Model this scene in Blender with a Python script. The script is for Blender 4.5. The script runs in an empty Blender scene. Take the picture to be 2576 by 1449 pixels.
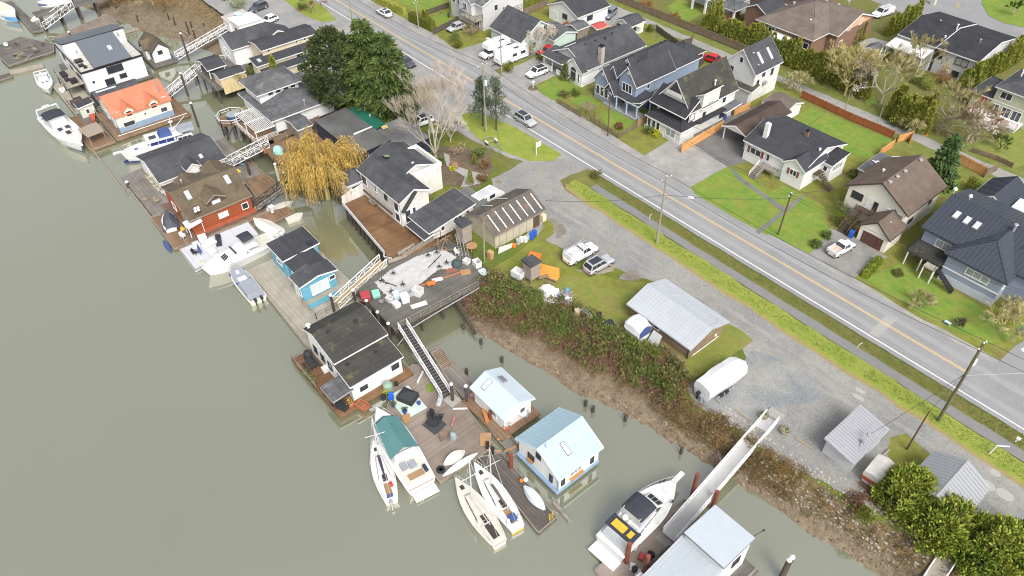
import bpy, bmesh, math, random
import numpy as np
from mathutils import Vector, Matrix, noise as mnoise
random.seed(7)
R=random.Random(11)
scene=bpy.context.scene
COL=scene.collection
# ------------------------------------------------------------------ survey: photograph point -> place on a level
CX,CY,FL,CAMH=1288.,724.5,1900.,70.
ROLL=math.atan2(25,2046); TH=math.atan(FL/2046.); AZ=math.radians(-50.5)
def ray(x,y):
    a,b=x-CX,y-CY
    c,s=math.cos(ROLL),math.sin(ROLL); a,b=a*c-b*s,a*s+b*c
    fy=FL*math.cos(TH)-b*math.sin(TH); fz=-FL*math.sin(TH)-b*math.cos(TH)
    return Vector((a*math.cos(AZ)+fy*math.sin(AZ),-a*math.sin(AZ)+fy*math.cos(AZ),fz))
_t=[0,0]
def T(c,r): _t[0],_t[1]=c,r
def px(x,y): return (644*_t[0]+x/4, 362.25*_t[1]+y/4)
def g(x,y,z=0.):
    r=ray(*px(x,y)); t=(z-CAMH)/r.z
    return Vector((r.x*t,r.y*t,z))
def onx(x,y,X):
    r=ray(*px(x,y)); t=X/r.x; return (r.y*t, CAMH+r.z*t)
def ony(x,y,Y):
    r=ray(*px(x,y)); t=Y/r.y; return (r.x*t, CAMH+r.z*t)
WATER=-3.0; FLOAT=-2.45
# ------------------------------------------------------------------ materials
MATS={}
def lin(c):
    return tuple(((v/255.)/12.92 if v<=10 else ((v/255.+.055)/1.055)**2.4) for v in c)
def M(name,col,rough=.75,var=.18,scale=2.5,stripe=None,dirt=None,metal=0.,spec=.35,bump=0.,grime=None,isl=0.,col2=None,fine=0.):
    if name in MATS: return MATS[name]
    m=bpy.data.materials.new(name); m.use_nodes=True; nt=m.node_tree; N=nt.nodes; Lk=nt.links
    b=N['Principled BSDF']; b.inputs['Roughness'].default_value=rough; b.inputs['Metallic'].default_value=metal
    b.inputs['Specular IOR Level'].default_value=spec
    tc=N.new('ShaderNodeTexCoord'); co=tc.outputs['Object']
    def noise(sc,det=4,ro=.6,vec=None):
        n=N.new('ShaderNodeTexNoise'); n.inputs['Scale'].default_value=sc; n.inputs['Detail'].default_value=det; n.inputs['Roughness'].default_value=ro
        Lk.new(vec or co,n.inputs['Vector']); return n.outputs['Fac']
    def ramp(f,a,bb):
        r=N.new('ShaderNodeMapRange'); r.inputs['From Min'].default_value=a; r.inputs['From Max'].default_value=bb; Lk.new(f,r.inputs['Value']); return r.outputs[0]
    def mix(f,c1,c2,mode='MIX'):
        x=N.new('ShaderNodeMix'); x.data_type='RGBA'; x.blend_type=mode
        for inp,v in ((x.inputs[0],f),(x.inputs[6],c1),(x.inputs[7],c2)):
            if isinstance(v,(int,float)): inp.default_value=v
            elif isinstance(v,tuple): inp.default_value=(*v[:3],1)
            else: Lk.new(v,inp)
        return x.outputs[2]
    cur=tuple(col)
    if col2:
        cur=mix(ramp(noise(scale*.35,5,.65),.38,.62),cur,tuple(col2))
    if isl:
        ge=N.new('ShaderNodeNewGeometry'); hv=N.new('ShaderNodeMapRange'); Lk.new(ge.outputs['Random Per Island'],hv.inputs['Value'])
        hv.inputs['To Min'].default_value=1-isl; hv.inputs['To Max'].default_value=1+isl
        cm=N.new('ShaderNodeCombineColor'); [Lk.new(hv.outputs[0],cm.inputs[i]) for i in range(3)]
        cur=mix(1.,cur,cm.outputs[0],'MULTIPLY')
    if var:
        f=noise(scale,5,.65); mr=N.new('ShaderNodeMapRange'); Lk.new(f,mr.inputs['Value']); mr.inputs['From Min'].default_value=.25; mr.inputs['From Max'].default_value=.75
        mr.inputs['To Min'].default_value=1-var; mr.inputs['To Max'].default_value=1+var
        cm=N.new('ShaderNodeCombineColor'); [Lk.new(mr.outputs[0],cm.inputs[i]) for i in range(3)]
        cur=mix(1.,cur,cm.outputs[0],'MULTIPLY')
    if fine:
        f=noise(scale*9,2,.5); mr=N.new('ShaderNodeMapRange'); Lk.new(f,mr.inputs['Value']); mr.inputs['From Min'].default_value=.3; mr.inputs['From Max'].default_value=.7
        mr.inputs['To Min'].default_value=1-fine; mr.inputs['To Max'].default_value=1+fine
        cm=N.new('ShaderNodeCombineColor'); [Lk.new(mr.outputs[0],cm.inputs[i]) for i in range(3)]
        cur=mix(1.,cur,cm.outputs[0],'MULTIPLY')
    if dirt:   # (colour, amount, scale)
        f=ramp(noise(dirt[2],6,.7),.62-.3*dirt[1],.72-.2*dirt[1])
        ff=N.new('ShaderNodeMath'); ff.operation='MULTIPLY'; Lk.new(f,ff.inputs[0]); ff.inputs[1].default_value=min(1,.35+dirt[1]*.6); ff.use_clamp=True
        cur=mix(ff.outputs[0],cur,tuple(dirt[0]))
    if stripe:   # (axis, period, width, colour factor)
        sx=N.new('ShaderNodeSeparateXYZ'); Lk.new(co,sx.inputs[0])
        d=N.new('ShaderNodeMath'); d.operation='DIVIDE'; Lk.new(sx.outputs['XYZ'.index(stripe[0].upper())],d.inputs[0]); d.inputs[1].default_value=stripe[1]
        fr=N.new('ShaderNodeMath'); fr.operation='FRACT'; Lk.new(d.outputs[0],fr.inputs[0])
        lt=N.new('ShaderNodeMath'); lt.operation='LESS_THAN'; Lk.new(fr.outputs[0],lt.inputs[0]); lt.inputs[1].default_value=stripe[2]
        k=stripe[3]
        cur=mix(lt.outputs[0],cur,mix(1.,cur,(k,k,k),'MULTIPLY'))
        # boards differ a little from each other
        fl=N.new('ShaderNodeMath'); fl.operation='FLOOR'; Lk.new(d.outputs[0],fl.inputs[0])
        wn=N.new('ShaderNodeTexWhiteNoise'); wn.noise_dimensions='1D'; Lk.new(fl.outputs[0],wn.inputs['W'])
        mr=N.new('ShaderNodeMapRange'); Lk.new(wn.outputs['Value'],mr.inputs['Value']); bv=stripe[4] if len(stripe)>4 else .1
        mr.inputs['To Min'].default_value=1-bv; mr.inputs['To Max'].default_value=1+bv
        cm=N.new('ShaderNodeCombineColor'); [Lk.new(mr.outputs[0],cm.inputs[i]) for i in range(3)]
        cur=mix(1.,cur,cm.outputs[0],'MULTIPLY')
    if isinstance(cur,tuple): b.inputs['Base Color'].default_value=(*cur,1)
    else: Lk.new(cur,b.inputs['Base Color'])
    if bump:
        bn=N.new('ShaderNodeBump'); bn.inputs['Strength'].default_value=bump; bn.inputs['Distance'].default_value=.05
        Lk.new(noise(scale*3,5,.7),bn.inputs['Height']); Lk.new(bn.outputs[0],b.inputs['Normal'])
    MATS[name]=m; return m
# ------------------------------------------------------------------ mesh building
class MB:
    def __init__(s): s.v=[]; s.f=[]
    def poly(s,pts):
        n=len(s.v); s.v+= [tuple(p) for p in pts]; s.f.append(tuple(range(n,n+len(pts)))); return s
    def hexa(s,p):   # 8 points: bottom 4, top 4
        n=len(s.v); s.v+=[tuple(q) for q in p]
        for f in ((0,3,2,1),(4,5,6,7),(0,1,5,4),(1,2,6,5),(2,3,7,6),(3,0,4,7)): s.f.append(tuple(n+i for i in f))
        return s
    def box(s,x0,x1,y0,y1,z0,z1):
        return s.hexa([(x0,y0,z0),(x1,y0,z0),(x1,y1,z0),(x0,y1,z0),(x0,y0,z1),(x1,y0,z1),(x1,y1,z1),(x0,y1,z1)])
    def rbox(s,c,l,w,h,a=0.,z=None):  # centred at c, rotated about z; c z is the base
        ca,sa=math.cos(a),math.sin(a); P=[]
        for zz in (0,h):
            for dx,dy in ((-l/2,-w/2),(l/2,-w/2),(l/2,w/2),(-l/2,w/2)):
                P.append((c[0]+dx*ca-dy*sa,c[1]+dx*sa+dy*ca,c[2]+zz))
        return s.hexa(P)
    def prism(s,pts,z0,z1):
        n=len(s.v); k=len(pts)
        s.v+=[(p[0],p[1],z0) for p in pts]+[(p[0],p[1],z1) for p in pts]
        s.f.append(tuple(range(n+k-1,n-1,-1))); s.f.append(tuple(range(n+k,n+2*k)))
        for i in range(k):
            j=(i+1)%k; s.f.append((n+i,n+j,n+k+j,n+k+i))
        return s
    def extr(s,prof,axis,a0,a1):  # prof: (b,z) polygon extruded along axis x or y
        n=len(s.v); k=len(prof)
        for a in (a0,a1):
            for b,z in prof: s.v.append((a,b,z) if axis=='x' else (b,a,z))
        s.f.append(tuple(range(n,n+k))); s.f.append(tuple(range(n+2*k-1,n+k-1,-1)))
        for i in range(k):
            j=(i+1)%k; s.f.append((n+i,n+k+i,n+k+j,n+j))
        return s
    def tube(s,a,b,r0,r1=None,n=8,cap=True):
        r1=r0 if r1 is None else r1
        a=Vector(a); b=Vector(b); d=b-a
        if d.length<1e-6: return s
        d.normalize(); u=d.orthogonal().normalized(); w=d.cross(u); m=len(s.v)
        for p,r in ((a,r0),(b,r1)):
            for i in range(n):
                t=2*math.pi*i/n; s.v.append(tuple(p+u*(r*math.cos(t))+w*(r*math.sin(t))))
        for i in range(n):
            j=(i+1)%n; s.f.append((m+i,m+j,m+n+j,m+n+i))
        if cap: s.f.append(tuple(range(m+n-1,m-1,-1))); s.f.append(tuple(range(m+n,m+2*n)))
        return s
    def path(s,pts,r,n=5):
        for i in range(len(pts)-1): s.tube(pts[i],pts[i+1],r,r,n)
        return s
    def loft(s,rings,close=True,cap0=True,cap1=True):
        n=len(s.v); k=len(rings[0])
        for rg in rings: s.v+=[tuple(p) for p in rg]
        for a in range(len(rings)-1):
            for i in range(k if close else k-1):
                j=(i+1)%k; s.f.append((n+a*k+i,n+a*k+j,n+(a+1)*k+j,n+(a+1)*k+i))
        if cap0: s.f.append(tuple(range(n+k-1,n-1,-1)))
        if cap1: q=n+(len(rings)-1)*k; s.f.append(tuple(range(q,q+k)))
        return s
    def ball(s,c,r,n=8,m=5,jit=0.):
        if not isinstance(r,(tuple,list)): r=(r,r,r)
        rings=[]
        for a in range(1,m):
            ph=math.pi*a/m; rg=[]
            for i in range(n):
                t=2*math.pi*i/n; k=1+R.uniform(-jit,jit)
                rg.append((c[0]+r[0]*k*math.sin(ph)*math.cos(t),c[1]+r[1]*k*math.sin(ph)*math.sin(t),c[2]-r[2]*k*math.cos(ph)))
            rings.append(rg)
        return s.loft(rings)
    def lathe(s,c,prof,n=10):
        return s.loft([[(c[0]+r*math.cos(2*math.pi*i/n),c[1]+r*math.sin(2*math.pi*i/n),c[2]+z) for i in range(n)] for r,z in prof])
    def build(s,name,mat,parent=None,loc=None,rz=0.,smooth=False):
        me=bpy.data.meshes.new(name); me.from_pydata(s.v,[],s.f)
        me.materials.append(mat)
        if smooth: me.polygons.foreach_set('use_smooth',[True]*len(me.polygons))
        o=bpy.data.objects.new(name,me); COL.objects.link(o)
        if parent is not None: o.parent=parent
        if loc is not None: o.location=loc
        if rz: o.rotation_euler=(0,0,rz)
        return o
def tag(o,label=None,cat=None,group=None,kind=None):
    if label: o['label']=label
    if cat: o['category']=cat
    if group: o['group']=group
    if kind: o['kind']=kind
    return o
def thing(name,label,cat,loc=(0,0,0),rz=0.,group=None):
    o=bpy.data.objects.new(name,None); COL.objects.link(o); o.empty_display_size=.3
    o.location=loc; o.rotation_euler=(0,0,rz); return tag(o,label,cat,group)
def one(mb,name,mat,label,cat,loc=(0,0,0),rz=0.,group=None,smooth=False,kind=None):
    return tag(mb.build(name,mat,None,loc,rz,smooth),label,cat,group,kind)
def kids(o): return [c for c in list(bpy.data.objects) if c.parent is o]
CHILD={}
def dup(root,loc,rz=None,label=None,group=None,scale=None):
    ch=CHILD.get(root.name)
    if ch is None:
        ch=[(c,[q for q in bpy.data.objects if q.parent is c]) for c in bpy.data.objects if c.parent is root]; CHILD[root.name]=ch
    r=root.copy(); COL.objects.link(r); r.location=loc
    if rz is not None: r.rotation_euler=(0,0,rz)
    if scale is not None: r.scale=scale if isinstance(scale,(tuple,list)) else (scale,)*3
    if label: r['label']=label
    if group: r['group']=group
    for c,gs in ch:
        d=c.copy(); COL.objects.link(d); d.parent=r
        for q in gs:
            e=q.copy(); COL.objects.link(e); e.parent=d
    return r
def sub(a,b): return Vector(a)-Vector(b)
# ------------------------------------------------------------------ ground
SH=[(-400,30),(-215,36),(-205,40),(-195,52),(-180,60),(-170,60),(-160,59),(-140,57),(-120,55),(-100,52),(-90,52),(-76,50),(-66,47.5),(-60,46.5),(-57,47.5),(-50.5,50.3),(-44.4,51.6),(-39.4,52.7),(-35,53.6),(-32,52.3),(-29.4,50.8),(-26,51.8),(-19,52),(-16,52.6),(-13.5,53.4),(-11,53.8),(-5,55),(5,56),(60,58),(200,60)]
WE=[(-400,20),(-225,28),(-210,33),(-200,36),(-190,39),(-178,41),(-168,46),(-160,48),(-140,50),(-120,48),(-100,46),(-88,46),(-76,44),(-66,42),(-58,40.5),(-50.5,41.5),(-45.4,42.6),(-40.7,43.2),(-37.4,44.7),(-31.9,46.2),(-26,47),(-18.3,48.6),(-12,49),(-5,50),(5,51),(60,53),(200,55)]
WE=[(a,b+.5) for a,b in WE]
SHX,SHY=np.array(SH).T; WEX,WEY=np.array(WE).T
def fbm(x,y,s,o=4,seed=0):
    v=0;a=1;t=0
    for i in range(o):
        v+=a*mnoise.noise((x*s+seed,y*s-seed,seed*1.7)); t+=a; a*=.55; s*=2.1
    return v/t
def height(x,y):
    sh=np.interp(x,SHX,SHY)+1.1*fbm(x,y,.25,3,3); we=np.interp(x,WEX,WEY)+.9*fbm(x,y,.3,4,5)
    if y>=sh: h=0.
    elif y>we:
        t=(sh-y)/max(.5,sh-we); h=-(3.0)*(t**.75) if True else 0
        h+= .28*fbm(x,y,.9,4,9)*min(1,4*t)*min(1,4*(1-t)+.3)
    else:
        h=-3.12-min(2.5,(we-y)*.14)+.1*fbm(x,y,.5,3,9)*min(1,we-y)
    if 71.6<y<76.4 and -71.5<x<60:
        d=0.
        if y<73.2: d=(y-71.6)/1.6
        elif y<74.7: d=1
        else: d=max(0,(76.2-y)/1.5)
        d=max(0,min(1,d)); d=d*d*(3-2*d); h-=.95*d*min(1,(x+71.5)/2.)
    return h
def axis(segs):
    o=[]
    for a,b,s in segs:
        n=max(1,int(round((b-a)/s))); o+=[a+(b-a)*i/n for i in range(n)]
    return o+[segs[-1][1]]
xs=axis([(-420,-215,12),(-215,-100,1.3),(-100,12,.7),(12,40,2),(40,200,12)])
ys=axis([(-150,24,12),(24,34,2),(34,60,.6),(60,71.4,1.6),(71.4,76.6,.35),(76.6,140,3),(140,420,14)])
gm=MB(); nx,ny=len(xs),len(ys)
gm.v=[(x,y,height(x,y)) for y in ys for x in xs]
gm.f=[(j*nx+i,j*nx+i+1,(j+1)*nx+i+1,(j+1)*nx+i) for j in range(ny-1) for i in range(nx-1)]
def ground_mat():
    m=bpy.data.materials.new('earth_and_grass'); m.use_nodes=True; nt=m.node_tree; N=nt.nodes; L=nt.links
    b=N['Principled BSDF']; b.inputs['Roughness'].default_value=.85; b.inputs['Specular IOR Level'].default_value=.2
    tc=N.new('ShaderNodeTexCoord'); co=tc.outputs['Object']
    def noi(s,d=5,r=.65):
        n=N.new('ShaderNodeTexNoise'); n.inputs['Scale'].default_value=s; n.inputs['Detail'].default_value=d; n.inputs['Roughness'].default_value=r; L.new(co,n.inputs['Vector']); return n.outputs['Fac']
    def rp(f,a,bb):
        r=N.new('ShaderNodeMapRange'); r.inputs['From Min'].default_value=a; r.inputs['From Max'].default_value=bb; L.new(f,r.inputs['Value']); return r.outputs[0]
    def mx(f,a,c):
        x=N.new('ShaderNodeMix'); x.data_type='RGBA'; L.new(f,x.inputs[0])
        for i,v in ((6,a),(7,c)):
            if isinstance(v,tuple): x.inputs[i].default_value=(*v,1)
            else: L.new(v,x.inputs[i])
        return x.outputs[2]
    grass=mx(rp(noi(.16),.4,.62),(.105,.16,.022),(.21,.195,.035))
    grass=mx(rp(noi(.5,6),.5,.72),grass,(.13,.1,.045))
    grass=mx(rp(noi(3,4),.3,.75),grass,(.07,.1,.02))
    reed=mx(rp(noi(1.2,6,.75),.4,.6),(.10,.075,.04),(.2,.145,.075))
    mud=mx(rp(noi(1.0,6,.75),.36,.64),(.13,.10,.066),(.23,.185,.128))
    mud=mx(rp(noi(3.2,4,.7),.54,.66),mud,(.085,.06,.04))
    sx=N.new('ShaderNodeSeparateXYZ'); L.new(co,sx.inputs[0])
    ad=N.new('ShaderNodeMath'); ad.operation='MULTIPLY_ADD'; L.new(noi(.6,5),ad.inputs[0]); ad.inputs[1].default_value=1.6; L.new(sx.outputs[2],ad.inputs[2])
    c=mx(rp(ad.outputs[0],-1.35,-.6),mud,reed)
    c=mx(rp(ad.outputs[0],.32,.6),c,grass)
    dy=N.new('ShaderNodeMath'); dy.operation='GREATER_THAN'; L.new(sx.outputs[1],dy.inputs[0]); dy.inputs[1].default_value=66.; c=mx(dy.outputs[0],c,mx(rp(noi(1.6,6,.7),.35,.65),(.10,.125,.03),(.17,.15,.05)))
    L.new(c,b.inputs['Base Color'])
    bn=N.new('ShaderNodeBump'); bn.inputs['Strength'].default_value=.6; bn.inputs['Distance'].default_value=.12; L.new(noi(2.5,6,.7),bn.inputs['Height']); L.new(bn.outputs[0],b.inputs['Normal'])
    return m
tag(gm.build('ground',ground_mat(),smooth=True),kind='structure')
# water
def water_mat():
    m=bpy.data.materials.new('river_water'); m.use_nodes=True; nt=m.node_tree; N=nt.nodes; L=nt.links
    b=N['Principled BSDF']; b.inputs['Roughness'].default_value=.035; b.inputs['IOR'].default_value=2.25; b.inputs['Specular IOR Level'].default_value=1.
    tc=N.new('ShaderNodeTexCoord'); n=N.new('ShaderNodeTexNoise'); n.inputs['Scale'].default_value=.03; n.inputs['Detail'].default_value=4; L.new(tc.outputs['Object'],n.inputs['Vector'])
    x=N.new('ShaderNodeMix'); x.data_type='RGBA'; L.new(n.outputs['Fac'],x.inputs[0]); x.inputs[6].default_value=(.165,.172,.098,1); x.inputs[7].default_value=(.195,.202,.135,1); L.new(x.outputs[2],b.inputs['Base Color'])
    w=N.new('ShaderNodeTexNoise'); w.inputs['Scale'].default_value=.9; w.inputs['Detail'].default_value=3; L.new(tc.outputs['Object'],w.inputs['Vector'])
    bn=N.new('ShaderNodeBump'); bn.inputs['Strength'].default_value=.05; bn.inputs['Distance'].default_value=.08; L.new(w.outputs['Fac'],bn.inputs['Height']); L.new(bn.outputs[0],b.inputs['Normal'])
    return m
wm=MB(); wm.poly([(-420,-150,WATER),(200,-150,WATER),(200,70,WATER),(-420,70,WATER)])
tag(wm.build('river_water',water_mat()),kind='structure')
# flat sheets with ragged edges
def ragged(pts,j,step=.8):
    o=[]; n=len(pts)
    for i in range(n):
        a=Vector(pts[i][:2]); b=Vector(pts[(i+1)%n][:2]); k=max(1,int((b-a).length/step)) if j else 1
        for q in range(k):
            p=a.lerp(b,q/k)
            if j: p+=Vector((fbm(p.x,p.y,.35,4,2),fbm(p.x,p.y,.35,4,8)))*j*2
            o.append(p)
    return o
from mathutils.geometry import tessellate_polygon
def sheet(name,pts,z,mat,j=0.,step=.8,kind='structure'):
    P=ragged(pts,j,step)
    for p in P:
        if -72<p.x<14 and p.y<66: p.y=max(p.y,float(np.interp(p.x,SHX,SHY))+.25+.5*abs(fbm(p.x,p.y,.5,3,21)))
    m=MB(); m.v=[(p.x,p.y,z) for p in P]
    m.f=[tuple(t) for t in tessellate_polygon([[Vector((p.x,p.y,0)) for p in P]])]
    # wind upwards
    m.f=[f if (P[f[1]]-P[f[0]]).cross(P[f[2]]-P[f[0]])>0 else (f[0],f[2],f[1]) for f in m.f]
    return tag(m.build(name,mat),kind=kind)
def PT(z,*p): return [g(a,b,z).xy for a,b in p]
asph=M('asphalt',(.225,.225,.228),.6,.08,.35,col2=(.25,.25,.248),fine=.07,spec=.3)
shoul=M('shoulder_gravel',(.31,.30,.28),.85,.12,.8,col2=(.235,.23,.22),fine=.12)
grav=M('gravel',(.265,.26,.24),.9,.16,.35,col2=(.205,.205,.20),fine=.16,dirt=((.24,.21,.15),.3,.35))
stone=M('crushed_stone',(.18,.195,.205),.9,.12,.6,col2=(.27,.265,.245),fine=.22)
lawnm=M('lawn_grass',(.125,.215,.036),.9,.16,1.2,col2=(.185,.235,.045),fine=.2,dirt=((.21,.19,.06),.4,.45),spec=.1)
verge=M('verge_grass',(.19,.25,.045),.9,.2,1.1,col2=(.255,.28,.06),fine=.25,dirt=((.10,.13,.025),.3,1.1),spec=.1)
rough=M('rough_grass',(.16,.155,.035),.9,.22,1.0,col2=(.11,.135,.03),fine=.25,dirt=((.12,.085,.04),.4,.7),spec=.1)
drym=M('dry_grass',(.27,.22,.10),.95,.15,1.5,fine=.2,spec=.1)
mossy=M('mossy_grass',(.155,.17,.035),.9,.2,.9,col2=(.19,.20,.045),fine=.2,dirt=((.15,.115,.06),.45,.4),spec=.1)
soil=M('dark_soil',(.10,.075,.05),.95,.25,1.2,fine=.25,col2=(.14,.11,.07))
conc=M('old_concrete',(.31,.30,.275),.85,.12,.8,fine=.08,dirt=((.2,.19,.15),.25,.7))
dkasph=M('dark_asphalt',(.125,.125,.125),.7,.2,.5,col2=(.17,.165,.155),fine=.08)
ditchw=M('ditch_water',(.20,.20,.195),.25,.1,1.,spec=.6)
# north of the road: lots
sheet('lawn',[(-215,84),(-8,84),(-8,123),(-215,123)],.004,mossy,0)
sheet('back_lane_verge',[(-215,120),(-8,120),(-8,129),(-215,129)],.008,M('lane_verge',(.15,.17,.03),.9,.2,.8,col2=(.13,.16,.035),fine=.2,dirt=((.2,.17,.09),.4,.8)),.0)
sheet('back_lane',[(-215,124.1),(-100,124.3),(-8,123.6),(-8,126.6),(-100,126.4),(-215,126.6)],.012,M('lane_gravel',(.29,.285,.27),.9,.12,.7,fine=.15,col2=(.24,.235,.22)),.25)
sheet('road_shoulder',[(-215,83.2),(-150,83.2),(-8,83.2),(-7,85.2),(-22,84.5),(-30,85.2),(-43,84.6),(-49,84.2),(-56,84.6),(-75,86.2),(-98,87),(-103,86.2),(-118,85.3),(-130,86.6),(-150,86),(-215,87)],.014,shoul,.25)
sheet('road',[(-215,75.9),(60,75.9),(60,83.9),(-215,83.9)],.018,asph,.1,.9)
sheet('side_road',[(-9.4,83.5),(-9.2,89),(-7,100),(-7,140),(6,140),(6,83.5)],.022,asph,.05)
# wheel tracks and a patch on the road
trk=M('worn_asphalt',(.275,.275,.275),.6,.08,.5,fine=.06)
for i,y in enumerate((77.75,81.4)): sheet('worn_lane_strip',[(-215,y),(60,y),(60,y+.95),(-215,y+.95)],.0215,trk,.16,1.)
T(3,2); sheet('road_patch',PT(0,(1020,455),(1110,495),(1310,310),(1180,280)),.0225,M('patch_asphalt',(.31,.305,.29),.7,.06,1,fine=.06),.05)
white=M('road_paint_white',(.72,.72,.72),.6,.12,1.5,fine=.1); yellow=M('road_paint_yellow',(.66,.47,.17),.6,.12,1.5,fine=.1)
sheet('edge_line',[(-98,76.62),(60,76.62),(60,76.78),(-98,76.78)],.027,white); sheet('edge_line',[(-215,76.62),(-108,76.62),(-108,76.78),(-215,76.78)],.027,white)
sheet('centre_line',[(-215,79.82),(-11,79.92),(-11,80.02),(-215,79.92)],.027,yellow); sheet('centre_line',[(-215,80.06),(-11,80.16),(-11,80.26),(-215,80.16)],.027,yellow)
T(3,2); sheet('stop_line',PT(0,(2540,620),(2576,600),(2700,660),(2650,700)),.027,white)
# driveways and yards north
T(1,0); sheet('driveway',[(-121,84.6),(-115,84.5),(-109,85),(-108.5,97),(-113,103),(-119,100)],.016,M('drive_gravel',(.30,.295,.285),.9,.12,.7,fine=.14,col2=(.23,.225,.21)),.2)
sheet('driveway',[(-107,86),(-99,86),(-99.5,97),(-104,100),(-108,97)],.0165,MATS['drive_gravel'],.15)
sheet('driveway',[(-68.6,84.8),(-57.8,84.4),(-57.6,94.6),(-60,106),(-69,106),(-69.5,96)],.016,shoul,.12)
sheet('driveway',[(-69,95),(-57.5,93.5),(-56,99),(-58,112),(-70,112)],.0205,dkasph,.2)
sheet('driveway',[(-42.5,84.2),(-29.2,84.6),(-28.6,92.5),(-36,93),(-38,91.4)],.0165,M('wet_driveway',(.19,.18,.165),.6,.15,.7,fine=.1,col2=(.25,.245,.235)),.12)
sheet('alley_yard',[(-82,126),(-81.5,117),(-71,117),(-71,126)],.013,MATS['lane_gravel'],.2)
sheet('alley_yard',[(-121,126),(-118,112),(-112,110),(-106,118),(-104,124.5)],.0125,MATS['lane_gravel'],.2)
sheet('cul_de_sac',[(-95,172),(-80,172.6),(-70,171),(-47,169),(-20,165),(-20,230),(-95,230)],.012,asph,.1)
sheet('traffic_island',[(-64,196),(-61.5,189),(-57.5,184),(-53.5,182.6),(-48,184),(-42,190),(-44,215),(-62,215)],.06,lawnm,.1)
# lawns
T(2,0); sheet('lawn',PT(0,(230,880),(440,770),(560,760),(700,850),(640,960),(400,1010)),.02,lawnm,.12)
sheet('lawn',PT(0,(590,1010),(700,960),(800,980),(890,1050),(840,1100),(690,1080)),.02,lawnm,.12)
sheet('lawn',PT(0,(880,1150),(1000,1110),(1140,1140),(1260,1220),(1230,1300),(1080,1330),(960,1270)),.02,lawnm,.12)
T(2,1); sheet('lawn',PT(0,(1800,430),(2190,215),(2576,480),(2700,560),(2576,920),(2200,720),(1840,500)),.02,lawnm,.15)
T(3,1); sheet('lawn',PT(0,(0,500),(150,420),(400,540),(560,620),(620,900),(420,1105),(0,905)),.0205,lawnm,.15)
sheet('garden_path',PT(0,(-130,880),(60,740),(160,660),(330,520),(380,510),(250,640),(120,740),(-90,910)),.025,dkasph,.05)
T(2,1); sheet('garden_path',PT(0,(2190,210),(2300,330),(2420,420),(2600,540),(2750,640),(2720,680),(2560,560),(2380,440),(2240,330)),.0255,dkasph,.05)
T(3,1); sheet('lawn',PT(0,(930,1330),(1150,1290),(1300,1210),(1500,1270),(1750,1400),(2300,1740),(2500,1960),(2200,2020),(1500,1700)),.0208,lawnm,.12)
T(3,0); sheet('back_lawn',PT(0,(270,1190),(440,1070),(700,1190),(1230,1400),(1250,1480),(1000,1600),(560,1449)),.02,lawnm,.15)
T(1,0); sheet('yard_lawn',PT(0,(1390,0),(1790,-60),(1930,50),(1720,130)),.02,lawnm,.1); sheet('yard_lawn',PT(0,(1760,180),(1940,110),(2040,210),(1830,300)),.02,lawnm,.1)
T(2,0); sheet('yard_lawn',PT(0,(1560,70),(1700,-30),(1930,130),(1720,260)),.02,lawnm,.1)
T(3,0); sheet('back_lawn',PT(0,(930,900),(1030,860),(1100,1040),(1000,1060)),.02,lawnm,.1); sheet('patio',PT(0,(900,420),(1050,380),(1280,440),(1230,490),(1100,560),(950,480)),.02,conc,.05)
T(3,1); sheet('back_lawn',PT(0,(1700,540),(1790,280),(1950,380),(1900,500)),.0206,lawnm,.1); sheet('orchard_lawn',PT(0,(1950,0),(2576,-150),(2700,180),(2450,250)),.0206,M('orchard_grass',(.15,.19,.035),.9,.2,1,fine=.2,col2=(.19,.2,.05)),.2)
# south of the road
T(1,0); sheet('parking_asphalt',[(-215,56),(-150,57),(-120,56),(-103,60),(-100,66.5),(-92,66.8),(-83,68.2),(-79,70),(-76,77),(-99,76.6),(-100.5,71.5),(-112,70.5),(-128,71.5),(-146,72),(-149,76.5),(-161,76.5),(-170,74),(-215,72)],.013,M('yard_asphalt',(.235,.235,.232),.75,.12,.6,col2=(.28,.275,.265),fine=.1),.2)
sheet('shoulder_asphalt',[(-215,71.5),(-150,71.5),(-150,77),(-215,77)],.0125,shoul,.1)
sheet('shoulder_asphalt',[(-150,70),(-98,70),(-98,77),(-150,77)],.0172,shoul,.15)
sheet('verge_grass',[(-215,72),(-168,70.8),(-157,70.2),(-151.5,71.5),(-150,74.5),(-158,75.8),(-215,75.6)],.03,verge,.2)
sheet('verge_grass',[(-138,70.5),(-133,69),(-131,71),(-137,73.6)],.03,verge,.2); sheet('verge_grass',[(-114,69),(-109,67.5),(-106,70),(-112,72.5)],.03,mossy,.2)
sheet('verge_grass',[(-99.5,70.8),(-96,68.5),(-88.5,67.8),(-80,70),(-77.4,73),(-78,75.5),(-90,75.2),(-98,73.5)],.03,verge,.15)
sheet('gravel_track',[(-81,76.6),(-72,76.6),(-72.5,70),(-70,69),(12,69),(12,57),(-5,55.5),(-11,54),(-16.5,52.4),(-19,51.9),(-26,52),(-29.3,51.2),(-31.8,52.8),(-30,57),(-28.5,61.5),(-34,63.8),(-46,63.6),(-54,60.8),(-60,58.5),(-66,57.5),(-74,58.5),(-80,62)],.012,grav,.35)
tyre=M('worn_gravel',(.215,.21,.20),.9,.15,.6,fine=.15,col2=(.28,.275,.255))
for y in (64.4,66.1): sheet('tyre_track',[(-70,y-.2),(-40,y+.6),(12,y),(12,y+.7),(-40,y+1.2),(-70,y+.5)],.0142,tyre,.3)
sheet('gravel_track',[(12,69),(60,69),(60,57),(12,57)],.012,grav,0)
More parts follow.
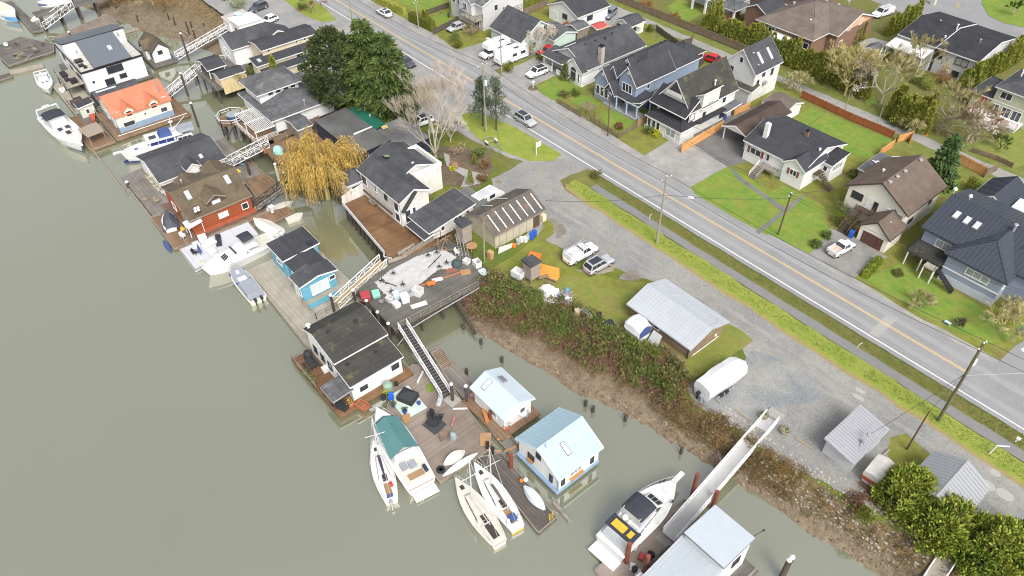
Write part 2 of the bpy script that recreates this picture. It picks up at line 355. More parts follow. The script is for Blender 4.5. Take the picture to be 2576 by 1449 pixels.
T(2,2); sheet('crushed_stone_bed',PT(0,(1860,1130),(2050,1080),(2300,900),(2420,640),(2576,700),(2800,760),(3050,960),(3150,1090),(2960,1190),(2576,1300),(2380,1330),(2000,1180)),.0165,stone,1.)
sheet('verge_grass',[(-71.3,71),(-70.6,69.9),(-66,69.6),(60,69.3),(60,72.2),(-69,72.2),(-71.2,72)],.016,verge,.3,.6)
sheet('dry_verge_edge',[(-71.5,70.2),(-70.5,69.3),(-66,69),(60,68.8),(60,69.9),(-66,70.1),(-70.6,70.6)],.0155,drym,.3,.6)
sheet('ditch_water',[(-69,73.25),(60,73.25),(60,74.75),(-69,74.75)],-.9,ditchw,.12,.6)
# rough grass round the sheds
T(2,1); sheet('rough_grass',PT(0,(0,1130),(250,980),(430,1020),(520,1180),(700,1310),(900,1330),(1080,1370),(1350,1400),(1340,1480),(0,1900),(-250,1450),(-300,1300)),.0145,mossy,.5)
T(2,2); sheet('rough_grass',PT(0,(0,-100),(650,-120),(900,0),(1350,20),(2170,355),(2330,430),(2430,530),(2270,640),(2050,800),(1800,910),(1700,870),(1500,740),(900,420),(500,220),(0,40)),.0148,M('bright_rough_grass',(.15,.18,.035),.9,.2,1,fine=.22,col2=(.20,.195,.045),dirt=((.16,.12,.06),.35,.35)),.3)
T(2,1); sheet('rough_grass',PT(0,(330,740),(420,790),(420,900),(330,970),(200,1010),(300,850)),.0152,mossy,.2); sheet('muddy_patch',PT(0,(340,690),(500,800),(560,900),(440,960),(420,820)),.0158,M('muddy_gravel',(.17,.15,.125),.9,.2,.8,fine=.15,col2=(.25,.235,.21)),.4)
sheet('muddy_patch',PT(0,(1080,1360),(1200,1240),(1330,1330),(1250,1380)),.0156,MATS['muddy_gravel'],.4)
T(2,1); sheet('muddy_patch',PT(0,(640,1270),(780,1330),(1040,1290),(1050,1220),(900,1260)),.0157,M('bare_gravel',(.30,.27,.22),.9,.15,.8,fine=.15,col2=(.25,.22,.16)),.3)
pud=M('pale_patch',(.34,.335,.31),.8,.05,2)
T(3,3)
for (x,y,r) in ((2285,410,.55),(2205,535,.8),(2385,630,.85)):
    c=g(x,y); m=MB(); m.v=[(c.x+r*1.05*math.cos(t*math.pi/8),c.y+r*.8*math.sin(t*math.pi/8),.0185) for t in range(16)]; m.f=[tuple(range(16))]; tag(m.build('pale_gravel_patch',pud),kind='structure')
T(3,2)
for (x,y,r) in ((930,1035,.5),(910,1100,.6)):
    c=g(x,y); m=MB(); m.v=[(c.x+r*1.3*math.cos(t*math.pi/8),c.y+r*.6*math.sin(t*math.pi/8),.0185) for t in range(16)]; m.f=[tuple(range(16))]; tag(m.build('pale_gravel_patch',pud),kind='structure')
T(1,1); sheet('garden_bed',PT(0,(1780,20),(2350,60),(2400,250),(2250,440),(1900,420),(1800,250)),.0188,soil,.3)
sheet('garden_path',PT(0,(1890,90),(1950,110),(1960,200),(2150,270),(2340,310),(2250,400),(2060,440),(2100,330),(1920,220)),.024,conc,.1)
T(3,3); sheet('lawn',PT(0,(1230,60),(1400,20),(1560,170),(1900,400),(2000,540),(1600,500),(1200,300)),.0187,mossy,.3); sheet('brown_leaf_litter',PT(0,(880,500),(1060,420),(1400,900),(1700,1180),(1350,1200),(1000,700)),.0186,M('leaf_litter',(.16,.09,.05),.95,.25,1.5,fine=.25,col2=(.20,.14,.09)),.4)
# ------------------------------------------------------------------ buildings: toolkit
W_=M('white_siding',(.74,.74,.73),.6,.05,.8,stripe=('z',.22,.08,.9,.02),dirt=((.55,.54,.49),.12,.6))
WP=M('white_paint',(.70,.70,.69),.5,.05,2)
CREAM=M('cream_siding',(.72,.69,.60),.65,.05,1,stripe=('z',.2,.08,.92,.02))
BEIGE=M('beige_siding',(.60,.52,.38),.7,.08,1,stripe=('x',.6,.05,.85,.03))
GREYW=M('grey_siding',(.52,.52,.52),.65,.06,1,stripe=('z',.2,.08,.9,.02))
PALEW=M('pale_grey_siding',(.62,.62,.595),.7,.08,.7,stripe=('z',.2,.08,.9,.02),dirt=((.42,.42,.37),.25,.5))
BLUEG=M('blue_grey_siding',(.25,.31,.41),.65,.06,1,stripe=('z',.2,.1,.86,.03))
SLATEB=M('slate_blue_siding',(.27,.31,.39),.65,.06,1,stripe=('z',.2,.1,.86,.03))
MINT=M('mint_siding',(.50,.60,.54),.7,.06,1,stripe=('z',.2,.08,.9,.02))
GREENW=M('sage_siding',(.42,.45,.32),.7,.06,1,stripe=('z',.2,.08,.9,.02))
CEDARW=M('weathered_cedar_siding',(.60,.585,.55),.8,.1,1.2,stripe=('x',.35,.08,.8,.06),dirt=((.40,.38,.33),.3,.8))
CEDARY=M('weathered_cedar_siding_cross',(.60,.585,.55),.8,.1,1.2,stripe=('y',.35,.08,.8,.06),dirt=((.40,.38,.33),.3,.8))
SKYB=M('sky_blue_boards',(.13,.36,.47),.6,.1,1.5,stripe=('y',.4,.06,.8,.06))
ORANGE=M('orange_stained_boards',(.38,.105,.042),.6,.12,1.5,stripe=('x',.25,.07,.75,.08))
ORANGEY=M('orange_stained_boards_cross',(.38,.105,.042),.6,.12,1.5,stripe=('y',.25,.07,.75,.08))
BLUEP=M('faded_blue_panel',(.22,.31,.42),.7,.1,1)
NAVY=M('navy_siding',(.035,.045,.07),.6,.1,1,stripe=('z',.3,.06,.8,.05))
BRICK=M('brown_brick',(.20,.12,.09),.85,.15,3,stripe=('z',.15,.15,1.25,.06))
PEACH=M('peach_stucco',(.60,.36,.23),.8,.05,1)
WOODB=M('barn_board_grey_brown',(.24,.175,.115),.85,.15,1,stripe=('z',.28,.07,.65,.13),dirt=((.13,.10,.07),.3,.6))
DKWOOD=M('dark_wood',(.085,.06,.045),.8,.2,2)
STRUCTW=M('creosote_wood',(.07,.055,.045),.85,.25,2,dirt=((.15,.15,.10),.2,1.5))
GREYWD=M('grey_timber',(.24,.21,.175),.85,.2,1.5,dirt=((.14,.12,.09),.3,1))
def roofmat(name,col,col2=None,dirt=None,rough=.9,ax='z'):
    return M(name,col,rough,.14,.9,col2=col2,fine=.16,dirt=dirt,stripe=(ax,.14,.2,.86,.05),spec=.25)
CHAR=roofmat('charcoal_shingles',(.043,.045,.052),(.055,.057,.063))
CHAR2=roofmat('charcoal_shingles_worn',(.055,.057,.063),(.078,.08,.086),((.13,.13,.13),.2,.5))
BLACKR=roofmat('black_shingles',(.029,.030,.035),(.04,.041,.046))
GREYR=roofmat('grey_shingles',(.125,.128,.135),(.075,.078,.083),((.21,.21,.21),.35,.35))
MOSSR=roofmat('mossy_black_shingles',(.045,.044,.041),(.06,.058,.05),((.19,.17,.06),.2,.45))
BROWNR=roofmat('brown_shingles',(.115,.088,.068),(.145,.112,.09))
BROWN2=roofmat('grey_brown_shingles',(.165,.135,.112),(.13,.105,.088))
DKBRN=roofmat('dark_brown_shingles',(.058,.043,.036),(.085,.063,.052))
CEDARR=roofmat('old_cedar_shakes',(.135,.105,.07),(.095,.075,.052),((.19,.16,.07),.2,.6))
REDR=M('red_metal_roof',(.50,.165,.095),.55,.08,.8,dirt=((.46,.24,.15),.35,.6))
SEAMX=M('grey_seam_metal',(.125,.14,.16),.42,.06,.8)
SEAMD=M('dark_seam_metal',(.045,.052,.068),.42,.08,.8)
LBLUE=M('light_blue_metal_roof',(.33,.47,.54),.45,.06,.6,stripe=('x',.42,.08,.8,.03),dirt=((.38,.50,.55),.25,.6))
LBLUEY=M('light_blue_metal_roof_cross',(.37,.51,.58),.45,.06,.6,stripe=('x',.42,.08,.8,.03),dirt=((.30,.36,.36),.25,.6))
PALEBL=M('pale_blue_white_metal_roof',(.46,.53,.58),.5,.05,.6,stripe=('x',.5,.06,.88,.02))
GALV=M('galvanised_roof',(.40,.425,.45),.42,.05,.6,stripe=('y',.5,.07,.86,.03))
GALVG=M('grey_galvanised_roof',(.31,.31,.335),.45,.05,.6,stripe=('y',.3,.12,.88,.02))
RUSTR=M('old_corrugated_roof',(.10,.092,.08),.75,.2,.5,stripe=('x',.25,.3,.85,.06),dirt=((.20,.12,.07),.4,.5))
TAR=M('tar_roof',(.085,.085,.085),.6,.2,.4,col2=(.13,.13,.125))
TARW=M('wet_tar_roof',(.12,.12,.12),.3,.25,.4,col2=(.20,.2,.2))
GREENR=M('green_membrane_roof',(.015,.11,.075),.5,.1,1)
GLASS=M('window_glass',(.035,.042,.055),.12,.1,.6,spec=.8)
SKYL=M('skylight_glass',(.58,.62,.65),.15,.04,1,spec=.8)
SKYD=M('dark_skylight_glass',(.16,.17,.17),.15,.1,1,spec=.8)
CURT=M('curtained_glass',(.33,.35,.34),.2,.2,2,spec=.7,stripe=('x',.3,.3,.75,.05))
FRM=M('window_frame_white',(.74,.74,.73),.5,.03,2)
FRMD=M('window_frame_dark',(.045,.045,.05),.5,.05,2)
METALG=M('grey_metal',(.36,.36,.37),.4,.06,2,metal=.3)
METALW=M('white_metal',(.72,.72,.72),.4,.05,2)
BLACKM=M('black_metal',(.025,.025,.03),.5,.1,2)
DECKB=M('brown_deck_boards',(.125,.066,.033),.65,.18,.6,stripe=('x',.16,.12,.6,.16),col2=(.20,.115,.058))
DECKBY=M('brown_deck_boards_cross',(.17,.105,.06),.7,.18,.6,stripe=('y',.18,.12,.6,.16),col2=(.23,.15,.095))
DECKG=M('grey_deck_boards',(.095,.088,.08),.75,.2,.6,stripe=('x',.2,.12,.62,.15),col2=(.145,.135,.122))
DECKGY=M('grey_deck_boards_cross',(.155,.14,.125),.75,.2,.6,stripe=('y',.2,.12,.62,.15),col2=(.215,.20,.18))
PALED=M('pale_dock_boards',(.34,.315,.26),.8,.12,.7,stripe=('y',.3,.06,.75,.06),col2=(.29,.265,.215))
class House:
    """one building: an Empty at its base; parts are added in world coordinates"""
    def __init__(s,name,label,cat,x0,x1,y0,y1,z0=0.,group=None):
        s.o=thing(name,label,cat,((x0+x1)/2,(y0+y1)/2,z0),0,group); s.c=Vector(((x0+x1)/2,(y0+y1)/2,z0)); s.z0=z0
        s.b=(x0,x1,y0,y1)
    def add(s,mb,name,mat,parent=None,smooth=False):
        c=s.c; mb.v=[(v[0]-c.x,v[1]-c.y,v[2]-c.z) for v in mb.v]
        return mb.build(name,mat,parent or s.o,smooth=smooth)
    def vol(s,x0,x1,y0,y1,e,rise,rm,wm,ov=.4,ax='x',kind='gable',zb=None,trim=WP,t=.16,name='roof',ovg=None,fr=.5,wall=True,seam=None):
        """x0..y1 are the roof's outer edges at the eave level e"""
        zb=s.z0 if zb is None else zb; og=ov if ovg is None else ovg
        if ax=='x': a0,a1,b0,b1=x0,x1,y0,y1
        else: a0,a1,b0,b1=y0,y1,x0,x1
        W=b1-b0; bm=b0+W*fr
        P=(lambda a,b,z:(a,b,z)) if ax=='x' else (lambda a,b,z:(b,a,z))
        rf=MB(); wl=MB(); tr=MB(); wa0,wa1,wb0,wb1=a0+og,a1-og,b0+ov,b1-ov
        if kind in('gable','salt'):
            k0=rise/max(.01,bm-b0); k1=rise/max(.01,b1-bm)
            h0=e+k0*ov-.03; h1=e+k1*ov-.03
            if wall: wl.extr([(wb0,zb),(wb1,zb),(wb1,h1),(bm,e+rise-.03),(wb0,h0)],ax,wa0,wa1)
            rf.extr([(b0,e),(bm,e+rise),(bm,e+rise+t),(b0,e+t)],ax,a0,a1); rf.extr([(bm,e+rise),(b1,e),(b1,e+t),(bm,e+rise+t)],ax,a0,a1)
            rf.extr([(bm-.14,e+rise+t-.14*k0+.02),(bm,e+rise+t+.03),(bm+.14,e+rise+t-.14*k1+.02)],ax,a0,a1)
            if trim:
                for q0,q1 in ((a0-.03,a0+.0),(a1-.0,a1+.03)):
                    tr.extr([(b0,e-.08),(bm,e+rise-.1),(bm,e+rise+t-.01),(b0,e+t-.01)],ax,q0,q1); tr.extr([(bm,e+rise-.1),(b1,e-.08),(b1,e+t-.01),(bm,e+rise+t-.01)],ax,q0,q1)
                tr.extr([(b0-.05,e-.06),(b0-.003,e-.06),(b0-.003,e+t-.03),(b0-.05,e+t-.03)],ax,a0,a1); tr.extr([(b1+.003,e-.06),(b1+.05,e-.06),(b1+.05,e+t-.03),(b1+.003,e+t-.03)],ax,a0,a1)
        elif kind=='hip':
            d=min(W/2,(a1-a0)/2)
            if wall: wl.extr([(wb0,zb),(wb1,zb),(wb1,e+.02),(wb0,e+.02)],ax,wa0,wa1)
            A=[(a0,b0,e),(a1,b0,e),(a1,b1,e),(a0,b1,e)]
            for dz in (t,):
                q=[P(a,b,z+dz) for a,b,z in A]; r0=P(a0+d,bm,e+rise+dz); r1=P(a1-d,bm,e+rise+dz)
                rf.poly([q[0],q[1],r1,r0]); rf.poly([q[2],q[3],r0,r1]); rf.poly([q[1],q[2],r1]); rf.poly([q[3],q[0],r0])
                for u,v in ((q[0],r0),(q[3],r0),(q[1],r1),(q[2],r1),(r0,r1)): rf.tube(u,v,.07,.07,5)
            rf.extr([(b0,e),(b1,e),(b1,e+t-.002),(b0,e+t-.002)],ax,a0,a1)
            if trim:
                for z in (0,):
                    tr.extr([(b0-.05,e-.04),(b0-.003,e-.04),(b0-.003,e+t-.03),(b0-.05,e+t-.03)],ax,a0-.05,a1+.05); tr.extr([(b1+.003,e-.04),(b1+.05,e-.04),(b1+.05,e+t-.03),(b1+.003,e+t-.03)],ax,a0-.05,a1+.05)
                    tr.extr([(b0-.003,e-.04),(b1+.003,e-.04),(b1+.003,e+t-.03),(b0-.003,e+t-.03)],ax,a0-.05,a0-.003); tr.extr([(b0-.003,e-.04),(b1+.003,e-.04),(b1+.003,e+t-.03),(b0-.003,e+t-.03)],ax,a1+.003,a1+.05)
        elif kind=='shed':    # e at b0, e+rise at b1 (rise may be negative)
            k=rise/W
            if wall: wl.extr([(wb0,zb),(wb1,zb),(wb1,e+k*(W-ov)-.02),(wb0,e+k*ov-.02)],ax,wa0,wa1)
            rf.extr([(b0,e),(b1,e+rise),(b1,e+rise+t),(b0,e+t)],ax,a0,a1)
            if trim:
                for q0,q1 in ((a0-.04,a0-.002),(a1+.002,a1+.04)): tr.extr([(b0,e-.08),(b1,e+rise-.08),(b1,e+rise+t-.02),(b0,e+t-.02)],ax,q0,q1)
                tr.extr([(b0-.05,e-.06),(b0-.003,e-.06),(b0-.003,e+t-.03),(b0-.05,e+t-.03)],ax,a0,a1); tr.extr([(b1+.003,e+rise-.06),(b1+.05,e+rise-.06),(b1+.05,e+rise+t-.03),(b1+.003,e+rise+t-.03)],ax,a0,a1)
        elif kind=='flat':
            if wall: wl.box(x0+ov,x1-ov,y0+ov,y1-ov,zb,e-.01)
            rf.box(x0,x1,y0,y1,e,e+t)
            if trim:
                tr.box(x0-.05,x1+.05,y0-.05,y0-.003,e-.05,e+t+.04); tr.box(x0-.05,x1+.05,y1+.003,y1+.05,e-.05,e+t+.04); tr.box(x0-.05,x0-.003,y0,y1,e-.05,e+t+.04); tr.box(x1+.003,x1+.05,y0,y1,e-.05,e+t+.04)
        if seam:  # raised standing seams down the slopes
            n=int((a1-a0)/seam)
            for i in range(1,n):
                a=a0+i*(a1-a0)/n
                if kind=='shed': rf.extr([(b0,e+t),(b1,e+rise+t),(b1,e+rise+t+.06),(b0,e+t+.06)],ax,a-.025,a+.025)
                elif kind=='gable':
                    rf.extr([(b0,e+t),(bm,e+rise+t),(bm,e+rise+t+.06),(b0,e+t+.06)],ax,a-.025,a+.025); rf.extr([(b1,e+t),(bm,e+rise+t),(bm,e+rise+t+.06),(b1,e+t+.06)],ax,a-.025,a+.025)
        rv=s.add(rf,name,rm)
        if wl.v: s.lastwall=s.add(wl,'wall',wm)
        if tr.v: s.add(tr,'trim',trim,parent=None)
        return rv
    def box(s,name,mat,x0,x1,y0,y1,z0,z1): return s.add(MB().box(x0,x1,y0,y1,z0,z1),name,mat)
    def win(s,side,pos,fix,zc,w,h,fm=FRM,gm=GLASS,mul=1,name='window',cross=0):
        """side '-y','+x','+y','-x'; pos along the wall, fix = the wall's plane"""
        f=MB(); p=MB(); t=.09
        def bx(m,a0,a1,z0,z1,d0,d1):
            if side[1]=='y':
                q=(fix-d1,fix-d0) if side[0]=='-' else (fix+d0,fix+d1); m.box(a0,a1,q[0],q[1],z0,z1)
            else:
                q=(fix-d1,fix-d0) if side[0]=='-' else (fix+d0,fix+d1); m.box(q[0],q[1],a0,a1,z0,z1)
        a0,a1,z0,z1=pos-w/2,pos+w/2,zc-h/2,zc+h/2
        bx(f,a0-t,a1+t,z1,z1+t,.002,.09); bx(f,a0-t,a1+t,z0-t,z0,.002,.11); bx(f,a0-t,a0,z0,z1,.002,.09); bx(f,a1,a1+t,z0,z1,.002,.09)
        for i in range(1,mul):
            a=a0+w*i/mul; bx(f,a-.035,a+.035,z0,z1,.006,.085)
        if cross: bx(f,a0,a1,zc-.03,zc+.03,.004,.08)
        bx(p,a0,a1,z0,z1,.004,.03)
        fo=s.add(f,name,fm); s.add(p,'pane',gm,parent=fo); return fo
    def door(s,side,pos,fix,z0,w=.95,h=2.05,mat=WP,name='door'):
        d=MB(); k=MB()
        if side[1]=='y':
            a=fix-.06 if side[0]=='-' else fix+.002; d.box(pos-w/2,pos+w/2,a,a+.058,z0,z0+h); k.box(pos+w*.3,pos+w*.38,a-.05 if side[0]=='-' else a+.058,a if side[0]=='-' else a+.11,z0+.95,z0+1.05)
        else:
            a=fix-.06 if side[0]=='-' else fix+.002; d.box(a,a+.058,pos-w/2,pos+w/2,z0,z0+h); k.box(a-.05 if side[0]=='-' else a+.058,a if side[0]=='-' else a+.11,pos+w*.3,pos+w*.38,z0+.95,z0+1.05)
        o=s.add(d,name,mat); s.add(k,'handle',BLACKM,parent=o); return o
    def onroof(s,a,b,ax,rf,name,mat,l,w,h=.12,frame=None):
        pass
    def skylight(s,c,n_ax,slope,l,w,gm=SKYL,fm=METALG):
        """c world point on the roof; slope dz/d(axis) along n_ax; l along the slope, w across"""
        f=MB(); p=MB(); c=Vector(c)
        L=l/2; Wd=w/2
        def quadbox(m,L,Wd,z0,z1):
            P=[]
            for z in (z0,z1):
                for da,db in ((-L,-Wd),(L,-Wd),(L,Wd),(-L,Wd)):
                    P.append((c.x+da,c.y+db,c.z+z+slope*da) if n_ax=='x' else (c.x+db,c.y+da,c.z+z+slope*da))
            m.hexa(P)
        quadbox(f,L,Wd,-.05,.12); quadbox(p,L-.08,Wd-.08,.121,.15)
        o=s.add(f,'skylight',fm); s.add(p,'pane',gm,parent=o)
    def chimney(s,x,y,z0,z1,w=.8,mat=BRICK,cap=True):
        m=MB(); m.box(x-w/2,x+w/2,y-w/2,y+w/2,z0,z1); o=s.add(m,'chimney',mat)
        if cap: c=MB(); c.box(x-w/2-.08,x+w/2+.08,y-w/2-.08,y+w/2+.08,z1,z1+.12); c.box(x-w/4,x+w/4,y-w/4,y+w/4,z1+.12,z1+.4); s.add(c,'chimney_cap',BLACKM,parent=o)
    def vent(s,x,y,z,mat=METALG,h=.35,r=.13): s.add(MB().tube((x,y,z-.3),(x,y,z+h),r,r,8).tube((x,y,z+h),(x,y,z+h+.08),r*1.7,r*1.3,8),'roof_vent',mat)
    def rail(s,pts,h=1.,mat=WP,name='railing',post=1.4,bars=3,closed=False,r=.045,glass=None,solid=None):
        m=MB(); n=len(pts)
        for i in range(n if closed else n-1):
            a=Vector(pts[i]); b=Vector(pts[(i+1)%n]); k=max(1,int((b-a).length/post))
            up=Vector((0,0,1))
            for q in range(k+1): p=a.lerp(b,q/k); m.tube(p,p+up*h,r*1.2,r*1.2,4)
            for j in range(bars):
                z=h*(j+1)/bars; m.tube(a+up*z,b+up*z,r if j==bars-1 else r*.6,None,4)
            if solid: 
                d=(b-a); nn=Vector((-d.y,d.x,0)).normalized()*.03
                m.hexa([a-nn,b-nn,b+nn,a+nn,a-nn+up*h*.93,b-nn+up*h*.93,b+nn+up*h*.93,a+nn+up*h*.93])
        return s.add(m,name,mat)
def posts(h,pts,z0,z1,r,mat,name='post',n=6):
    for p in pts: h.add(MB().tube((p[0],p[1],z0),(p[0],p[1],z1),r,r,n),name,mat)
def bounds(z,Lc,Bc,Rc):
    """eave corners left, bottom, right (as on the photograph) at level z -> x0,x1,y0,y1"""
    l,b,r=g(*Lc,z),g(*Bc,z),g(*Rc,z)
    return l.x,(b.x+r.x)/2,(l.y+b.y)/2,r.y
# ------------------------------------------------------------------ houses north of the road
g1='houses along the north side of the road'
# barn-shaped mint house behind the motorhome
h=House('house','mint green house with plain charcoal gable roof behind the parked motorhome','house',-119.7,-109.5,93.5,106,0,g1)
h.vol(-119.7,-109.4,93.3,103.6,3,3.2,CHAR2,MINT,.35,'x'); h.win('+x',100,-109.75,4.3,.9,1.1,mul=2); h.win('+x',96.8,-109.75,1.5,1.2,1.2)
h.vol(-113,-106.5,99.6,106.2,2.6,1.0,GREYR,MINT,.3,'x',name='lean_to_roof')
# grey two-storey house at the top edge
h=House('house','pale grey two storey house with glass balcony railing at top of the photo','house',-136,-123.5,95,107,0,g1)
h.vol(-136,-124,95,107,5.4,2.2,GREYR,GREYW,.35,'x'); h.vol(-131.5,-126.5,94,101,5.4,2.0,GREYR,GREYW,.3,'y',name='porch_roof',zb=2.8)
h.box('balcony',PALED,-129.5,-124.2,93.2,95.4,2.55,2.75); h.rail([(-129.5,95.3,2.75),(-129.5,93.2,2.75),(-124.2,93.2,2.75),(-124.2,95.3,2.75)],1,BLACKM,bars=2)
for x in (-134.5,-132.6): h.win('-y',x,95.35,4,1,1.5)
h.win('-y',-129,94.3,4.2,1.2,1.6,mul=2); h.win('-y',-126.3,95.35,1.4,1.6,1.6,FRM,mul=2)
h.win('+x',99,-124.35,4.2,.9,1.2); h.box('balcony',PALED,-124.3,-122.8,101,105,2.6,2.8); h.rail([(-124.2,101,2.8),(-122.8,101,2.8),(-122.8,105,2.8)],1,BLACKM,bars=2)
for x in (-135,-132,-126): h.add(MB().box(x-.25,x+.25,93.9,94.3,0,1.1),'planter',DKWOOD)
# garage
h=House('garage','white garage with dark grey gable roof and one small side window','garage',-120.4,-110.8,110.2,120,0)
h.vol(-120.4,-110.8,110.2,120,3,2.1,CHAR,WP,.35,'y'); h.win('+x',114.2,-111.15,1.9,1.5,.9,FRMD,mul=2); h.win('-y',-115,110.55,2,1.3,.9,FRMD); h.door('-y',-112.4,110.55,0,.9); h.door('-y',-118.2,110.55,0,1.6,2.2,name='garage_door'); h.door('+x',118.3,-111.15,0,1.,2.1)
h.vent(-114.5,118,5)
# white bungalow with the arched window
h=House('house','long charcoal roofed bungalow with arched front window and white porch rails','house',-103.3,-92.4,94.6,111.6,0,g1)
h.vol(-103.3,-92.4,95.2,111.6,3,2.6,CHAR2,GREYW,.4,'y'); h.vol(-97.4,-92.3,93.7,99,2.8,2.3,CHAR2,W_,.3,'y',name='gable_roof')
h.win('-y',-94.9,94.0,1.5,1.5,1.9); 
aw=MB(); aw.extr([(-95.65,2.5)]+[(-94.9-.75*math.cos(t*math.pi/8),2.55+.75*math.sin(t*math.pi/8)) for t in range(9)]+[(-94.15,2.5)],'y',93.93,93.98); af=h.add(aw,'arched_window',GLASS)
for x in (-96.3,-93.4): h.win('-y',x,94.0,1.5,.35,1.7)
h.box('porch_floor',conc,-103,-97.6,93.6,95.6,.02,.4); h.rail([(-103,95.4,.4),(-103,93.6,.4),(-100.6,93.6,.4)],1,WP,solid=1); h.rail([(-99.2,93.6,.4),(-97.7,93.6,.4)],1,WP,solid=1); posts(h,[(-102.9,93.7),(-100.5,93.7),(-97.7,93.7)],.4,3.2,.11,WP)
h.vol(-103.3,-97.3,93.2,97,3.02,.75,CHAR2,W_,.3,'x','shed',wall=False,name='porch_roof')
h.win('-y',-99.8,95.6,1.6,1.2,1.2); h.skylight((-99.6,97.6,4.75),'y',.0,3.2,.7,SKYL); h.chimney(-92.9,99.2,1,6.6,.9,M('stone_chimney',(.40,.37,.33),.9,.2,2))
for y in (99,101.6,104,106.4): h.vent(-97+R.uniform(-.5,.5),y,5.4,CHAR)
h.win('+x',104,-92.8,1.6,1.2,1.0)
# the big blue-grey house
h=House('house','large blue grey house with many white trimmed charcoal gables and round vents','house',-89,-77.3,93,112,0,g1)
h.vol(-88.6,-79.2,97,112,5.2,2.9,CHAR,BLUEG,.4,'y','hip')
h.vol(-87.4,-83.5,94.6,104,3.7,3.1,CHAR,BLUEG,.35,'y',name='gable_roof'); h.vol(-88.9,-84.4,93.1,100.5,3.5,2.9,CHAR,BLUEG,.35,'y',name='gable_roof')
h.vol(-83.9,-79.0,94.0,104.5,5.2,3.0,CHAR,BLUEG,.4,'y',name='gable_roof',zb=2.9)
h.vol(-85.6,-82.6,92.4,96,2.7,2.1,CHAR,BLUEG,.3,'y',name='porch_roof',wall=False)
h.vol(-86.0,-83.6,97.5,101.5,6.1,1.3,CHAR,BLUEG,.25,'y',name='dormer_roof',zb=4)
h.vol(-83,-77.2,92.9,97,2.7,.95,CHAR,BLUEG,.3,'x','shed',name='skirt_roof',wall=False); h.vol(-79.3,-77.0,93.0,112,2.6,.9,CHAR,BLUEG,.3,'y','shed',name='skirt_roof',wall=False)
h.o.children[-2 if 0 else 0]
h.add(MB().box(-82.6,-79.45,95.2,111.6,0,5),'wall',BLUEG)
h.vol(-79.3,-76.8,96.6,112,2.75,.6,CHAR,BLUEG,.3,'x','flat',name='side_roof',wall=False,trim=None)
for x in (-87.7,-86.6,-85.5): h.win('-y',x,93.45,1.8,.75,1.7)
h.win('-y',-81.5,94.4,4.2,2.2,1.5,mul=3); h.win('-y',-81.4,95.2,1.5,2.6,.9,mul=3); h.win('+x',97.6,-79.4,4.3,.7,.8); h.win('+x',102.6,-79.6,4.2,1.7,1.1,mul=2); h.win('+x',107.3,-79.6,4.4,1.0,.5)
for x,y,z in ((-86.65,93.4,5.25),(-81.45,94.35,7.1)): h.add(MB().tube((x,y-.06,z),(x,y+.05,z),.33,.33,14),'round_vent',WP)
h.win('-y',-84.8,97.7,6.4,.6,.7)
h.box('porch_floor',M('porch_slate',(.27,.29,.31),.7,.12,1),-85.6,-77.4,92.6,95.2,.03,.35); posts(h,[(-82.4,92.9),(-79.9,92.9),(-77.6,93.1),(-77.5,96.5)],.35,2.7,.16,M('post_blue',(.36,.42,.5),.6,.05,1))
h.door('-y',-84,95.0,.35,1,2.1,M('door_blue',(.1,.16,.28),.5,.05,1)); h.vol(-91.2,-84,106,114,2.9,1.6,CHAR,BLUEG,.3,'x','hip',name='garage_roof')
h.vol(-89.5,-83.5,112.6,119,2.7,1.5,CHAR,BLUEG,.3,'x','hip',name='carport_roof',wall=False); posts(h,[(-89.2,113),(-83.8,113),(-83.8,118.6),(-89.2,118.6)],0,2.7,.1,WP)
for x,y,z in ((-82.6,98,7.6),(-81.3,99.5,7.4),(-81.5,103,7.1),(-84.6,106,7.9)): h.vent(x,y,z,CHAR)
# tall pale house with the steep black roof
h=House('house','tall pale house with steep black mossy roof and upper front balcony','house',-75,-66.8,92.3,112,0,g1)
h.vol(-75,-67.3,94.6,107.6,5,4.7,MOSSR,PALEW,.35,'y'); h.vol(-75.2,-67.1,93.2,96.4,4.7,2.3,BLACKR,PALEW,.3,'x','shed',name='pent_roof',wall=False)
g_=MB(); g_.extr([(-72.9,6.9),(-71.15,9.3),(-69.4,6.9)],'y',94.6,94.66); h.add(g_,'gable_opening',FRMD); 
h.rail([(-72.8,94.5,6.9),(-69.5,94.5,6.9)],.7,PALEW,solid=1,bars=1)
h.vol(-69.6,-67.0,97.3,102.2,6.3,1.5,MOSSR,PALEW,.25,'y','shed',name='dormer_roof',zb=4.6); 
h.vol(-74.9,-66.8,92.2,96.6,2.5,1.3,BLACKR,PALEW,.3,'x','hip',name='skirt_roof'); h.vol(-67.9,-66.5,96.6,104,2.7,.35,BLACKR,PALEW,.1,'x','flat',name='side_roof',wall=False,trim=None)
for x in (-73.3,-71): h.win('-y',x,94.95,4,.7,1.2)
for x in (-74,-73,-72): h.win('-y',x,92.5,1.3,.65,1.7)
h.win('-y',-69.2,92.5,1.4,2,1.3,mul=2,gm=CURT); h.win('-y',-68.5,94.9,3.9,1.6,1.1,FRMD); h.win('+x',95.8,-67.7,3.9,1.1,1.1,FRMD)
h.win('+x',99,-67.65,3.2,.6,.8,FRMD); h.win('+x',104.2,-67.65,4.2,.5,.8,FRMD); h.win('+x',99.8,-67.35,5.6,1.4,.35,FRMD); h.win('+x',104.6,-67.65,1.3,1.5,1.2,FRMD)
h.vol(-67.7,-66,103,107.4,2.6,.3,GREYR,PALEW,.2,'x','shed',name='lean_to_roof',wall=False); h.vent(-68.6,102,7.6,METALW,.6); h.rail([(-74.8,92.3,0),(-70.5,92.3,0)],.8,WP)
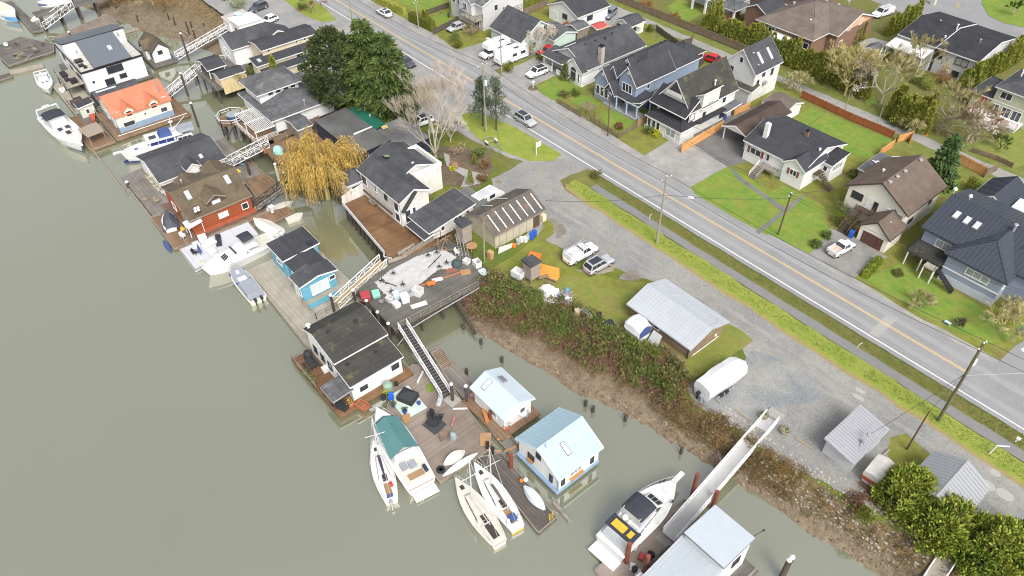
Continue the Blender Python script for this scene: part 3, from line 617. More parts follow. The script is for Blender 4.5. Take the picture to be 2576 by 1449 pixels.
# tall cottage beside the lane
h=House('house','narrow tall off white cottage with skylights in steep roof beside the lane','house',-75.2,-67.8,112.9,121,0,g1)
h.vol(-75.2,-67.9,113,121.2,5.5,3.7,CHAR2,PALEW,.3,'y'); h.vol(-75,-67.4,112,114.5,2.7,.6,MOSSR,PALEW,.1,'x','shed',name='pent_roof',wall=False); 
h.add(MB().box(-73.8,-68,112.2,113.3,0,2.7),'wall',GREYW)
h.win('-y',-71.6,113.3,7.2,.65,1); h.win('-y',-73.4,113.3,4.6,.8,1.3,FRMD); h.win('+x',116,-68.2,4.9,.6,.9,FRMD); h.win('+x',118.6,-68.2,4.5,.5,1.2,FRMD); h.win('+x',114.6,-68.2,3.6,.5,.8,FRMD)
for y in (116,118.8): h.skylight((-69.6,y,7.35),'x',-1.01,1.6,.7)
h.vent(-68.9,114.8,6.4,METALG); h.vent(-70.6,115,8,METALW); h.add(MB().tube((-68.1,116.6,3),(-67.7,116.6,3),.45,.45,12),'satellite_dish',METALG)
# carport house
h=House('carport','low brown roofed carport with white gable beside the tarmac yard','carport',-63.8,-58.9,99.5,115.5,0)
h.vol(-63.9,-58.7,99.3,112,2.5,1.1,DKBRN,WP,.35,'y',wall=False); g_=MB(); g_.extr([(-63.5,2.45),(-61.3,3.5),(-59.1,2.45)],'y',99.6,99.75); h.add(g_,'gable',WP); posts(h,[(-63.5,99.8),(-59.1,99.8),(-63.5,105),(-63.5,111)],0,2.5,.1,WP); h.box('wall',DKWOOD,-63.2,-59.2,108,111.6,0,2.5)
h.vol(-64.6,-59.6,111.5,117,2.2,.9,BROWN2,WP,.3,'x',name='shed_roof')
# white cottage
h=House('cottage','white cottage with charcoal roof, shuttered windows and two outside stairs','house',-57.9,-44.3,96.6,108.8,0,g1)
h.vol(-57.9,-46.2,97.0,108.8,3.4,2.1,CHAR,WP,.35,'x',fr=.42); h.vol(-50.1,-45.8,96.5,103,3.4,1.45,CHAR,WP,.3,'y',name='gable_roof'); h.vol(-46.6,-44.2,101.4,106.1,3.3,.5,BLACKR,WP,.2,'x','shed',name='annex_roof')
SHUT=M('red_brown_shutter',(.22,.07,.06),.6,.1,2)
for x in (-55.4,):
    h.win('-y',x,97.35,2.3,1.9,1.0,mul=2)
    for q in (-1.3,1.3): h.add(MB().box(x+q-.2,x+q+.2,97.24,97.34,1.75,2.85),'shutter',SHUT)
h.win('-y',-47.9,96.8,2.4,1.1,.9,mul=2)
for q in (-.85,.85): h.add(MB().box(-47.9+q-.18,-47.9+q+.18,96.69,96.79,1.9,2.9),'shutter',SHUT)
h.door('-y',-51.9,97.35,1.3,.95,2.0); h.win('-y',-53,97.35,2.4,.5,1.1)
h.win('+x',103.5,-44.42,2.4,2.6,1.0,mul=4,gm=CURT); h.win('-y',-45.3,101.6,2.4,.6,.8)
st=MB()
for i in range(8): st.box(-53.6+.0,-52.3,97.2-.28*i-.28-1.2,97.2-.28*i-1.2,1.25-.16*i-.05,1.25-.16*i)
h.add(st,'steps',GREYWD); h.box('porch_floor',GREYWD,-53.6,-50.6,96.0,97.3,1.15,1.3); h.rail([(-53.6,96,1.3),(-53.6,93.8,.05)],.95,WP); h.rail([(-52.3,96,1.3),(-52.3,93.8,.05)],.95,METALG); posts(h,[(-53.5,96.1),(-50.7,96.1)],0,1.2,.08,GREYWD)
st=MB()
for i in range(9): st.box(-45.5+.3*i,-45.2+.3*i,99.9,101.2,1.9-.22*i-.06,1.9-.22*i)
h.add(st,'steps',DKWOOD); h.box('porch_floor',DKWOOD,-46.2,-45.3,99.6,101.4,1.8,1.95); h.rail([(-45.4,99.8,1.95),(-42.8,99.8,0)],.95,DKWOOD)
h.chimney(-55.4,99.2,3.6,6.9,.7,WP,False); h.chimney(-50.4,102.7,4.6,6.4,.55,BRICK); h.vent(-46.8,101,5.2,METALW)
# brown roofed house
h=House('house','cream house with big brown gable roof, stair and built-in brown garage','house',-39.4,-29.2,92.6,107.6,0,g1)
h.vol(-39.4,-29.4,96.5,107.6,4.6,3.0,BROWNR,CREAM,.5,'y',trim=DKBRN); h.vol(-34,-29.1,92.5,97.2,2.4,1.9,BROWNR,CREAM,.3,'y',name='garage_roof',trim=DKBRN)
GD=M('brown_garage_door',(.10,.05,.035),.6,.15,2,stripe=('x',.75,.08,1.8,.1)); h.door('-y',-31.55,92.8,0,3.1,1.95,GD,'garage_door')
h.win('-y',-37.3,97,3.7,1.6,1.0,FRMD,mul=2); h.door('-y',-35.3,97,2.45,1.0,2.0); h.win('-y',-31.4,97,3.5,2.5,1.0,FRM,CURT,3); h.win('+x',99.5,-29.9,2.2,1.2,.6,FRMD); h.win('+x',104.5,-29.9,3.4,.6,1.1,FRMD); h.win('-y',-34.3,97,3.4,.5,1.3,FRMD)
st=MB()
for i in range(12): st.box(-36.4,-35.1,95.6-.3*i,95.9-.3*i,2.35-.19*i-.06,2.35-.19*i)
h.add(st,'steps',DKWOOD); h.box('porch_floor',DKWOOD,-36.6,-34.2,95.8,97,2.25,2.42); h.rail([(-36.45,95.8,2.4),(-36.45,92.2,.1)],.95,DKWOOD); h.rail([(-35.05,95.8,2.4),(-35.05,92.2,.1)],.95,DKWOOD,solid=1); h.rail([(-34.2,95.8,2.42),(-34.2,97,2.42)],.95,DKWOOD)
for y in (97.7,99.7,101.8,106.2): h.vent(-33.9,y,7.55,METALG,.2,.2)
h.vent(-36.6,101.2,6.3,METALW,.5); h.vent(-30.9,94.8,3.6,METALG,.2,.18); h.add(MB().rbox((-30.6,93.4,-.1),2.2,.2,.1,1.1).rbox((-30.2,92.9,-.08),3,.16,.1,1.3),'leaning_boards',M('fresh_boards',(.5,.33,.18),.8,.1,2)) if 0 else None
# carport roof behind brown house
h=House('shed','grey flat roofed shed with loose boards on top behind the brown house','shed',-41.5,-37.5,106.5,112.5,0)
h.vol(-42,-38,105.5,112,2.3,.25,GREYR,GREYWD,.2,'x','shed'); h.add(MB().rbox((-40.2,109.6,2.65),2,.3,.08,.6).rbox((-40.8,108.6,2.66),1.6,.25,.08,-.3).rbox((-39.6,110.6,2.66),1.2,.9,.03,.2),'boards_on_roof',METALW)
# blue house with the metal roof
h=House('house','slate blue house with dark standing seam metal roof and three skylights','house',-27,-9,93,110,0,g1)
h.vol(-27,-9,95.6,109.5,4.6,2.3,SEAMD,SLATEB,.5,'x',seam=.55,trim=SEAMD); 
# hipped front wing
rf=MB(); a=Vector((-18.2,97.4,6.6)); e0,e1,e2,e3=(-22.3,93,4.55),(-14,93,4.55),(-14,100.5,4.55),(-22.3,100.5,4.55); b=Vector((-18.2,102.4,6.85))
rf.poly([e0,e1,a]); rf.poly([e1,e2,b,a]); rf.poly([e3,e0,a,b]); 
def seamrun(p,q,tgt,n):
    for i in range(1,n):
        k=i/n; s=Vector(p).lerp(Vector(q),k); 
        d=1-abs(2*k-1); t=s.lerp(Vector(tgt(k)),1); rf.tube(s+Vector((0,0,.03)),t+Vector((0,0,.03)),.035,.035,4)
seamrun(e0,e1,lambda k:Vector((e0[0]+8.3*k,93+4.4*(1-abs(2*k-1)),4.55+2.05*(1-abs(2*k-1)))),15)
seamrun(e1,e2,lambda k:(-14-4.2*min(1,k*7.5/4.4),93+7.5*k,4.55+2.05*min(1,k*7.5/4.4)),13); seamrun(e3,e0,lambda k:(-22.3+4.1*min(1,(1-k)*7.5/4.4),100.5-7.5*k,4.55+2.05*min(1,(1-k)*7.5/4.4)),13)
for p in (e0,e1): rf.tube(Vector(p),a,.09,.09,6)
rf.tube(a,b,.09,.09,6); h.add(rf,'hip_roof',SEAMD); h.add(MB().box(-22.3,-14,93,93.06,4.35,4.53).box(-14.06,-14,93,100,4.35,4.53).box(-22.3,-22.24,93,96,4.35,4.53),'trim',SEAMD); h.add(MB().box(-21.8,-14.5,93.5,97,0,4.5),'wall',SLATEB)
h.add(MB().box(-21.85,-14.45,93.44,93.49,2.1,2.3),'trim',METALW); h.add(MB().box(-21.83,-14.47,93.42,93.47,.0,1.2),'wall',M('pale_blue_skirt',(.47,.52,.58),.7,.05,1))
h.win('-y',-17.6,93.5,3.3,2.9,.95,FRM,CURT,3); h.win('-y',-23.6,96.1,3.3,1.9,1.1,FRM,CURT,2); h.win('+x',94.6,-14.5,3.2,1,1)
for i,x in enumerate((-24.6,-23.1,-21.7)): h.skylight((x,99.6-.1*i,6.15),'y',.33,1.25,.75)
h.vent(-17.9,101.2,6.9,METALG,.8,.18); h.add(MB().tube((-15.4,99.4,6),(-15.4,99.4,6.5),.1,.1,6),'roof_vent',METALG)
dk=PALED; h.box('balcony',MOSSR,-26.6,-22.0,92.6,96.1,2.35,2.55); h.rail([(-26.6,96,2.55),(-26.6,92.6,2.55),(-22.2,92.6,2.55)],1,BLACKM,bars=2,r=.03); posts(h,[(-26.4,92.8),(-24.4,92.8),(-22.3,92.8),(-26.4,95.7)],0,2.35,.11,WP)
st=MB()
for i in range(11): st.box(-22.1+.28*i,-21.8+.28*i,91.6,92.7,2.3-.2*i-.05,2.3-.2*i)
h.add(st,'steps',BLACKM); h.rail([(-22.1,91.6,2.4),(-19.0,91.6,.2)],.95,BLACKM,r=.03); h.box('stair_landing',PALED,-23.6,-22.0,91.5,92.6,2.1,2.34); posts(h,[(-23.5,91.6),(-22.1,91.6)],0,2.1,.11,WP); h.chimney(-26.8,102.2,1.5,6.0,.9,BRICK,False)
for x in (-27.2,-25): h.add(MB().tube((x,103.5,4),(x,103.5,7.1),.06,.06,5).ball((x,103.5,7.3),.3,8,6),'chimney_cowl',METALW)
h=House('workshop','dark striped metal gable roof of the outbuilding behind the slate blue house','outbuilding',-27,-21,109.8,118,0)
h.vol(-26.8,-20.8,109.8,117.5,3,1.9,SEAMD,W_,.3,'y',seam=.5); g_=MB(); g_.extr([(-25.4,2.9),(-23.8,4.2),(-22.2,2.9)],'y',110.02,110.08); h.add(g_,'gable_opening',FRMD)
h=House('awning_shed','white corrugated roof of the lean-to behind the slate blue house','shed',-21.5,-14,106.8,113,0)
h.vol(-21.3,-13,108,113.5,3.6,.5,M('white_corrugated_roof',(.72,.72,.70),.5,.05,1,stripe=('x',.3,.35,.8,.02)),W_,.3,'x','shed',wall=False,seam=.3); posts(h,[(-21,108.4),(-13.4,108.4),(-21,113.1),(-13.4,113.1)],0,3.6,.08,WP)
# far side of the lane
h=House('house','wide brown brick house with brown hip roof and peach gable behind tall hedge','house',-84,-68.4,135,155,0)
h.vol(-84,-70.5,135,154,4.4,3.2,BROWN2,BRICK,.5,'x','hip'); h.vol(-76,-68.4,140.5,155,4.4,2.6,BROWN2,BRICK,.5,'x',name='gable_roof'); h.add(MB().extr([(141.2,4.5),(147.75,6.75),(154.3,4.5)],'x',-68.9,-68.86),'gable_panel',PEACH); h.vol(-96,-80,146,160,4.4,3,DKBRN,BRICK,.5,'x','hip',name='hip_roof'); h.vol(-90,-84,139,148,3.9,1.6,CHAR,BRICK,.4,'y',name='side_roof')
for x in (-82.5,-80.2): h.win('-y',x,135.5,3.3,1.5,1.1,mul=2)
h.win('-y',-72.6,135.5,2.8,2.2,1.1,mul=2); h.win('+x',145,-68.9,4.9,1,1.1); h.win('+x',149,-68.9,5.0,1,1.1); h.win('+x',143,-68.9,2.2,1,1,FRM)
h.vol(-80,-75.4,133.2,135.6,3.0,.3,WP,BRICK,.1,'x','shed',name='awning',wall=False,trim=None); posts(h,[(-79.8,133.4),(-75.6,133.4)],0,3,.08,WP); h.door('-y',-77.6,135.5,.2,1.6,2.1,BLACKM)
for x,y in ((-83,147),(-78,150),(-81,143),(-74.5,149),(-74,152)): h.vent(x,y,6.6,METALG,.2,.2)
for x,y in ((-80,147),(-78.8,149.4)): h.skylight((x,y,7.5),'y',-.2,1.6,.8)
h.vent(-74.6,139.6,5.6,METALW,.6)
h=House('house','long low black roofed duplex with glazed white awning beside the cul de sac','house',-60.8,-45,148.8,165,0)
h.vol(-60.8,-53,148.8,165,5,1.5,BLACKR,GREYW,.4,'x'); h.vol(-53.2,-45,149.4,165,4.8,1.45,BLACKR,GREYW,.4,'x'); h.vent(-53.4,152.4,5.9,METALW,.3); h.vent(-53.2,156,6.5,METALW,1); h.vent(-57,157,6.5,METALG,.3); h.vent(-48,155,6.3,METALG,.3)
h.win('-y',-52.2,149.75,3.6,1.1,1.1,FRMD); h.win('-y',-47.9,149.75,3.7,2.2,1.2,FRMD,CURT,2); h.win('-y',-48.2,149.75,1.2,1.1,1,FRMD); h.win('+x',154,-45.4,3,.8,1.5,FRMD)
h.vol(-61,-53.4,145.6,149.3,3.7,.6,M('white_glazed_awning',(.72,.72,.70),.3,.04,1,stripe=('x',.9,.06,.85,.02)),GREYW,.1,'x','shed',name='awning',wall=False); posts(h,[(-60.8,145.8),(-57,145.8),(-53.6,145.8)],0,3.7,.08,WP)
h=House('house','sage green house with charcoal roofs, red railings and white front steps','house',-42,-30,140,151,0)
h.vol(-42,-32,141.6,150,3,1.5,CHAR2,GREENW,.4,'x','hip'); h.vol(-38.4,-30,141.2,151,5.4,1.8,CHAR2,GREENW,.4,'x','hip',name='upper_roof'); h.win('-y',-36.2,141.6,4.4,1.8,1.1,mul=2)
RED=M('red_paint',(.42,.035,.05),.5,.08,2)
for x in (-37.2,-35.2,-33.4): h.win('-y',x,142.0 if x<-38 else 141.58,1.7,1.4,1.6,mul=2)
h.box('porch_floor',WP,-40.2,-31.8,138.6,141.6,.7,.9); h.rail([(-40.2,141.4,.9),(-40.2,138.6,.9),(-37.6,138.6,.9)],1,RED,bars=5); h.rail([(-35.2,138.6,.9),(-31.8,138.6,.9)],1,RED,bars=5); h.door('-y',-39.4,141.9,.9,1,2.1,RED); h.box('wall',GREYW,-40,-32,138.9,141.5,0,.7)
st=MB()
for i in range(5): st.box(-37.5,-35.3,138.3-.3*i,138.6-.3*i,.0,.75-.15*i)
h.add(st,'steps',WP); h.vent(-36.5,145.6,7,METALW,.8); h.rail([(-37.6,138.5,.85),(-37.6,137,.1)],.9,RED); h.rail([(-35.2,138.5,.85),(-35.2,137,.1)],.9,RED)
h=House('house','white columned patio house with grey roof at the top edge behind a lawn','house',-106,-90,140,152,0)
h.vol(-107,-93,141,153,3,2.2,GREYR,GREYW,.5,'x','hip'); h.vol(-103,-98.6,137.6,143,3,1.4,GREYR,GREYW,.3,'y',name='porch_roof',wall=False); h.vol(-96,-91,137.6,143,3,1.2,GREYR,GREYW,.3,'x','hip',name='porch_roof',wall=False); posts(h,[(-102.6,138),(-99,138),(-95.6,138),(-91.4,138)],0,3,.28,WP,n=4)
h.win('-y',-100.6,141.6,1.5,2,1.6,FRMD,mul=2); h.win('-y',-94,141.6,1.5,1.6,1.6,FRMD); h.win('+x',145,-93.5,1.8,1,1)
# back garden sheds
h=House('garden_shed','grey roofed white garden cabin with covered porch beyond the bungalow','shed',-106,-101,117,121,0); h.vol(-106,-101.3,116.4,121.2,2.3,1.0,CHAR2,WP,.3,'y'); h.win('+x',118,-101.6,1.4,.8,.7,FRMD); h.add(MB().box(-105.4,-103.4,116.6,116.74,.2,2),'porch_opening',FRMD)
h=House('garden_shed','small grey felt roofed lean-to between bungalow and white garage','shed',-111.2,-108,107.6,111,0); h.vol(-111.4,-107.6,107.2,110.8,2.2,.6,GREYR,GREYWD,.2,'y')
h=House('garden_shed','small red roofed shed between bungalow and white garage','shed',-108,-105.6,110.8,113.6,0); h.vol(-108,-105.4,110.6,113.8,2.1,.5,M('red_roofing',(.36,.07,.06),.7,.1,1),GREYWD,.2,'y')
h=House('garden_shed','tiny peach roofed shed next to the red roofed shed','shed',-105.6,-103.6,111.2,113.4,0); h.vol(-105.4,-103.2,111.2,113.6,2.1,.3,M('peach_roofing',(.55,.30,.17),.7,.1,1),GREYWD,.2,'y')
h=House('garden_shed','white open sided garden shed between hedges near the duplex','shed',-64.5,-61.5,143.8,147,0); h.vol(-64.6,-61.4,143.6,147.2,2.3,.8,GREYR,METALW,.3,'y'); h.add(MB().box(-63.8,-62.2,143.8,143.87,.1,2),'doorway',FRMD)
# ------------------------------------------------------------------ floating homes
g2='floating homes moored along the river bank'
FLT=M('float_hull',(.10,.085,.065),.9,.2,1.5)
NR=[0]
def raft(h,x0,x1,y0,y1,z1=FLOAT,mat=DECKG,th=.28):
    NR[0]+=1; z1=z1+.009*NR[0]
    h.box('deck',mat,x0,x1,y0,y1,z1-th,z1); h.box('float',FLT,x0+.25,x1-.25,y0+.25,y1-.25,WATER-.7,z1-th)
h=House('houseboat','large white modern floating home with grey seam roof and rooftop terraces','houseboat',-174,-156.7,22,34.6,FLOAT,g2)
raft(h,-174.5,-156.4,21.6,35,FLOAT,DECKG)
h.add(MB().box(-173.6,-157.2,22.6,34.2,FLOAT,1.9),'wall',WP); h.box('terrace_deck',M('terrace_deck_pale',(.50,.48,.44),.8,.06,1,stripe=('y',.3,.08,.85,.03)),-173.7,-157.1,22.5,34.3,1.9,2.02)
h.add(MB().box(-157.2,-157.05,22.5,34.3,1.75,2.12).box(-173.7,-157.1,22.35,22.5,1.75,2.12).box(-173.7,-157.1,34.3,34.45,1.75,2.12),'trim',BLACKM)
h.vol(-166.2,-157.0,25.0,32.2,2.15,2.55,SEAMX,WP,.05,'y','gable',seam=.6,trim=BLACKM,fr=.06,ovg=.1,zb=1.95)
h.vol(-174.2,-165.4,22.4,34.5,2.6,2.2,SEAMX,WP,.1,'y','shed',seam=.6,trim=BLACKM,zb=1.95,name='rear_roof')
h.skylight((-160.9,29.8,3.55),'x',-.295,1.3,.8); h.vent(-164,24.3,3.2,METALG); h.vent(-165,33,4,METALG)
h.rail([(-165.3,22.5,2.0),(-157.3,22.5,2.0),(-157.3,25,2.0)],1,BLACKM,r=.025,bars=2); h.rail([(-157.3,32.3,2.0),(-157.3,34.2,2.0),(-166,34.2,2)],1,BLACKM,r=.025,bars=2,solid=None); 
[h.add(q,'terrace_seat',BLACKM) for q in (MB().box(-160.6,-159.6,23,24,2.02,2.35),MB().box(-162.8,-161.6,23,24.4,2.02,2.5),MB().box(-159.2,-158.4,23.6,24.2,2.02,2.4))]
h.win('+x',28.6,-157.2,.9,2.9,1.25,FRMD,GLASS,2); h.win('+x',29.6,-157.2,-.9,1.2,.75,FRMD); h.win('+x',26.9,-157.2,-1.3,1.6,1.2,FRMD,GLASS,2); h.win('+x',24,-157.2,-.4,.25,.25,FRMD)
h.win('-y',-161,22.6,-.8,2.6,2.0,FRMD,GLASS,3); h.win('-y',-166,22.6,-.8,1.6,1.8,FRMD); h.win('-y',-170,22.6,.6,1.2,1.0,FRMD)
raft(h,-166,-151,17.8,22,FLOAT,PALED); h.box('upper_deck',PALED,-165.6,-157.6,19.2,22.4,-.35,-.2); posts(h,[(-165.4,19.4),(-161.5,19.4),(-157.8,19.4)],FLOAT,-.2,.09,BLACKM); h.rail([(-165.6,22,-.2),(-165.6,19.2,-.2),(-157.6,19.2,-.2),(-157.6,21.5,-.2)],.95,BLACKM,r=.025,bars=2)
[h.add(q,'deck_seat',BLACKM) for q in (MB().box(-164.5,-162.4,19.8,20.9,-.2,.3),MB().box(-161.3,-160.2,19.8,20.6,-.2,.25),MB().box(-159.6,-158.4,20.4,21.6,-.2,.6),MB().box(-156.6,-155.0,19.2,20.6,FLOAT,FLOAT+.5))]; h.add(MB().box(-155.6,-153.4,18.4,20.4,FLOAT,-1.7),'hot_tub',DKWOOD)
h.rail([(-150.9,18,FLOAT),(-156.8,18,FLOAT)],.95,BLACKM,r=.025,bars=2)
h=House('boat_shed','low rounded grey roofed float shed between white modern home and red roofed home','shed',-153,-149.5,22,30.6,FLOAT)
raft(h,-154,-148.6,21.6,31,FLOAT); rf=MB(); pr=[(-151.2+2.2*math.cos(math.pi*t/8),-1.6+2.0*math.sin(math.pi*t/8)) for t in range(9)]; rf.extr(pr,'y',22,30.4); h.add(rf,'roof',CHAR2); h.add(MB().box(-153.2,-149.2,22.1,30.3,FLOAT,-1.55),'wall',GREYWD); h.add(MB().box(-151,-150.5,22.6,26.4,.42,.5),'roof_hatch',SKYL); h.rail([(-149,21.7,FLOAT),(-149,30.9,FLOAT)],.9,WP,bars=2,r=.03)
h=House('houseboat','cream and blue floating home with bright red roof and two dormers','houseboat',-147.9,-138,21.7,32.3,FLOAT,g2)
raft(h,-148.4,-136.3,20.6,34.5,FLOAT,DECKBY); CW=M('cream_stucco',(.68,.64,.52),.7,.06,1)
h.vol(-147.9,-138.0,21.8,32.4,.7,2.25,REDR,CW,.3,'y',trim=REDR); h.box('wall',BLUEP,-147.5,-138.27,22.06,32.12,FLOAT,-1.35)
for y in (24.6,29.1):
    h.vol(-141.4,-137.9,y-1.15,y+1.15,1.25,.95,REDR,CW,.25,'x',name='dormer_roof',zb=-.2,trim=M('ochre_trim',(.45,.2,.06),.6,.1,1)); h.win('+x',y,-138.15,.75,.95,.95)
h.win('+x',24,-138.27,-1.15,1.9,.8,GREYW); h.win('+x',30.6,-138.27,-.7,1.1,.8); h.win('+x',27.2,-138.3,-.35,.35,.35); h.win('-y',-144,22.1,-1,1.4,1.4); h.win('-y',-140.4,22.1,-1.1,1.0,1.6,FRM)
h.add(MB().tube((-140.1,31.2,1.6),(-140.1,31.2,4.1),.12,.12,8).tube((-140.1,31.2,4.1),(-140.1,31.2,4.2),.2,.2,8),'stove_pipe',METALG); h.add(MB().box(-139.6,-138.9,31,31.8,.9,1.35),'roof_box',METALW); h.add(MB().box(-139.6,-138.9,22.6,23.3,1.0,1.3),'roof_box',METALW)
h.rail([(-137,21,FLOAT),(-148.2,20.8,FLOAT),(-148.2,22,FLOAT)],.95,GREYWD,bars=3); h.add(MB().tube((-137.2,21.2,-2.2),(-136.9,34,-2.2),.06,.06,6),'hose',METALW)
h=House('tool_shed','small pale shed with dark roof squeezed at the red roofed home, corner nearest the river','shed',-149.9,-147.9,18.4,20.6,FLOAT)
raft(h,-150.6,-146,18,20.4,FLOAT); h.vol(-150.6,-148,18.3,21.2,-.3,.35,CHAR,M('pale_green_boards',(.5,.53,.45),.7,.05,1),.2,'x','shed'); h.win('+x',19.7,-148.2,-1.3,.5,.8)
h=House('cottage','little white cottage with brown cross gable roof on a mud float','cottage',-168.6,-161.4,36.9,41,FLOAT)
raft(h,-169.4,-159.6,36.3,41.4,FLOAT,DECKG); h.vol(-168.7,-161.3,37,41,-.2,1.75,CEDARR,WP,.3,'x',trim=FRMD); h.vol(-166.4,-163.8,36.4,39.6,-.2,1.55,CEDARR,WP,.25,'y',name='gable_roof',trim=FRMD); h.win('+x',38.9,-161.6,-.5,.8,.6,FRMD,mul=2); h.win('-y',-162.8,37.3,-1.3,.7,.9,FRMD)
# dark grey roofed home and brown-orange home
h=House('houseboat','white floating home with long dark grey gable roof behind the orange home','houseboat',-124,-113.6,20.4,32.2,FLOAT,g2)
raft(h,-124.4,-109.6,17.2,35.6,FLOAT,DECKGY); h.vol(-124,-113.6,20.5,32,.2,1.6,CHAR2,W_,.35,'y'); h.vol(-116.5,-113.2,25,27.6,.75,.9,CHAR2,W_,.25,'x',name='dormer_roof',zb=-1); h.win('+x',26.3,-113.55,.45,1.1,.7); h.skylight((-115.6,28.6,.98),'x',-.31,.9,.6)
h.win('-y',-116,20.85,-1,1.2,1.2); h.win('+x',22.5,-113.95,-1.2,1.2,1.1); h.win('-y',-120.5,20.85,-1,1.6,1.5,FRM,mul=2)
h.rail([(-121,17.6,FLOAT),(-110,17.6,FLOAT)],.25,GREYWD,bars=1)
h=House('houseboat','orange boarded floating home with brown shake roof, skylights and dormer','houseboat',-111.5,-100.8,20,31,FLOAT,g2)
raft(h,-111.8,-99.9,19.2,31.8,FLOAT,M('brown_side_deck',(.14,.10,.075),.8,.2,.8,stripe=('y',.2,.1,.6,.15))); h.box('side_walk',M('orange_deck',(.34,.09,.045),.7,.15,1,stripe=('y',.2,.1,.7,.1)),-101.1,-100.2,20.4,30.6,FLOAT+.1,FLOAT+.2)
h.vol(-111.3,-103.6,20.1,30.7,.95,1.75,CEDARR,ORANGE,.3,'y',fr=.68,trim=GREYWD); h.vol(-103.9,-100.9,20.2,30.4,.15,1.3,CEDARR,ORANGEY,.25,'y','shed',name='skirt_roof',trim=GREYWD) if 0 else h.vol(-103.8,-100.9,20.2,30.4,1.15,-1.0,CEDARR,ORANGE,.25,'y','shed',name='skirt_roof',trim=GREYWD)
h.vol(-105.6,-101.7,23.6,26.8,1.35,.95,CEDARR,DKWOOD,.3,'x',name='dormer_roof',zb=.2,trim=GREYWD); h.win('+x',25.2,-101.98,.95,1.3,.75,GREYWD,SKYL); h.vol(-110.5,-106.6,22.0,25.5,1.6,.8,CEDARR,DKWOOD,.25,'x',name='dormer_roof',zb=.5,trim=GREYWD); h.vol(-111,-107,26.6,30,1.7,.85,CEDARR,DKWOOD,.25,'x',name='dormer_roof',zb=.5,trim=GREYWD)
for y in (22.2,28.6): h.skylight((-104.7,y,2.05),'x',-.72,1.2,.75)
h.win('+x',25.4,-101.15,-1.15,1.4,.8,FRM,SKYL); h.win('-y',-104,20.4,-1,1.3,1.3,GREYWD,CURT); h.win('-y',-108,20.4,-1,1.3,1.2,FRM); h.win('+x',29,-101.15,-1.2,.9,1.0,FRM)
h.vol(-102.4,-100.4,19.6,21.9,-.6,.35,SKYL,WP,.06,'x','shed',name='porch_roof',wall=False); posts(h,[(-102.3,19.7),(-100.5,19.7),(-100.5,21.8)],FLOAT,-.6,.06,WP); h.vent(-108.6,22.8,2.3,METALG,.3)
# blue home
h=House('houseboat','sky blue boarded floating home with three stepped charcoal roofs and porch','houseboat',-87.4,-76,25.4,32.4,FLOAT,g2)
raft(h,-88,-71.8,22.8,33.0,FLOAT,PALED)
h.vol(-87.4,-82.3,26.3,32.2,.95,.25,CHAR,SKYB,.3,'x','shed',trim=WP); h.vol(-83.2,-79.1,26.6,31.2,.55,.55,CHAR,SKYB,.3,'x',trim=None); h.vol(-79.4,-76.3,25.6,31.5,.5,.6,CHAR2,SKYB,.35,'x',trim=WP)
h.win('+x',28.6,-76.65,-1.1,2.6,1.7,FRM,SKYL,3); h.win('+x',30.6,-76.65,-.5,.8,.6,FRM); h.win('-y',-81,26.9,-.9,.6,.9,FRM); h.win('-y',-84.6,26.6,-.6,1.4,.7,FRM); h.door('-y',-78.6,25.95,FLOAT,.9,2,WP); h.win('-y',-77.4,25.95,-1.2,.6,1.1,FRM); h.add(MB().box(-83.4,-82.6,30.7,31.3,1.1,1.5),'roof_vent',BLACKM)
h.box('porch_floor',PALED,-76.5,-72.4,25.4,32,FLOAT+.004,FLOAT+.18); h.rail([(-76.4,25.5,-2.2),(-72.5,25.5,-2.2),(-72.5,31.8,-2.2)],.95,GREYWD,bars=2); h.rail([(-74.6,25.8,-2.2),(-74.6,30,-2.2)],.9,SKYB,solid=1,bars=1); h.add(MB().box(-75.8,-72.6,25.6,31.6,.02,.1),'porch_beam',PALED) if 0 else None
h.add(MB().box(-88,-87.9,24.2,30.8,-.1,.02),'trim',WP) if 0 else None
# white home with black roofs
h=House('houseboat','white floating home with two mossy black roof planes and brown side deck','houseboat',-67.8,-56.4,21.8,29.4,FLOAT,g2)
raft(h,-68.2,-56,19.4,30,FLOAT,DECKB)
h.vol(-67.9,-60.2,21.8,29.5,1.75,1.15,MOSSR,WP,.3,'y',fr=.34); h.vol(-60.9,-56.9,21.8,29.4,1.25,-.85,MOSSR,WP,.25,'y','shed',name='skirt_roof'); 
for x,y,z in ((-64.3,23.6,2.85),(-63.8,27.2,2.85),(-59.6,23.2,1.1),(-59.2,27,1.05)): h.vent(x,y,z,BLACKM,.15,.16)
h.vent(-67.3,22.4,2.3,METALW,.4,.2); h.win('+x',23.6,-57.15,-1.1,.9,.55,FRMD,GLASS,2); h.win('+x',28.2,-57.15,-.6,.9,.7,FRMD,GLASS,2)
for i,x in enumerate((-66,-64.2,-62.4,-60)): h.win('-y',x,22.1,-.6,.8,1.1,FRMD)
h.door('-y',-58.6,22.1,FLOAT,.9,1.9,M('blue_door',(.03,.12,.4),.5,.05,1)); h.vol(-60,-57,19.4,22.2,-.5,.25,GREYR,WP,.1,'x','shed',name='porch_roof',wall=False,trim=METALG); posts(h,[(-59.9,19.5),(-57.1,19.5)],FLOAT,-.5,.06,DKWOOD); h.rail([(-68,22,FLOAT),(-68,19.5,FLOAT),(-62,19.5,FLOAT)],.85,GREYWD,bars=2)
h.add(MB().tube((-60.4,22.0,-1.4),(-60.4,21.9,-1.4),.3,.3,10),'life_ring',M('red_plastic',(.55,.03,.03),.4,.05,1))
h=House('houseboat','small white float cabin with plain very pale blue roof and two skylights','houseboat',-47.9,-41.4,32.6,37.6,FLOAT,g2)
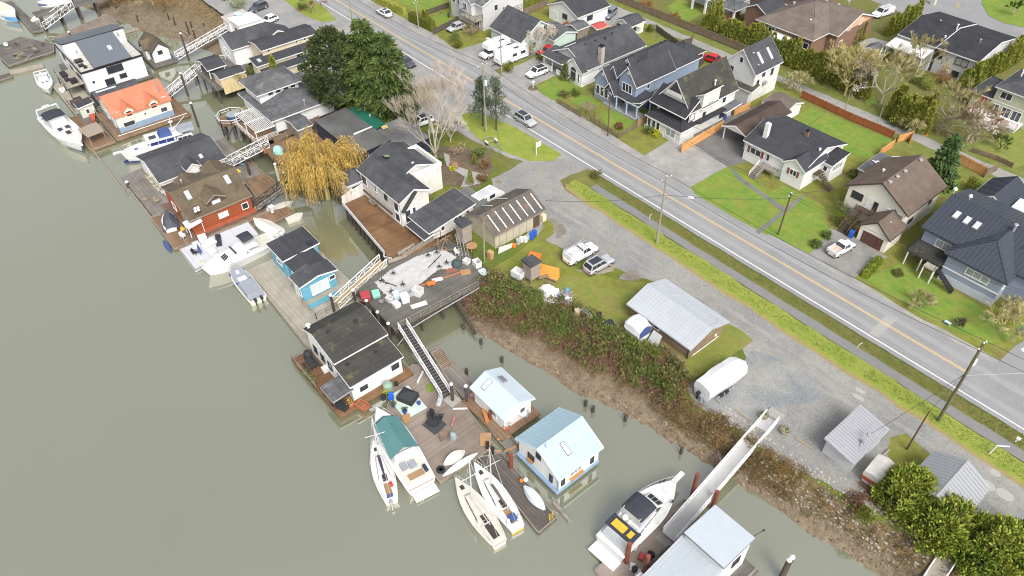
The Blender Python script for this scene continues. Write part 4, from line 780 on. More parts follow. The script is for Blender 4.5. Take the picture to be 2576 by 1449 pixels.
raft(h,-48.6,-41,32,38,FLOAT,DECKBY); h.vol(-47.9,-41.6,32.8,37.6,.15,1.15,PALEBL,WP,.35,'x',trim=M('pale_blue_trim',(.6,.72,.8),.5,.03,1)); h.skylight((-45.7,36.1,1.22),'y',-.48,.7,1.1,SKYD); h.skylight((-46.4,34.2,.98),'y',.48,1.3,.7,SKYL); h.win('+x',35.9,-41.95,-.9,.7,1.0,FRM); h.win('-y',-44,33.15,-1.1,1.2,.9,FRM,CURT)
h=House('houseboat','white cabin with blue corner boards and streaked light blue ribbed metal roof','houseboat',-38.8,-31.6,32,39,FLOAT,g2)
raft(h,-38.6,-31.7,32.1,38.6,FLOAT+.05,BLUEP); h.vol(-38.8,-31.6,32.2,38.9,.1,1.95,LBLUEY,M('white_ribbed_siding',(.74,.74,.72),.55,.04,1,stripe=('x',.3,.15,.85,.02)),.3,'y',trim=M('pale_blue_trim',(.6,.72,.8)),seam=.45)
h.skylight((-33.6,35.0,1.25),'x',-.54,1.4,.65,SKYL,BROWNR); h.add(MB().tube((-34.6,33.2,1.2),(-34.6,33.2,2.4),.13,.13,8).tube((-34.6,33.2,1.2),(-34.6,33.2,1.75),.25,.22,8).tube((-34.6,33.2,2.4),(-34.6,33.2,2.55),.2,.2,8),'stove_pipe',METALW)
h.win('-y',-33.1,32.5,-1.3,.35,1.1,FRMD); h.win('-y',-35.2,32.5,.5,.6,.7,FRMD); h.win('-y',-36.4,32.5,-.9,.9,.7,FRMD); h.win('+x',33.1,-31.9,-1.1,.35,1.1,FRMD); h.win('+x',35.0,-31.9,-.9,1.5,.8,FRM,CURT,3); h.win('+x',37.5,-31.9,-1.1,.35,1.1,FRMD)
h.box('flower_box',M('orange_brown_box',(.45,.2,.06),.6,.1,2),-31.86,-31.55,34.1,36.0,-1.72,-1.5); h.box('flower_box',MATS['orange_brown_box'],-36.9,-35.9,32.2,32.46,-1.6,-1.4); h.add(MB().box(-32,-31.86,32.38,32.5,FLOAT,.1).box(-32,-31.86,38.5,38.62,FLOAT,.1),'trim',BLUEP)
h=House('houseboat','pale floating home with flat grey-white upper roof and ribbed lower roof by the yacht','houseboat',-18.4,-13,30,41.2,FLOAT,g2)
raft(h,-18.9,-12.2,29,41.6,FLOAT,DECKG); h.vol(-18.4,-13.6,36.4,41.1,2.55,.12,M('grey_white_membrane',(.42,.46,.50),.5,.05,.6),PALEW,.15,'y','shed',trim=M('slate_trim',(.2,.22,.26),.5,.05,1)); h.vol(-18.6,-13.7,30.5,36.7,.2,1.3,M('ribbed_grey_white_roof',(.39,.43,.46),.5,.05,.6,stripe=('x',.35,.1,.8,.02)),PALEW,.2,'x','shed',seam=.35)
h.win('+x',39,-13.75,.6,1,.9,FRMD); h.rail([(-12.4,41.4,FLOAT),(-12.4,36,FLOAT)],1,GREYWD,bars=4); h.rail([(-18.6,41.5,-1.4),(-18.6,37,-1.4)],.9,GREYWD,bars=2); h.box('balcony',GREYWD,-19.3,-18.2,36.6,41.4,-1.55,-1.4); h.add(MB().tube((-13.9,41.1,2.5),(-13.3,41.6,4.1),.03,.03,5).ball((-13.3,41.6,4.1),.12),'antenna',BLACKM); h.box('bench',DECKG,-19.8,-18.9,33.5,36.6,FLOAT,-1.9); h.box('porch_roof',METALW,-19.2,-18.0,29.6,31.6,-.3,-.2)
# ------------------------------------------------------------------ buildings on piles between river and road
h=House('stilt_house','grey roofed house on piles with white braced gable and deck over the water','house',-151,-143,41,57,0)
h.vol(-151,-143.4,47.6,57,3.6,1.8,CHAR2,W_,.35,'y'); h.vol(-147,-141.5,53,61,3.6,2.0,CHAR2,BEIGE,.35,'x',name='cross_roof'); h.box('deck',DECKG,-149,-137,40.6,50,-.1,.12); posts(h,[(x,y) for x in (-148.5,-144.5,-140.5,-137.5) for y in (41,45,49)],-4.5,-.1,.18,STRUCTW); h.rail([(-149,47.5,.12),(-149,40.7,.12),(-137.2,40.7,.12)],1,GREYWD,bars=3); h.rail([(-149,45.6,.12),(-148,47.4,.12)],1,WP,bars=2)
h.win('-y',-147.4,47.95,1.8,2.4,1.6,FRM,SKYL,3); h.vol(-147.6,-141.9,41.4,45.3,1.9,.9,CHAR,GREYWD,.2,'y',name='pavilion_roof',wall=False); posts(h,[(-147.2,41.8),(-142.2,41.8),(-147.2,44.9),(-142.2,44.9)],.12,1.9,.1,WP); h.vol(-140.5,-137,41.7,47,1.9,.5,CHAR,BEIGE,.2,'y',fr=.5,name='hut_roof'); h.box('wall',M('yellow_fence_boards',(.55,.44,.24),.8,.1,1,stripe=('y',.25,.08,.7,.08)),-137.1,-136.95,42,47,-1.2,1.4)
h=House('long_house','long beige house with three stepped charcoal roof strips beside the parking area','house',-143,-133,48.5,63.6,0)
h.vol(-142.6,-137,51,63.4,4.7,.55,CHAR,BEIGE,.3,'y',fr=.5); h.vol(-140.6,-135.2,48.2,62.9,3.1,.9,CHAR,BEIGE,.3,'y',fr=.1,name='middle_roof') if 0 else h.vol(-138,-134.9,48.6,62.9,3.6,-.6,CHAR,BEIGE,.3,'y','shed',name='middle_roof'); h.vol(-135.6,-133.2,49,60.2,2.2,-.45,CHAR,BEIGE,.25,'y','shed',name='lower_roof')
for y in (52.6,58.6,60.4): h.win('+x',y,-137.3,4.35,.4,.45,FRM)
for y in (57.5,60): h.win('+x',y,-135.2,1.7 if y>60 else 2.5,.5,.35,FRMD)
h.win('+x',56.6,-133.45,1.2,.9,1.2,FRMD); h.win('+x',53,-133.45,1.1,1.2,1.2,FRMD); h.vent(-137.6,51.5,3.7,METALW,.5); h.vent(-139.5,56,5,METALG,.2); h.skylight((-136.3,49.9,3.45),'x',-.19,1.,.7)
h.add(MB().box(-141.8,-133.6,49.3,62,-3.2,0),'foundation',STRUCTW)
h=House('shed','white flat roofed shed with patched top above the mud bank','shed',-160,-154,53.4,59.4,0)
h.vol(-160,-154.6,54,59.4,2.9,.2,M('white_flat_roof',(.60,.61,.62),.6,.06,1),WP,.15,'y','shed'); h.vol(-162.4,-159,53.6,58.6,2.6,.3,M('patched_roof',(.42,.36,.33),.7,.2,1.2),WP,.2,'x','shed',name='side_roof'); h.add(MB().rbox((-160,56.5,3.2),1.6,1.2,.2,.3),'roof_tarp',M('pale_blue_tarp',(.45,.6,.68),.5,.1,1)); h.win('-y',-156.6,54.15,1.5,.8,.8,FRMD); h.add(MB().box(-159.8,-154.8,54.4,59,-3,0),'foundation',STRUCTW)
h=House('pagoda_house','white house on piles with grey pagoda hip roofs and octagonal tub deck','house',-129,-114.4,36,58.5,0)
h.vol(-128.6,-115.2,41.6,54.5,2.5,1.5,GREYR,W_,.6,'y','hip',t=.2); h.vol(-128.2,-120.8,42.2,51.2,4.9,2.0,GREYR,W_,.7,'y','hip',name='upper_roof',zb=2.4)
for i,y in enumerate((45,46.5,48,49.4)): h.win('+x',y,-121.5,4.25,.9,.5,FRM)
h.win('-y',-123.2,42.9,4.1,1.2,.9,FRM); h.win('-y',-125.6,42.9,4.1,1.2,.9,FRM)
h.box('deck',DECKBY,-123,-114.4,37.8,42.4,-.1,.1); posts(h,[(x,y) for x in (-122,-118.5,-115) for y in (38.2,41.5)],-5,-.1,.2,STRUCTW)
pm=MB()
for i in range(12): pm.box(-122.6,-114.4,38.2+.31*i,38.3+.31*i,2.25,2.4)
for x in (-122.5,-118.5,-114.5): pm.box(x-.07,x+.07,38,41.8,2.1,2.25)
h.add(pm,'pergola',WP); posts(h,[(-122.5,38.2),(-118.5,38.2),(-114.5,38.2)],.1,2.1,.08,WP); h.rail([(-123,37.9,.1),(-114.5,37.9,.1),(-114.5,42,.1)],1,WP,bars=4); h.box('wall',M('grey_glass_wall',(.20,.22,.24),.3,.1,1),-122,-115.2,42,42.19,.1,2.4)
oc=[(-125.3+2.5*math.cos(math.pi/8+math.pi/4*i),38.2+2.5*math.sin(math.pi/8+math.pi/4*i)) for i in range(8)]
h.add(MB().prism(oc,-.1,.12),'tub_deck',DECKBY); h.rail([(x,y,.12) for x,y in oc],.95,WP,closed=True,bars=2,post=3,r=.07); h.add(MB().tube((-125.1,38.5,.12),(-125.1,38.5,1.0),1.05,1.05,16),'hot_tub',M('blue_tub',(.05,.08,.17),.5,.1,1)); h.add(MB().tube((-125.1,38.5,1.0),(-125.1,38.5,1.12),1.12,1.12,16),'tub_cover',M('grey_cover',(.26,.3,.31),.6,.05,1)); 
bs=MB()
for x,y in oc: bs.tube((-125.3+(x+125.3)*.8,38.2+(y-38.2)*.8,-5),(-125.3+(x+125.3)*.8,38.2+(y-38.2)*.8,-.1),.17,.17,6)
for i in range(0,8,2): bs.tube((*oc[i],-3.4),(*oc[(i+1)%8],-.2),.08,.08,4)
h.add(bs,'piles',STRUCTW); h.add(MB().box(-128.4,-115.8,42.3,58,-4.4,0),'foundation',STRUCTW) if 0 else posts(h,[(x,y) for x in (-128,-124,-120,-116) for y in (43,46)],-5,0,.2,STRUCTW)
h.box('floor',GREYWD,-128.4,-115.8,42.2,58,-.15,.0); h.vol(-115.5,-110.6,44,47,2,.5,GREYR,GREYWD,.2,'y',name='side_roof'); h.vent(-116,48.6,3.2,METALG,.8)
h=House('workshop','flat grey roofed workshop with green strip and glossy black extension behind willow','workshop',-110.4,-93,47.2,59.4,0)
h.vol(-110.4,-96.2,47.3,53.6,2.7,.25,TAR,NAVY,.15,'x','shed',trim=BLACKM); h.vol(-109.4,-100.8,53.6,55.6,2.95,.3,GREENR,NAVY,.1,'x','shed',name='green_roof',trim=None); h.vol(-101.7,-93,53.4,59.4,2.5,.15,TARW,NAVY,.15,'x','shed',name='black_roof',trim=BLACKM); h.vent(-104.6,55,3.2,METALG,.4); h.add(MB().box(-100.6,-99.9,54.6,55.6,3,3.3),'roof_box',M('ochre_box',(.55,.42,.2),.8,.1,1)); h.add(MB().box(-101.9,-101.7,50,53.6,2.9,3.2),'trim',METALW)
h.add(MB().box(-110,-96.4,47.6,53.4,-3.8,0),'foundation',STRUCTW); h.door('+x',57.4,-93.15,.0,1.6,2.0,BLACKM)
# white L-shaped house on the deck
h=House('deck_house','weathered white boarded house with charcoal roofs, parapet terrace and corner tower','house',-92.6,-78.4,41.5,55,0)
h.vol(-90.4,-78.6,43.8,49.4,4.5,1.35,CHAR2,CEDARY,.3,'x'); h.vol(-92.4,-84,47.2,54,4.3,1.3,CHAR2,CEDARW,.3,'x',name='cross_roof'); 
h.add(MB().box(-90,-83.2,49.3,54.6,0,4.2),'wall',CEDARW); h.box('terrace',M('gravel_roof',(.33,.31,.27),.9,.2,1,col2=(.2,.2,.18)),-89.6,-83.3,50.4,54.3,4.2,4.3); h.add(MB().box(-83.5,-83.1,49.6,54.7,4.2,4.85).box(-90,-83.5,54.3,54.7,4.2,4.85).box(-90,-89.6,50.4,54.3,4.2,4.85),'parapet',WP); h.skylight((-86.9,51.6,4.75),'y',-.1,1.6,.8); h.skylight((-89.4,48.8,5.3),'y',-.3,1.1,.9,M('green_skylight',(.2,.26,.14),.2,.1,1),BLACKM); h.vent(-84.8,50.6,4.3,METALW,1.4,.14)
h.vol(-93.2,-89.4,41.3,45.4,2.9,1.3,CHAR2,CEDARW,.3,'x','hip',name='tower_roof'); h.box('tower_floor',DKWOOD,-93.6,-89.7,40.6,45.6,-.1,.05); h.win('-y',-92.2,41.6,1.9,.85,1.1); h.win('-y',-90.8,41.6,1.9,.6,1.1); h.win('+x',42.9,-89.7,1.9,1.4,1.1); h.win('+x',44.5,-89.7,1.9,.45,1.1)
h.add(MB().box(-90.6,-89.6,44.9,46.5,0,4.3),'wall',CEDARY); h.win('-y',-88.9,44.1,3.3,1.4,1.6,FRM,FRMD); h.win('-y',-85.6,44.1,3.5,.5,1.2); h.win('-y',-82.8,44.1,3.4,.6,.8,FRMD); h.win('-y',-80.0,44.1,3.2,1.2,1.5); h.win('-y',-80,44.1,1.3,1.2,1.4)
h.win('+x',45.2,-78.9,1.6,.9,2.1); h.win('+x',46.35,-78.9,1.6,.5,2.1,cross=1); 
for q0,q1,z0,z1 in ((44.5,46.6,3.6,6.0),): h.add(MB().tube((-78.55,q0-.3,2.9),(-78.55,q1+.2,5.6),.28,.28,10),'rolled_awning',BLACKM)
h.add(MB().tube((-88.5,43.5,1.9),(-80.5,43.5,1.9),.16,.16,8),'rolled_awning',DKWOOD)
h=House('sloped_shed','pale board annex with one big sloping charcoal roof beside brown deck','house',-78,-72.6,44.6,53.6,0)
h.vol(-78.6,-73.2,45,53.6,1.7,1.25,CHAR2,CEDARY,.3,'x','shed'); h.vol(-77.6,-72.9,43.9,45.6,1.25,.35,CHAR,CEDARY,.1,'x','shed',name='awning',wall=False); h.win('+x',47.6,-73.5,1.3,.6,.7); h.win('+x',50.4,-73.5,1.6,1.4,.9,FRM,GLASS,2); h.win('+x',52.2,-73.5,2.1,.5,.4)
h.vol(-78.4,-72.8,53.2,56,2.0,.1,TAR,CEDARW,.1,'x','shed',name='flat_roof'); 
# decks over the water
h=House('brown_deck','big brown plank deck with white parapet on piles over the water','deck',-88.4,-73,38.2,45.6,0)
h.add(MB().prism([(-89.6,40.2),(-74.9,38.6),(-73.0,40),(-72.4,46),(-79,49),(-89.8,44.6)],-.05,.15),'deck_floor',DECKB); 
h.rail([(-89.6,40.1,.1),(-75.2,38.5,.1)],.75,WP,solid=1,bars=1); h.rail([(-75.2,38.5,.1),(-74.3,37.8,.1),(-73.4,38.5,.1)],.7,WP,bars=3); h.add(MB().hexa([(-89.75,40.2,.15),(-89.6,40.2,.15),(-89.6,44.4,.15),(-89.75,44.4,.15),(-89.75,40.2,1.6),(-89.6,40.2,1.6),(-89.6,44.4,2.4),(-89.75,44.4,2.4)]),'screen_wall',CEDARY)
for i in range(11): h.add(MB().tube((-89.2+1.4*i,40.4-.155*i,-4.8),(-89.2+1.4*i,40.4-.155*i,-.1),.17,.17,6),'pile',STRUCTW)
h.add(MB().box(-89,-75,40.6,40.8,-.6,-.06).box(-89,-75,42.5,42.7,-.6,-.06),'beam',STRUCTW); posts(h,[(x,43) for x in (-88,-85,-82,-79,-76)],-5,-.1,.17,STRUCTW)
h=House('pier','grey plank pier on piles littered with net, tubs and gear','pier',-71.6,-61.8,31.2,47,0)
h.add(MB().prism([(-71.6,31.7),(-61.8,31.3),(-61.4,44.6),(-63.4,48),(-72.6,47.6),(-73.4,40.2),(-74.4,37.6),(-73,36.4)],-.18,0.),'deck_floor',DECKG); 
for x in (-71,-68.6,-66.2,-63.8,-62):
    for y in (32,35.6,39,42.4): h.add(MB().tube((x,y,-4.6),(x,y,-.15),.19,.19,6),'pile',STRUCTW)
h.add(MB().box(-62,-61.7,31.3,44.5,-.7,-.19).box(-71.5,-61.8,31.4,31.7,-.65,-.19),'beam',STRUCTW); h.rail([(-61.8,32.2,0),(-61.4,44.6,0)],.95,GREYWD,bars=2,r=.05); h.add(MB().path([(-61.2,31,-2.2),(-61.3,33.5,-.6),(-61.2,37,-.3),(-61,44.5,.1)],.09,6),'pipe',METALG)
h=House('picket_wall','weathered board fence and drift log along the edge of the brown deck','fence',-73.4,-71.8,38.6,48.5,0)
fm=MB()
for i in range(26): 
    y=40+.22*i; fm.box(-72.9-.02*i,-72.84-.02*i,y,y+.19,.1,1.1+R.uniform(-.15,.2))
h.add(fm,'boards',GREYWD); h.add(MB().tube((-73.0,39.4,1.2),(-73.3,42.4,1.3),.3,.12,8),'log',GREYWD); h.add(MB().tube((-73.4,37.9,.3),(-72.8,40.6,.4),.33,.3,10),'log',GREYWD); h.rail([(-73.4,45.7,.1),(-73.6,48.5,.1)],1.1,GREYWD,bars=2,r=.07)
h=House('barn','old barn with rusty corrugated roof and white roof battens beside the gravel','barn',-72.7,-65.8,51.2,61,0)
BW=M('barn_panel_beige',(.46,.42,.32),.85,.12,.8,stripe=('y',1.3,.05,.25,.05),dirt=((.3,.26,.18),.3,.7)); h.vol(-72.7,-65.8,51.2,61,2.45,1.75,RUSTR,BW,.3,'y',trim=GREYWD,seam=None)
bt=MB()
for i in range(7): 
    y=52.2+1.35*i; bt.hexa([(-66.1,y,2.66),(-66.1,y+.16,2.66),(-68.7,y+.16,4.0),(-68.7,y,4.0),(-66.1,y,2.72),(-66.1,y+.16,2.72),(-68.7,y+.16,4.06),(-68.7,y,4.06)])
    if i in(0,2): bt.hexa([(-72.5,y+2,2.66),(-72.5,y+2.14,2.66),(-70,y+2.14,3.96),(-70,y+2,3.96),(-72.5,y+2,2.72),(-72.5,y+2.14,2.72),(-70,y+2.14,4.02),(-70,y+2,4.02)])
bt.v=[(q[0],q[1],q[2]+.13) for q in bt.v]
for i in range(0,len(bt.v),8): b_=MB().hexa(bt.v[i:i+8]); h.add(b_,'roof_batten',METALW)
h.door('+x',59.3,-66.1,0,1.2,2,DKWOOD); h.add(MB().box(-66.05,-65.4,60,60.7,.9,2.0),'meter_box',BEIGE); h.add(MB().tube((-65.9,60.9,2),(-65.9,60.9,4.2),.04,.04,5),'antenna_mast',METALG)
h=House('metal_roofed_shed','brown boarded shed with wide pale metal gable roof on the grass','shed',-44.3,-33.9,55.8,63,0)
h.vol(-44.4,-33.8,55.7,63.1,2.15,1.25,GALV,WOODB,.45,'x',trim=GALV,ovg=.4,seam=.5); h.win('-y',-39.6,56.15,1.5,.9,.6,FRM); h.add(MB().box(-43.8,-34.3,56.2,62.6,0,.15).box(-34.25,-34.15,57,62,.0,.14),'plinth',METALW); h.add(MB().tube((-34.2,60.8,2.6),(-34.2,60.8,4.3),.03,.03,5).tube((-34.15,61.2,.8),(-34.15,61.2,2.4),.025,.025,5),'antenna',METALG); h.add(MB().box(-34.25,-34.05,61,61.3,.75,1.1),'meter_box',METALW); h.add(MB().tube((-34.35,56.1,0),(-34.35,56.1,2.2),.07,.07,6),'downpipe',BLACKM); 
h=House('grey_shed','plain grey ribbed metal shed with one sloping roof on the gravel','shed',-15.7,-12.2,56.4,63,0)
h.vol(-15.9,-12.2,56.3,63.2,2.75,-.7,GALVG,M('grey_metal_siding',(.46,.47,.48),.6,.04,1),.15,'y','shed',trim=M('grey_trim',(.4,.41,.43),.5,.03,1),ovg=.5,seam=.4); h.add(MB().box(-13.3,-12.7,58.2,58.8,2.3,2.36).tube((-13,58.5,2.36),(-13,59.6,3.3),.05,.05,6).ball((-13,59.7,3.5),.22,8,5).box(-13.2,-12.9,59,59.3,2.6,2.9),'service_mast',METALG)
h=House('ribbed_hip_shed','grey ribbed hip roofed shed half hidden by the big cedars','shed',-9,-3,57,63,0)
h.vol(-7.6,-1.6,57.6,64,2.4,1.5,M('grey_rib_roof',(.29,.30,.315),.5,.04,1),GREYW,.3,'y','gable',seam=.45,trim=METALG)
# ------------------------------------------------------------------ docks, gangways, piles
FOAM=M('fender_white',(.7,.7,.68),.5,.05,1)
ROPE=M('rope_cream',(.55,.5,.38),.8,.1,3)
NDOCK=[0]
def dock(name,label,pts,mat,z=FLOAT,th=.3,cat='dock',group=None,edge=True):
    NDOCK[0]+=1; z=z-.03-.011*NDOCK[0]
    c=Vector((sum(p[0] for p in pts)/len(pts),sum(p[1] for p in pts)/len(pts),z))
    o=thing(name,label,cat,c,0,group); L=[(p[0]-c.x,p[1]-c.y) for p in pts]
    MB().prism(L,-th,0).build('deck',mat,o); MB().prism([(a*.97,b*.97) for a,b in L],-1.4,-th).build('float',FLT,o)
    if edge:
        m=MB()
        for i in range(len(L)):
            a,b=L[i],L[(i+1)%len(L)]; m.tube((a[0]*.985,a[1]*.985,.06),(b[0]*.985,b[1]*.985,.06),.09,.09,4)
        m.build('bull_rail',GREYWD,o)
    return o
def pile(x,y,top,r=.19,mat=None,label='dark timber pile with white cap standing in the river',cap=True,group='white capped piles in the river',z0=-6,cat='pile',lean=(0,0)):
    o=thing('mooring_pile',label,cat,(x,y,WATER),0,group); mat=mat or STRUCTW
    MB().tube((0,0,z0-WATER),(lean[0],lean[1],top-WATER),r*1.1,r,10).build('pile_post',mat,o)
    if cap: MB().lathe((lean[0],lean[1],top-WATER),[(r*1.25,0),(r*1.25,.12),(r*.4,.32)],10).build('pile_cap',WP,o)
    return o
RUSTP=M('rust_red_steel',(.19,.055,.035),.75,.2,2,dirt=((.09,.05,.04),.3,1.5))
def gangway(label,a,b,w=1.2,h=1.,mat=METALW,deck=None,truss=True,solid=False,under=False):
    a=Vector(a); b=Vector(b); d=b-a; o=thing('gangway',label,'gangway',a); L=d.length; u=d.normalized(); n=Vector((-u.y,u.x,0)).normalized(); up=Vector((0,0,1))
    Z=Vector((0,0,0)); D=d
    m=MB(); m.hexa([Z-n*w/2-up*.08,D-n*w/2-up*.08,D+n*w/2-up*.08,Z+n*w/2-up*.08,Z-n*w/2,D-n*w/2,D+n*w/2,Z+n*w/2]); m.build('walkway',deck or DECKG,o)
    k=max(3,int(L/1.3))
    for s in(-1,1):
        f=MB(); q=n*(s*(w/2+.03)); r=.05
        f.tube(q,D+q,r*1.3,None,5); f.tube(q+up*h,D+q+up*h,r*1.3,None,5)
        if truss: f.tube(q+up*h*.5,D+q+up*h*.5,r*.6,None,4)
        for i in range(k+1):
            p=d*(i/k)+q; f.tube(p,p+up*h,r,None,4)
            if truss and i<k: e=d*((i+1)/k)+q; f.tube(p if i%2 else p+up*h,e+up*h if i%2 else e,r*.8,None,4)
        if solid: f.hexa([q-n*.02,D+q-n*.02,D+q+n*.02,q+n*.02,q-n*.02+up*h*.2,D+q-n*.02+up*h*.2,D+q+n*.02+up*h*.2,q+n*.02+up*h*.2])
        f.build('side_truss',mat,o)
    if deck is RUBBER:
        t=MB()
        for i in range(int(L/.45)): p=d*((i+.5)*.45/L); t.tube(p-n*w*.48+up*.03,p+n*w*.48+up*.03,.03,None,4)
        t.build('cleat',GREYWD,o)
    return o
RUBBER=M('black_rubber_mat',(.035,.035,.04),.8,.15,1)
PLYT=M('tan_grip_deck',(.33,.25,.13),.8,.12,1); BLKS=M('black_steel',(.03,.03,.033),.5,.1,1); PALEW2=M('pale_grating',(.42,.42,.41),.5,.05,1)
gangway('white truss gangway from the mudflat pier down to the scrap docks',(-195,24.4,-2.2),(-195.6,32,.5),2.0,1.6)
gangway('white truss gangway rising from the small cottage float to the stilt house',(-160.3,41.5,-2.2),(-161,54,.4),1.3,1.1)
gangway('white truss gangway from the red roofed home up to the deck on piles',(-145.2,33.2,-2.2),(-147,41.5,.2),1.3,1.2)
gangway('white truss gangway with big diagonals behind the dark grey roofed home',(-115.0,31.9,-2.2),(-112.6,39.3,.3),1.5,1.3)
gangway('black steel gangway passing under the golden willow',(-100.6,30.3,-2.2),(-100.6,39.2,.3),1.4,1.1,BLKS,GREYWD)
gangway('tan decked gangway with white rails from pier down to the sky blue home',(-72.9,28.8,-2.2),(-73.8,37.4,.2),1.5,1.1,METALW,PLYT)
gangway('black matted gangway with white railings leading down from pier to the big dock',(-50.4,31.0,-2.2),(-61.7,32.5,.1),1.15,1.,METALW,RUBBER)
gangway('long white aluminium gangway from the bank down to the yacht dock',(-20.4,37.4,-2.1),(-22.0,56.2,.25),1.5,1.0,METALW,PALEW2,solid=True)
T(3,3); a=g(1600,1449,-2.0); b=g(1830,1215,.2); gangway('white railed gangway below the big cedars at the bottom edge',(a.x+.8,a.y-3,-2.6),(b.x,b.y,.2),1.5,1.,METALW,PALED)
m=MB(); m.box(-.9,.9,-.7,.7,0,.2); one(m,'gangway_landing',conc,'small dark topped concrete landing at the shore end of the long gangway','landing',(-22.1,57,.02)); m=MB()
# docks
dock('floating_dock','broken plank dock strewn with scrap timber at far left',[(-185.8,13),(-180.8,13.4),(-181.5,22.8),(-185.8,23.9),(-194.5,19.2),(-193,14.7)],DECKG)
dock('floating_dock','wide brown wreck of a dock beyond the white modern home',[(-189,24.8),(-182.3,24.9),(-184.8,38.2),(-194,38.4)],M('muddy_boards',(.23,.185,.15),.9,.2,.6,stripe=('y',.3,.08,.7,.15),col2=(.17,.14,.115)))
dock('floating_dock','grey walkway dock beside the white boat at the top left corner',[(-218,21.8),(-194.8,22.0),(-194.6,24.2),(-218,23.2)],DECKG)
dock('floating_dock','narrow plank dock jutting into the river at the left edge',[(-178,4),(-174.8,4),(-175.6,12.9),(-178,13)],DECKG,z=-2.6)
dock('floating_dock','brown plank dock between the big cruiser and red roofed home',[(-150.4,15.6),(-136.2,15.9),(-136.2,20.4),(-150.4,19.6)],DECKBY)
dock('floating_dock','brown dock strip behind the trawler near the blue kayak',[(-126,31.6),(-112,32.4),(-112.4,36.3),(-124.4,34.8)],DECKBY)
dock('floating_dock','brown float with chairs to the right of the orange home',[(-112,32.6),(-104,31.9),(-103.4,35.2),(-106,36.4),(-112.2,36)],DECKBY)
dock('floating_dock','small tan float with outboard under the willow',[(-99.4,29.6),(-96,30.4),(-96.2,34.8),(-98.6,34.6)],DECKBY)
dock('floating_dock','dark plank float with grey tarp boat in front of orange home',[(-110,16.8),(-99.8,16.6),(-99.6,20),(-110,19.8)],DECKBY)
dock('floating_dock','brown plank strip between the orange home and pale boat dock',[(-99.4,18.4),(-98.8,29.4),(-99.6,32),(-101.0,32),(-100.9,18.4)],DECKBY)
dock('boat_dock','pale grey flat dock with white box bins beside the sport cruiser',[(-99.4,17.1),(-93.1,17.0),(-94.6,28.0),(-99.3,28.2)],M('pale_grey_vinyl_deck',(.50,.51,.54),.6,.05,.6,stripe=('y',2.4,.02,.7,.02)))
dock('walkway_dock','pale grey-tan walkway float alongside the sky blue home',[(-88,22.7),(-67.4,22.0),(-67.6,24.2),(-88,25.2)],PALED)
dock('party_dock','large brown patchwork plank dock with rug, fire bowl and chairs',[(-57.6,30.8),(-56.6,27.6),(-54,24.6),(-50.2,23.4),(-41.2,23.3),(-41.0,31.0),(-49.4,32.2),(-55.4,33.6)],M('patchwork_planks',(.185,.145,.115),.75,.18,.35,stripe=('x',.3,.06,.75,.1),col2=(.25,.21,.175)))
dock('plank_dock','long dark plank dock ending in yellow ladder beside the sailboats',[(-41.2,28.6),(-29.6,27.6),(-29.7,30.3),(-40,31.0)],M('dark_wet_planks',(.11,.095,.085),.7,.2,.5,stripe=('y',.42,.1,.45,.18)))
dock('plank_dock','weathered plank walkway between gangway and the pale blue cabin',[(-58.4,33.9),(-53.4,32.9),(-38.6,31.6),(-38.6,33),(-50,34.8),(-58,35.4)],DECKGY)
dock('slatted_float','slatted brown raft with gaps in the shallows by the gangway',[(-57.6,33.8),(-54.2,33.1),(-54,34.6),(-57.4,35.4)],M('slatted_boards',(.24,.185,.13),.85,.15,1,stripe=('x',.3,.35,.35,.12)),z=-2.3)
dock('yacht_dock','brown-grey dock with white bollards between yacht and pale home',[(-23,29.2),(-17.9,29.2),(-18.0,41.4),(-22.4,42.5),(-22.9,38)],M('plain_tan_deck',(.27,.225,.19),.75,.1,.6))
o=thing('mudflat_pier','old timber pier on posts at the top left of the photo','pier',(-196.8,31,0)); MB().box(-1.8,1.4,-7,16,.1,.4).build('deck_floor',DECKG,o)
for y in (-6,-2,2,6,10,14): [MB().box(q,q+.4,y-.2,y+.2,-4,.1).build('pile',STRUCTW,o) for q in (-1.7,.9)]
# logs
def log(label,a,b,r,mat=GREYWD): 
    a=Vector(a);b=Vector(b); return one(MB().tube((0,0,0),b-a,r,r*.9,10),'drift_log',mat,label,'log',a)
log('long thin boom log floating off the trawler and orange home',(-138.4,16.4,-2.95),(-118,16.2,-2.95),.2); log('second thin boom log floating just below the first',(-120.6,17,-2.95),(-100.8,16.9,-2.95),.22,GREYWD)
log('fat rotten log raft left of the small cruiser',(-177.8,13,-2.85),(-176.8,19.2,-2.85),.75); log('mossy log lying in shallow water beside the modern home',(-181.4,35.4,-2.8),(-181.8,41,-2.8),.35); log('dark log at the right corner of wrecked dock',(-183.6,35.2,-2.7),(-185.4,38.6,-2.7),.4); log('stubby brown log sticking out past the dark plank dock',(-31.4,31.4,-2.85),(-28.6,31.2,-2.85),.28)
log('grey timber beam edging the bed by the shrink wrapped boat',(-29.4,54,.1),(-27.4,55,.1),.09); log('tan timber beam lying on the gravel near the flower pot',(-24.6,57.0,.1),(-22.4,57.6,.1),.1) if 0 else None
for i,((x0,y0),(x1,y1)) in enumerate([((2060,1120),(2100,1158)),((2250,1225),(2400,1335))]):
    T(2,2); a=g(x0,y0,.1); b=g(x1,y1,.1); log(['short weathered timber beside the wrapped boat trailer','long weathered timber lying on gravel near round planter'][i],a,b,.12,M('pale_timber',(.30,.25,.17),.85,.1,2))
T(3,3); log('weathered timber lying on the crushed stone left of grey shed',g(280,60,.1),g(440,165,.1),.12,MATS['pale_timber']); log('mossy timber on the grass behind the grey shed',g(1100,290,.1),g(1220,175,.1),.13,MATS['pale_timber'])
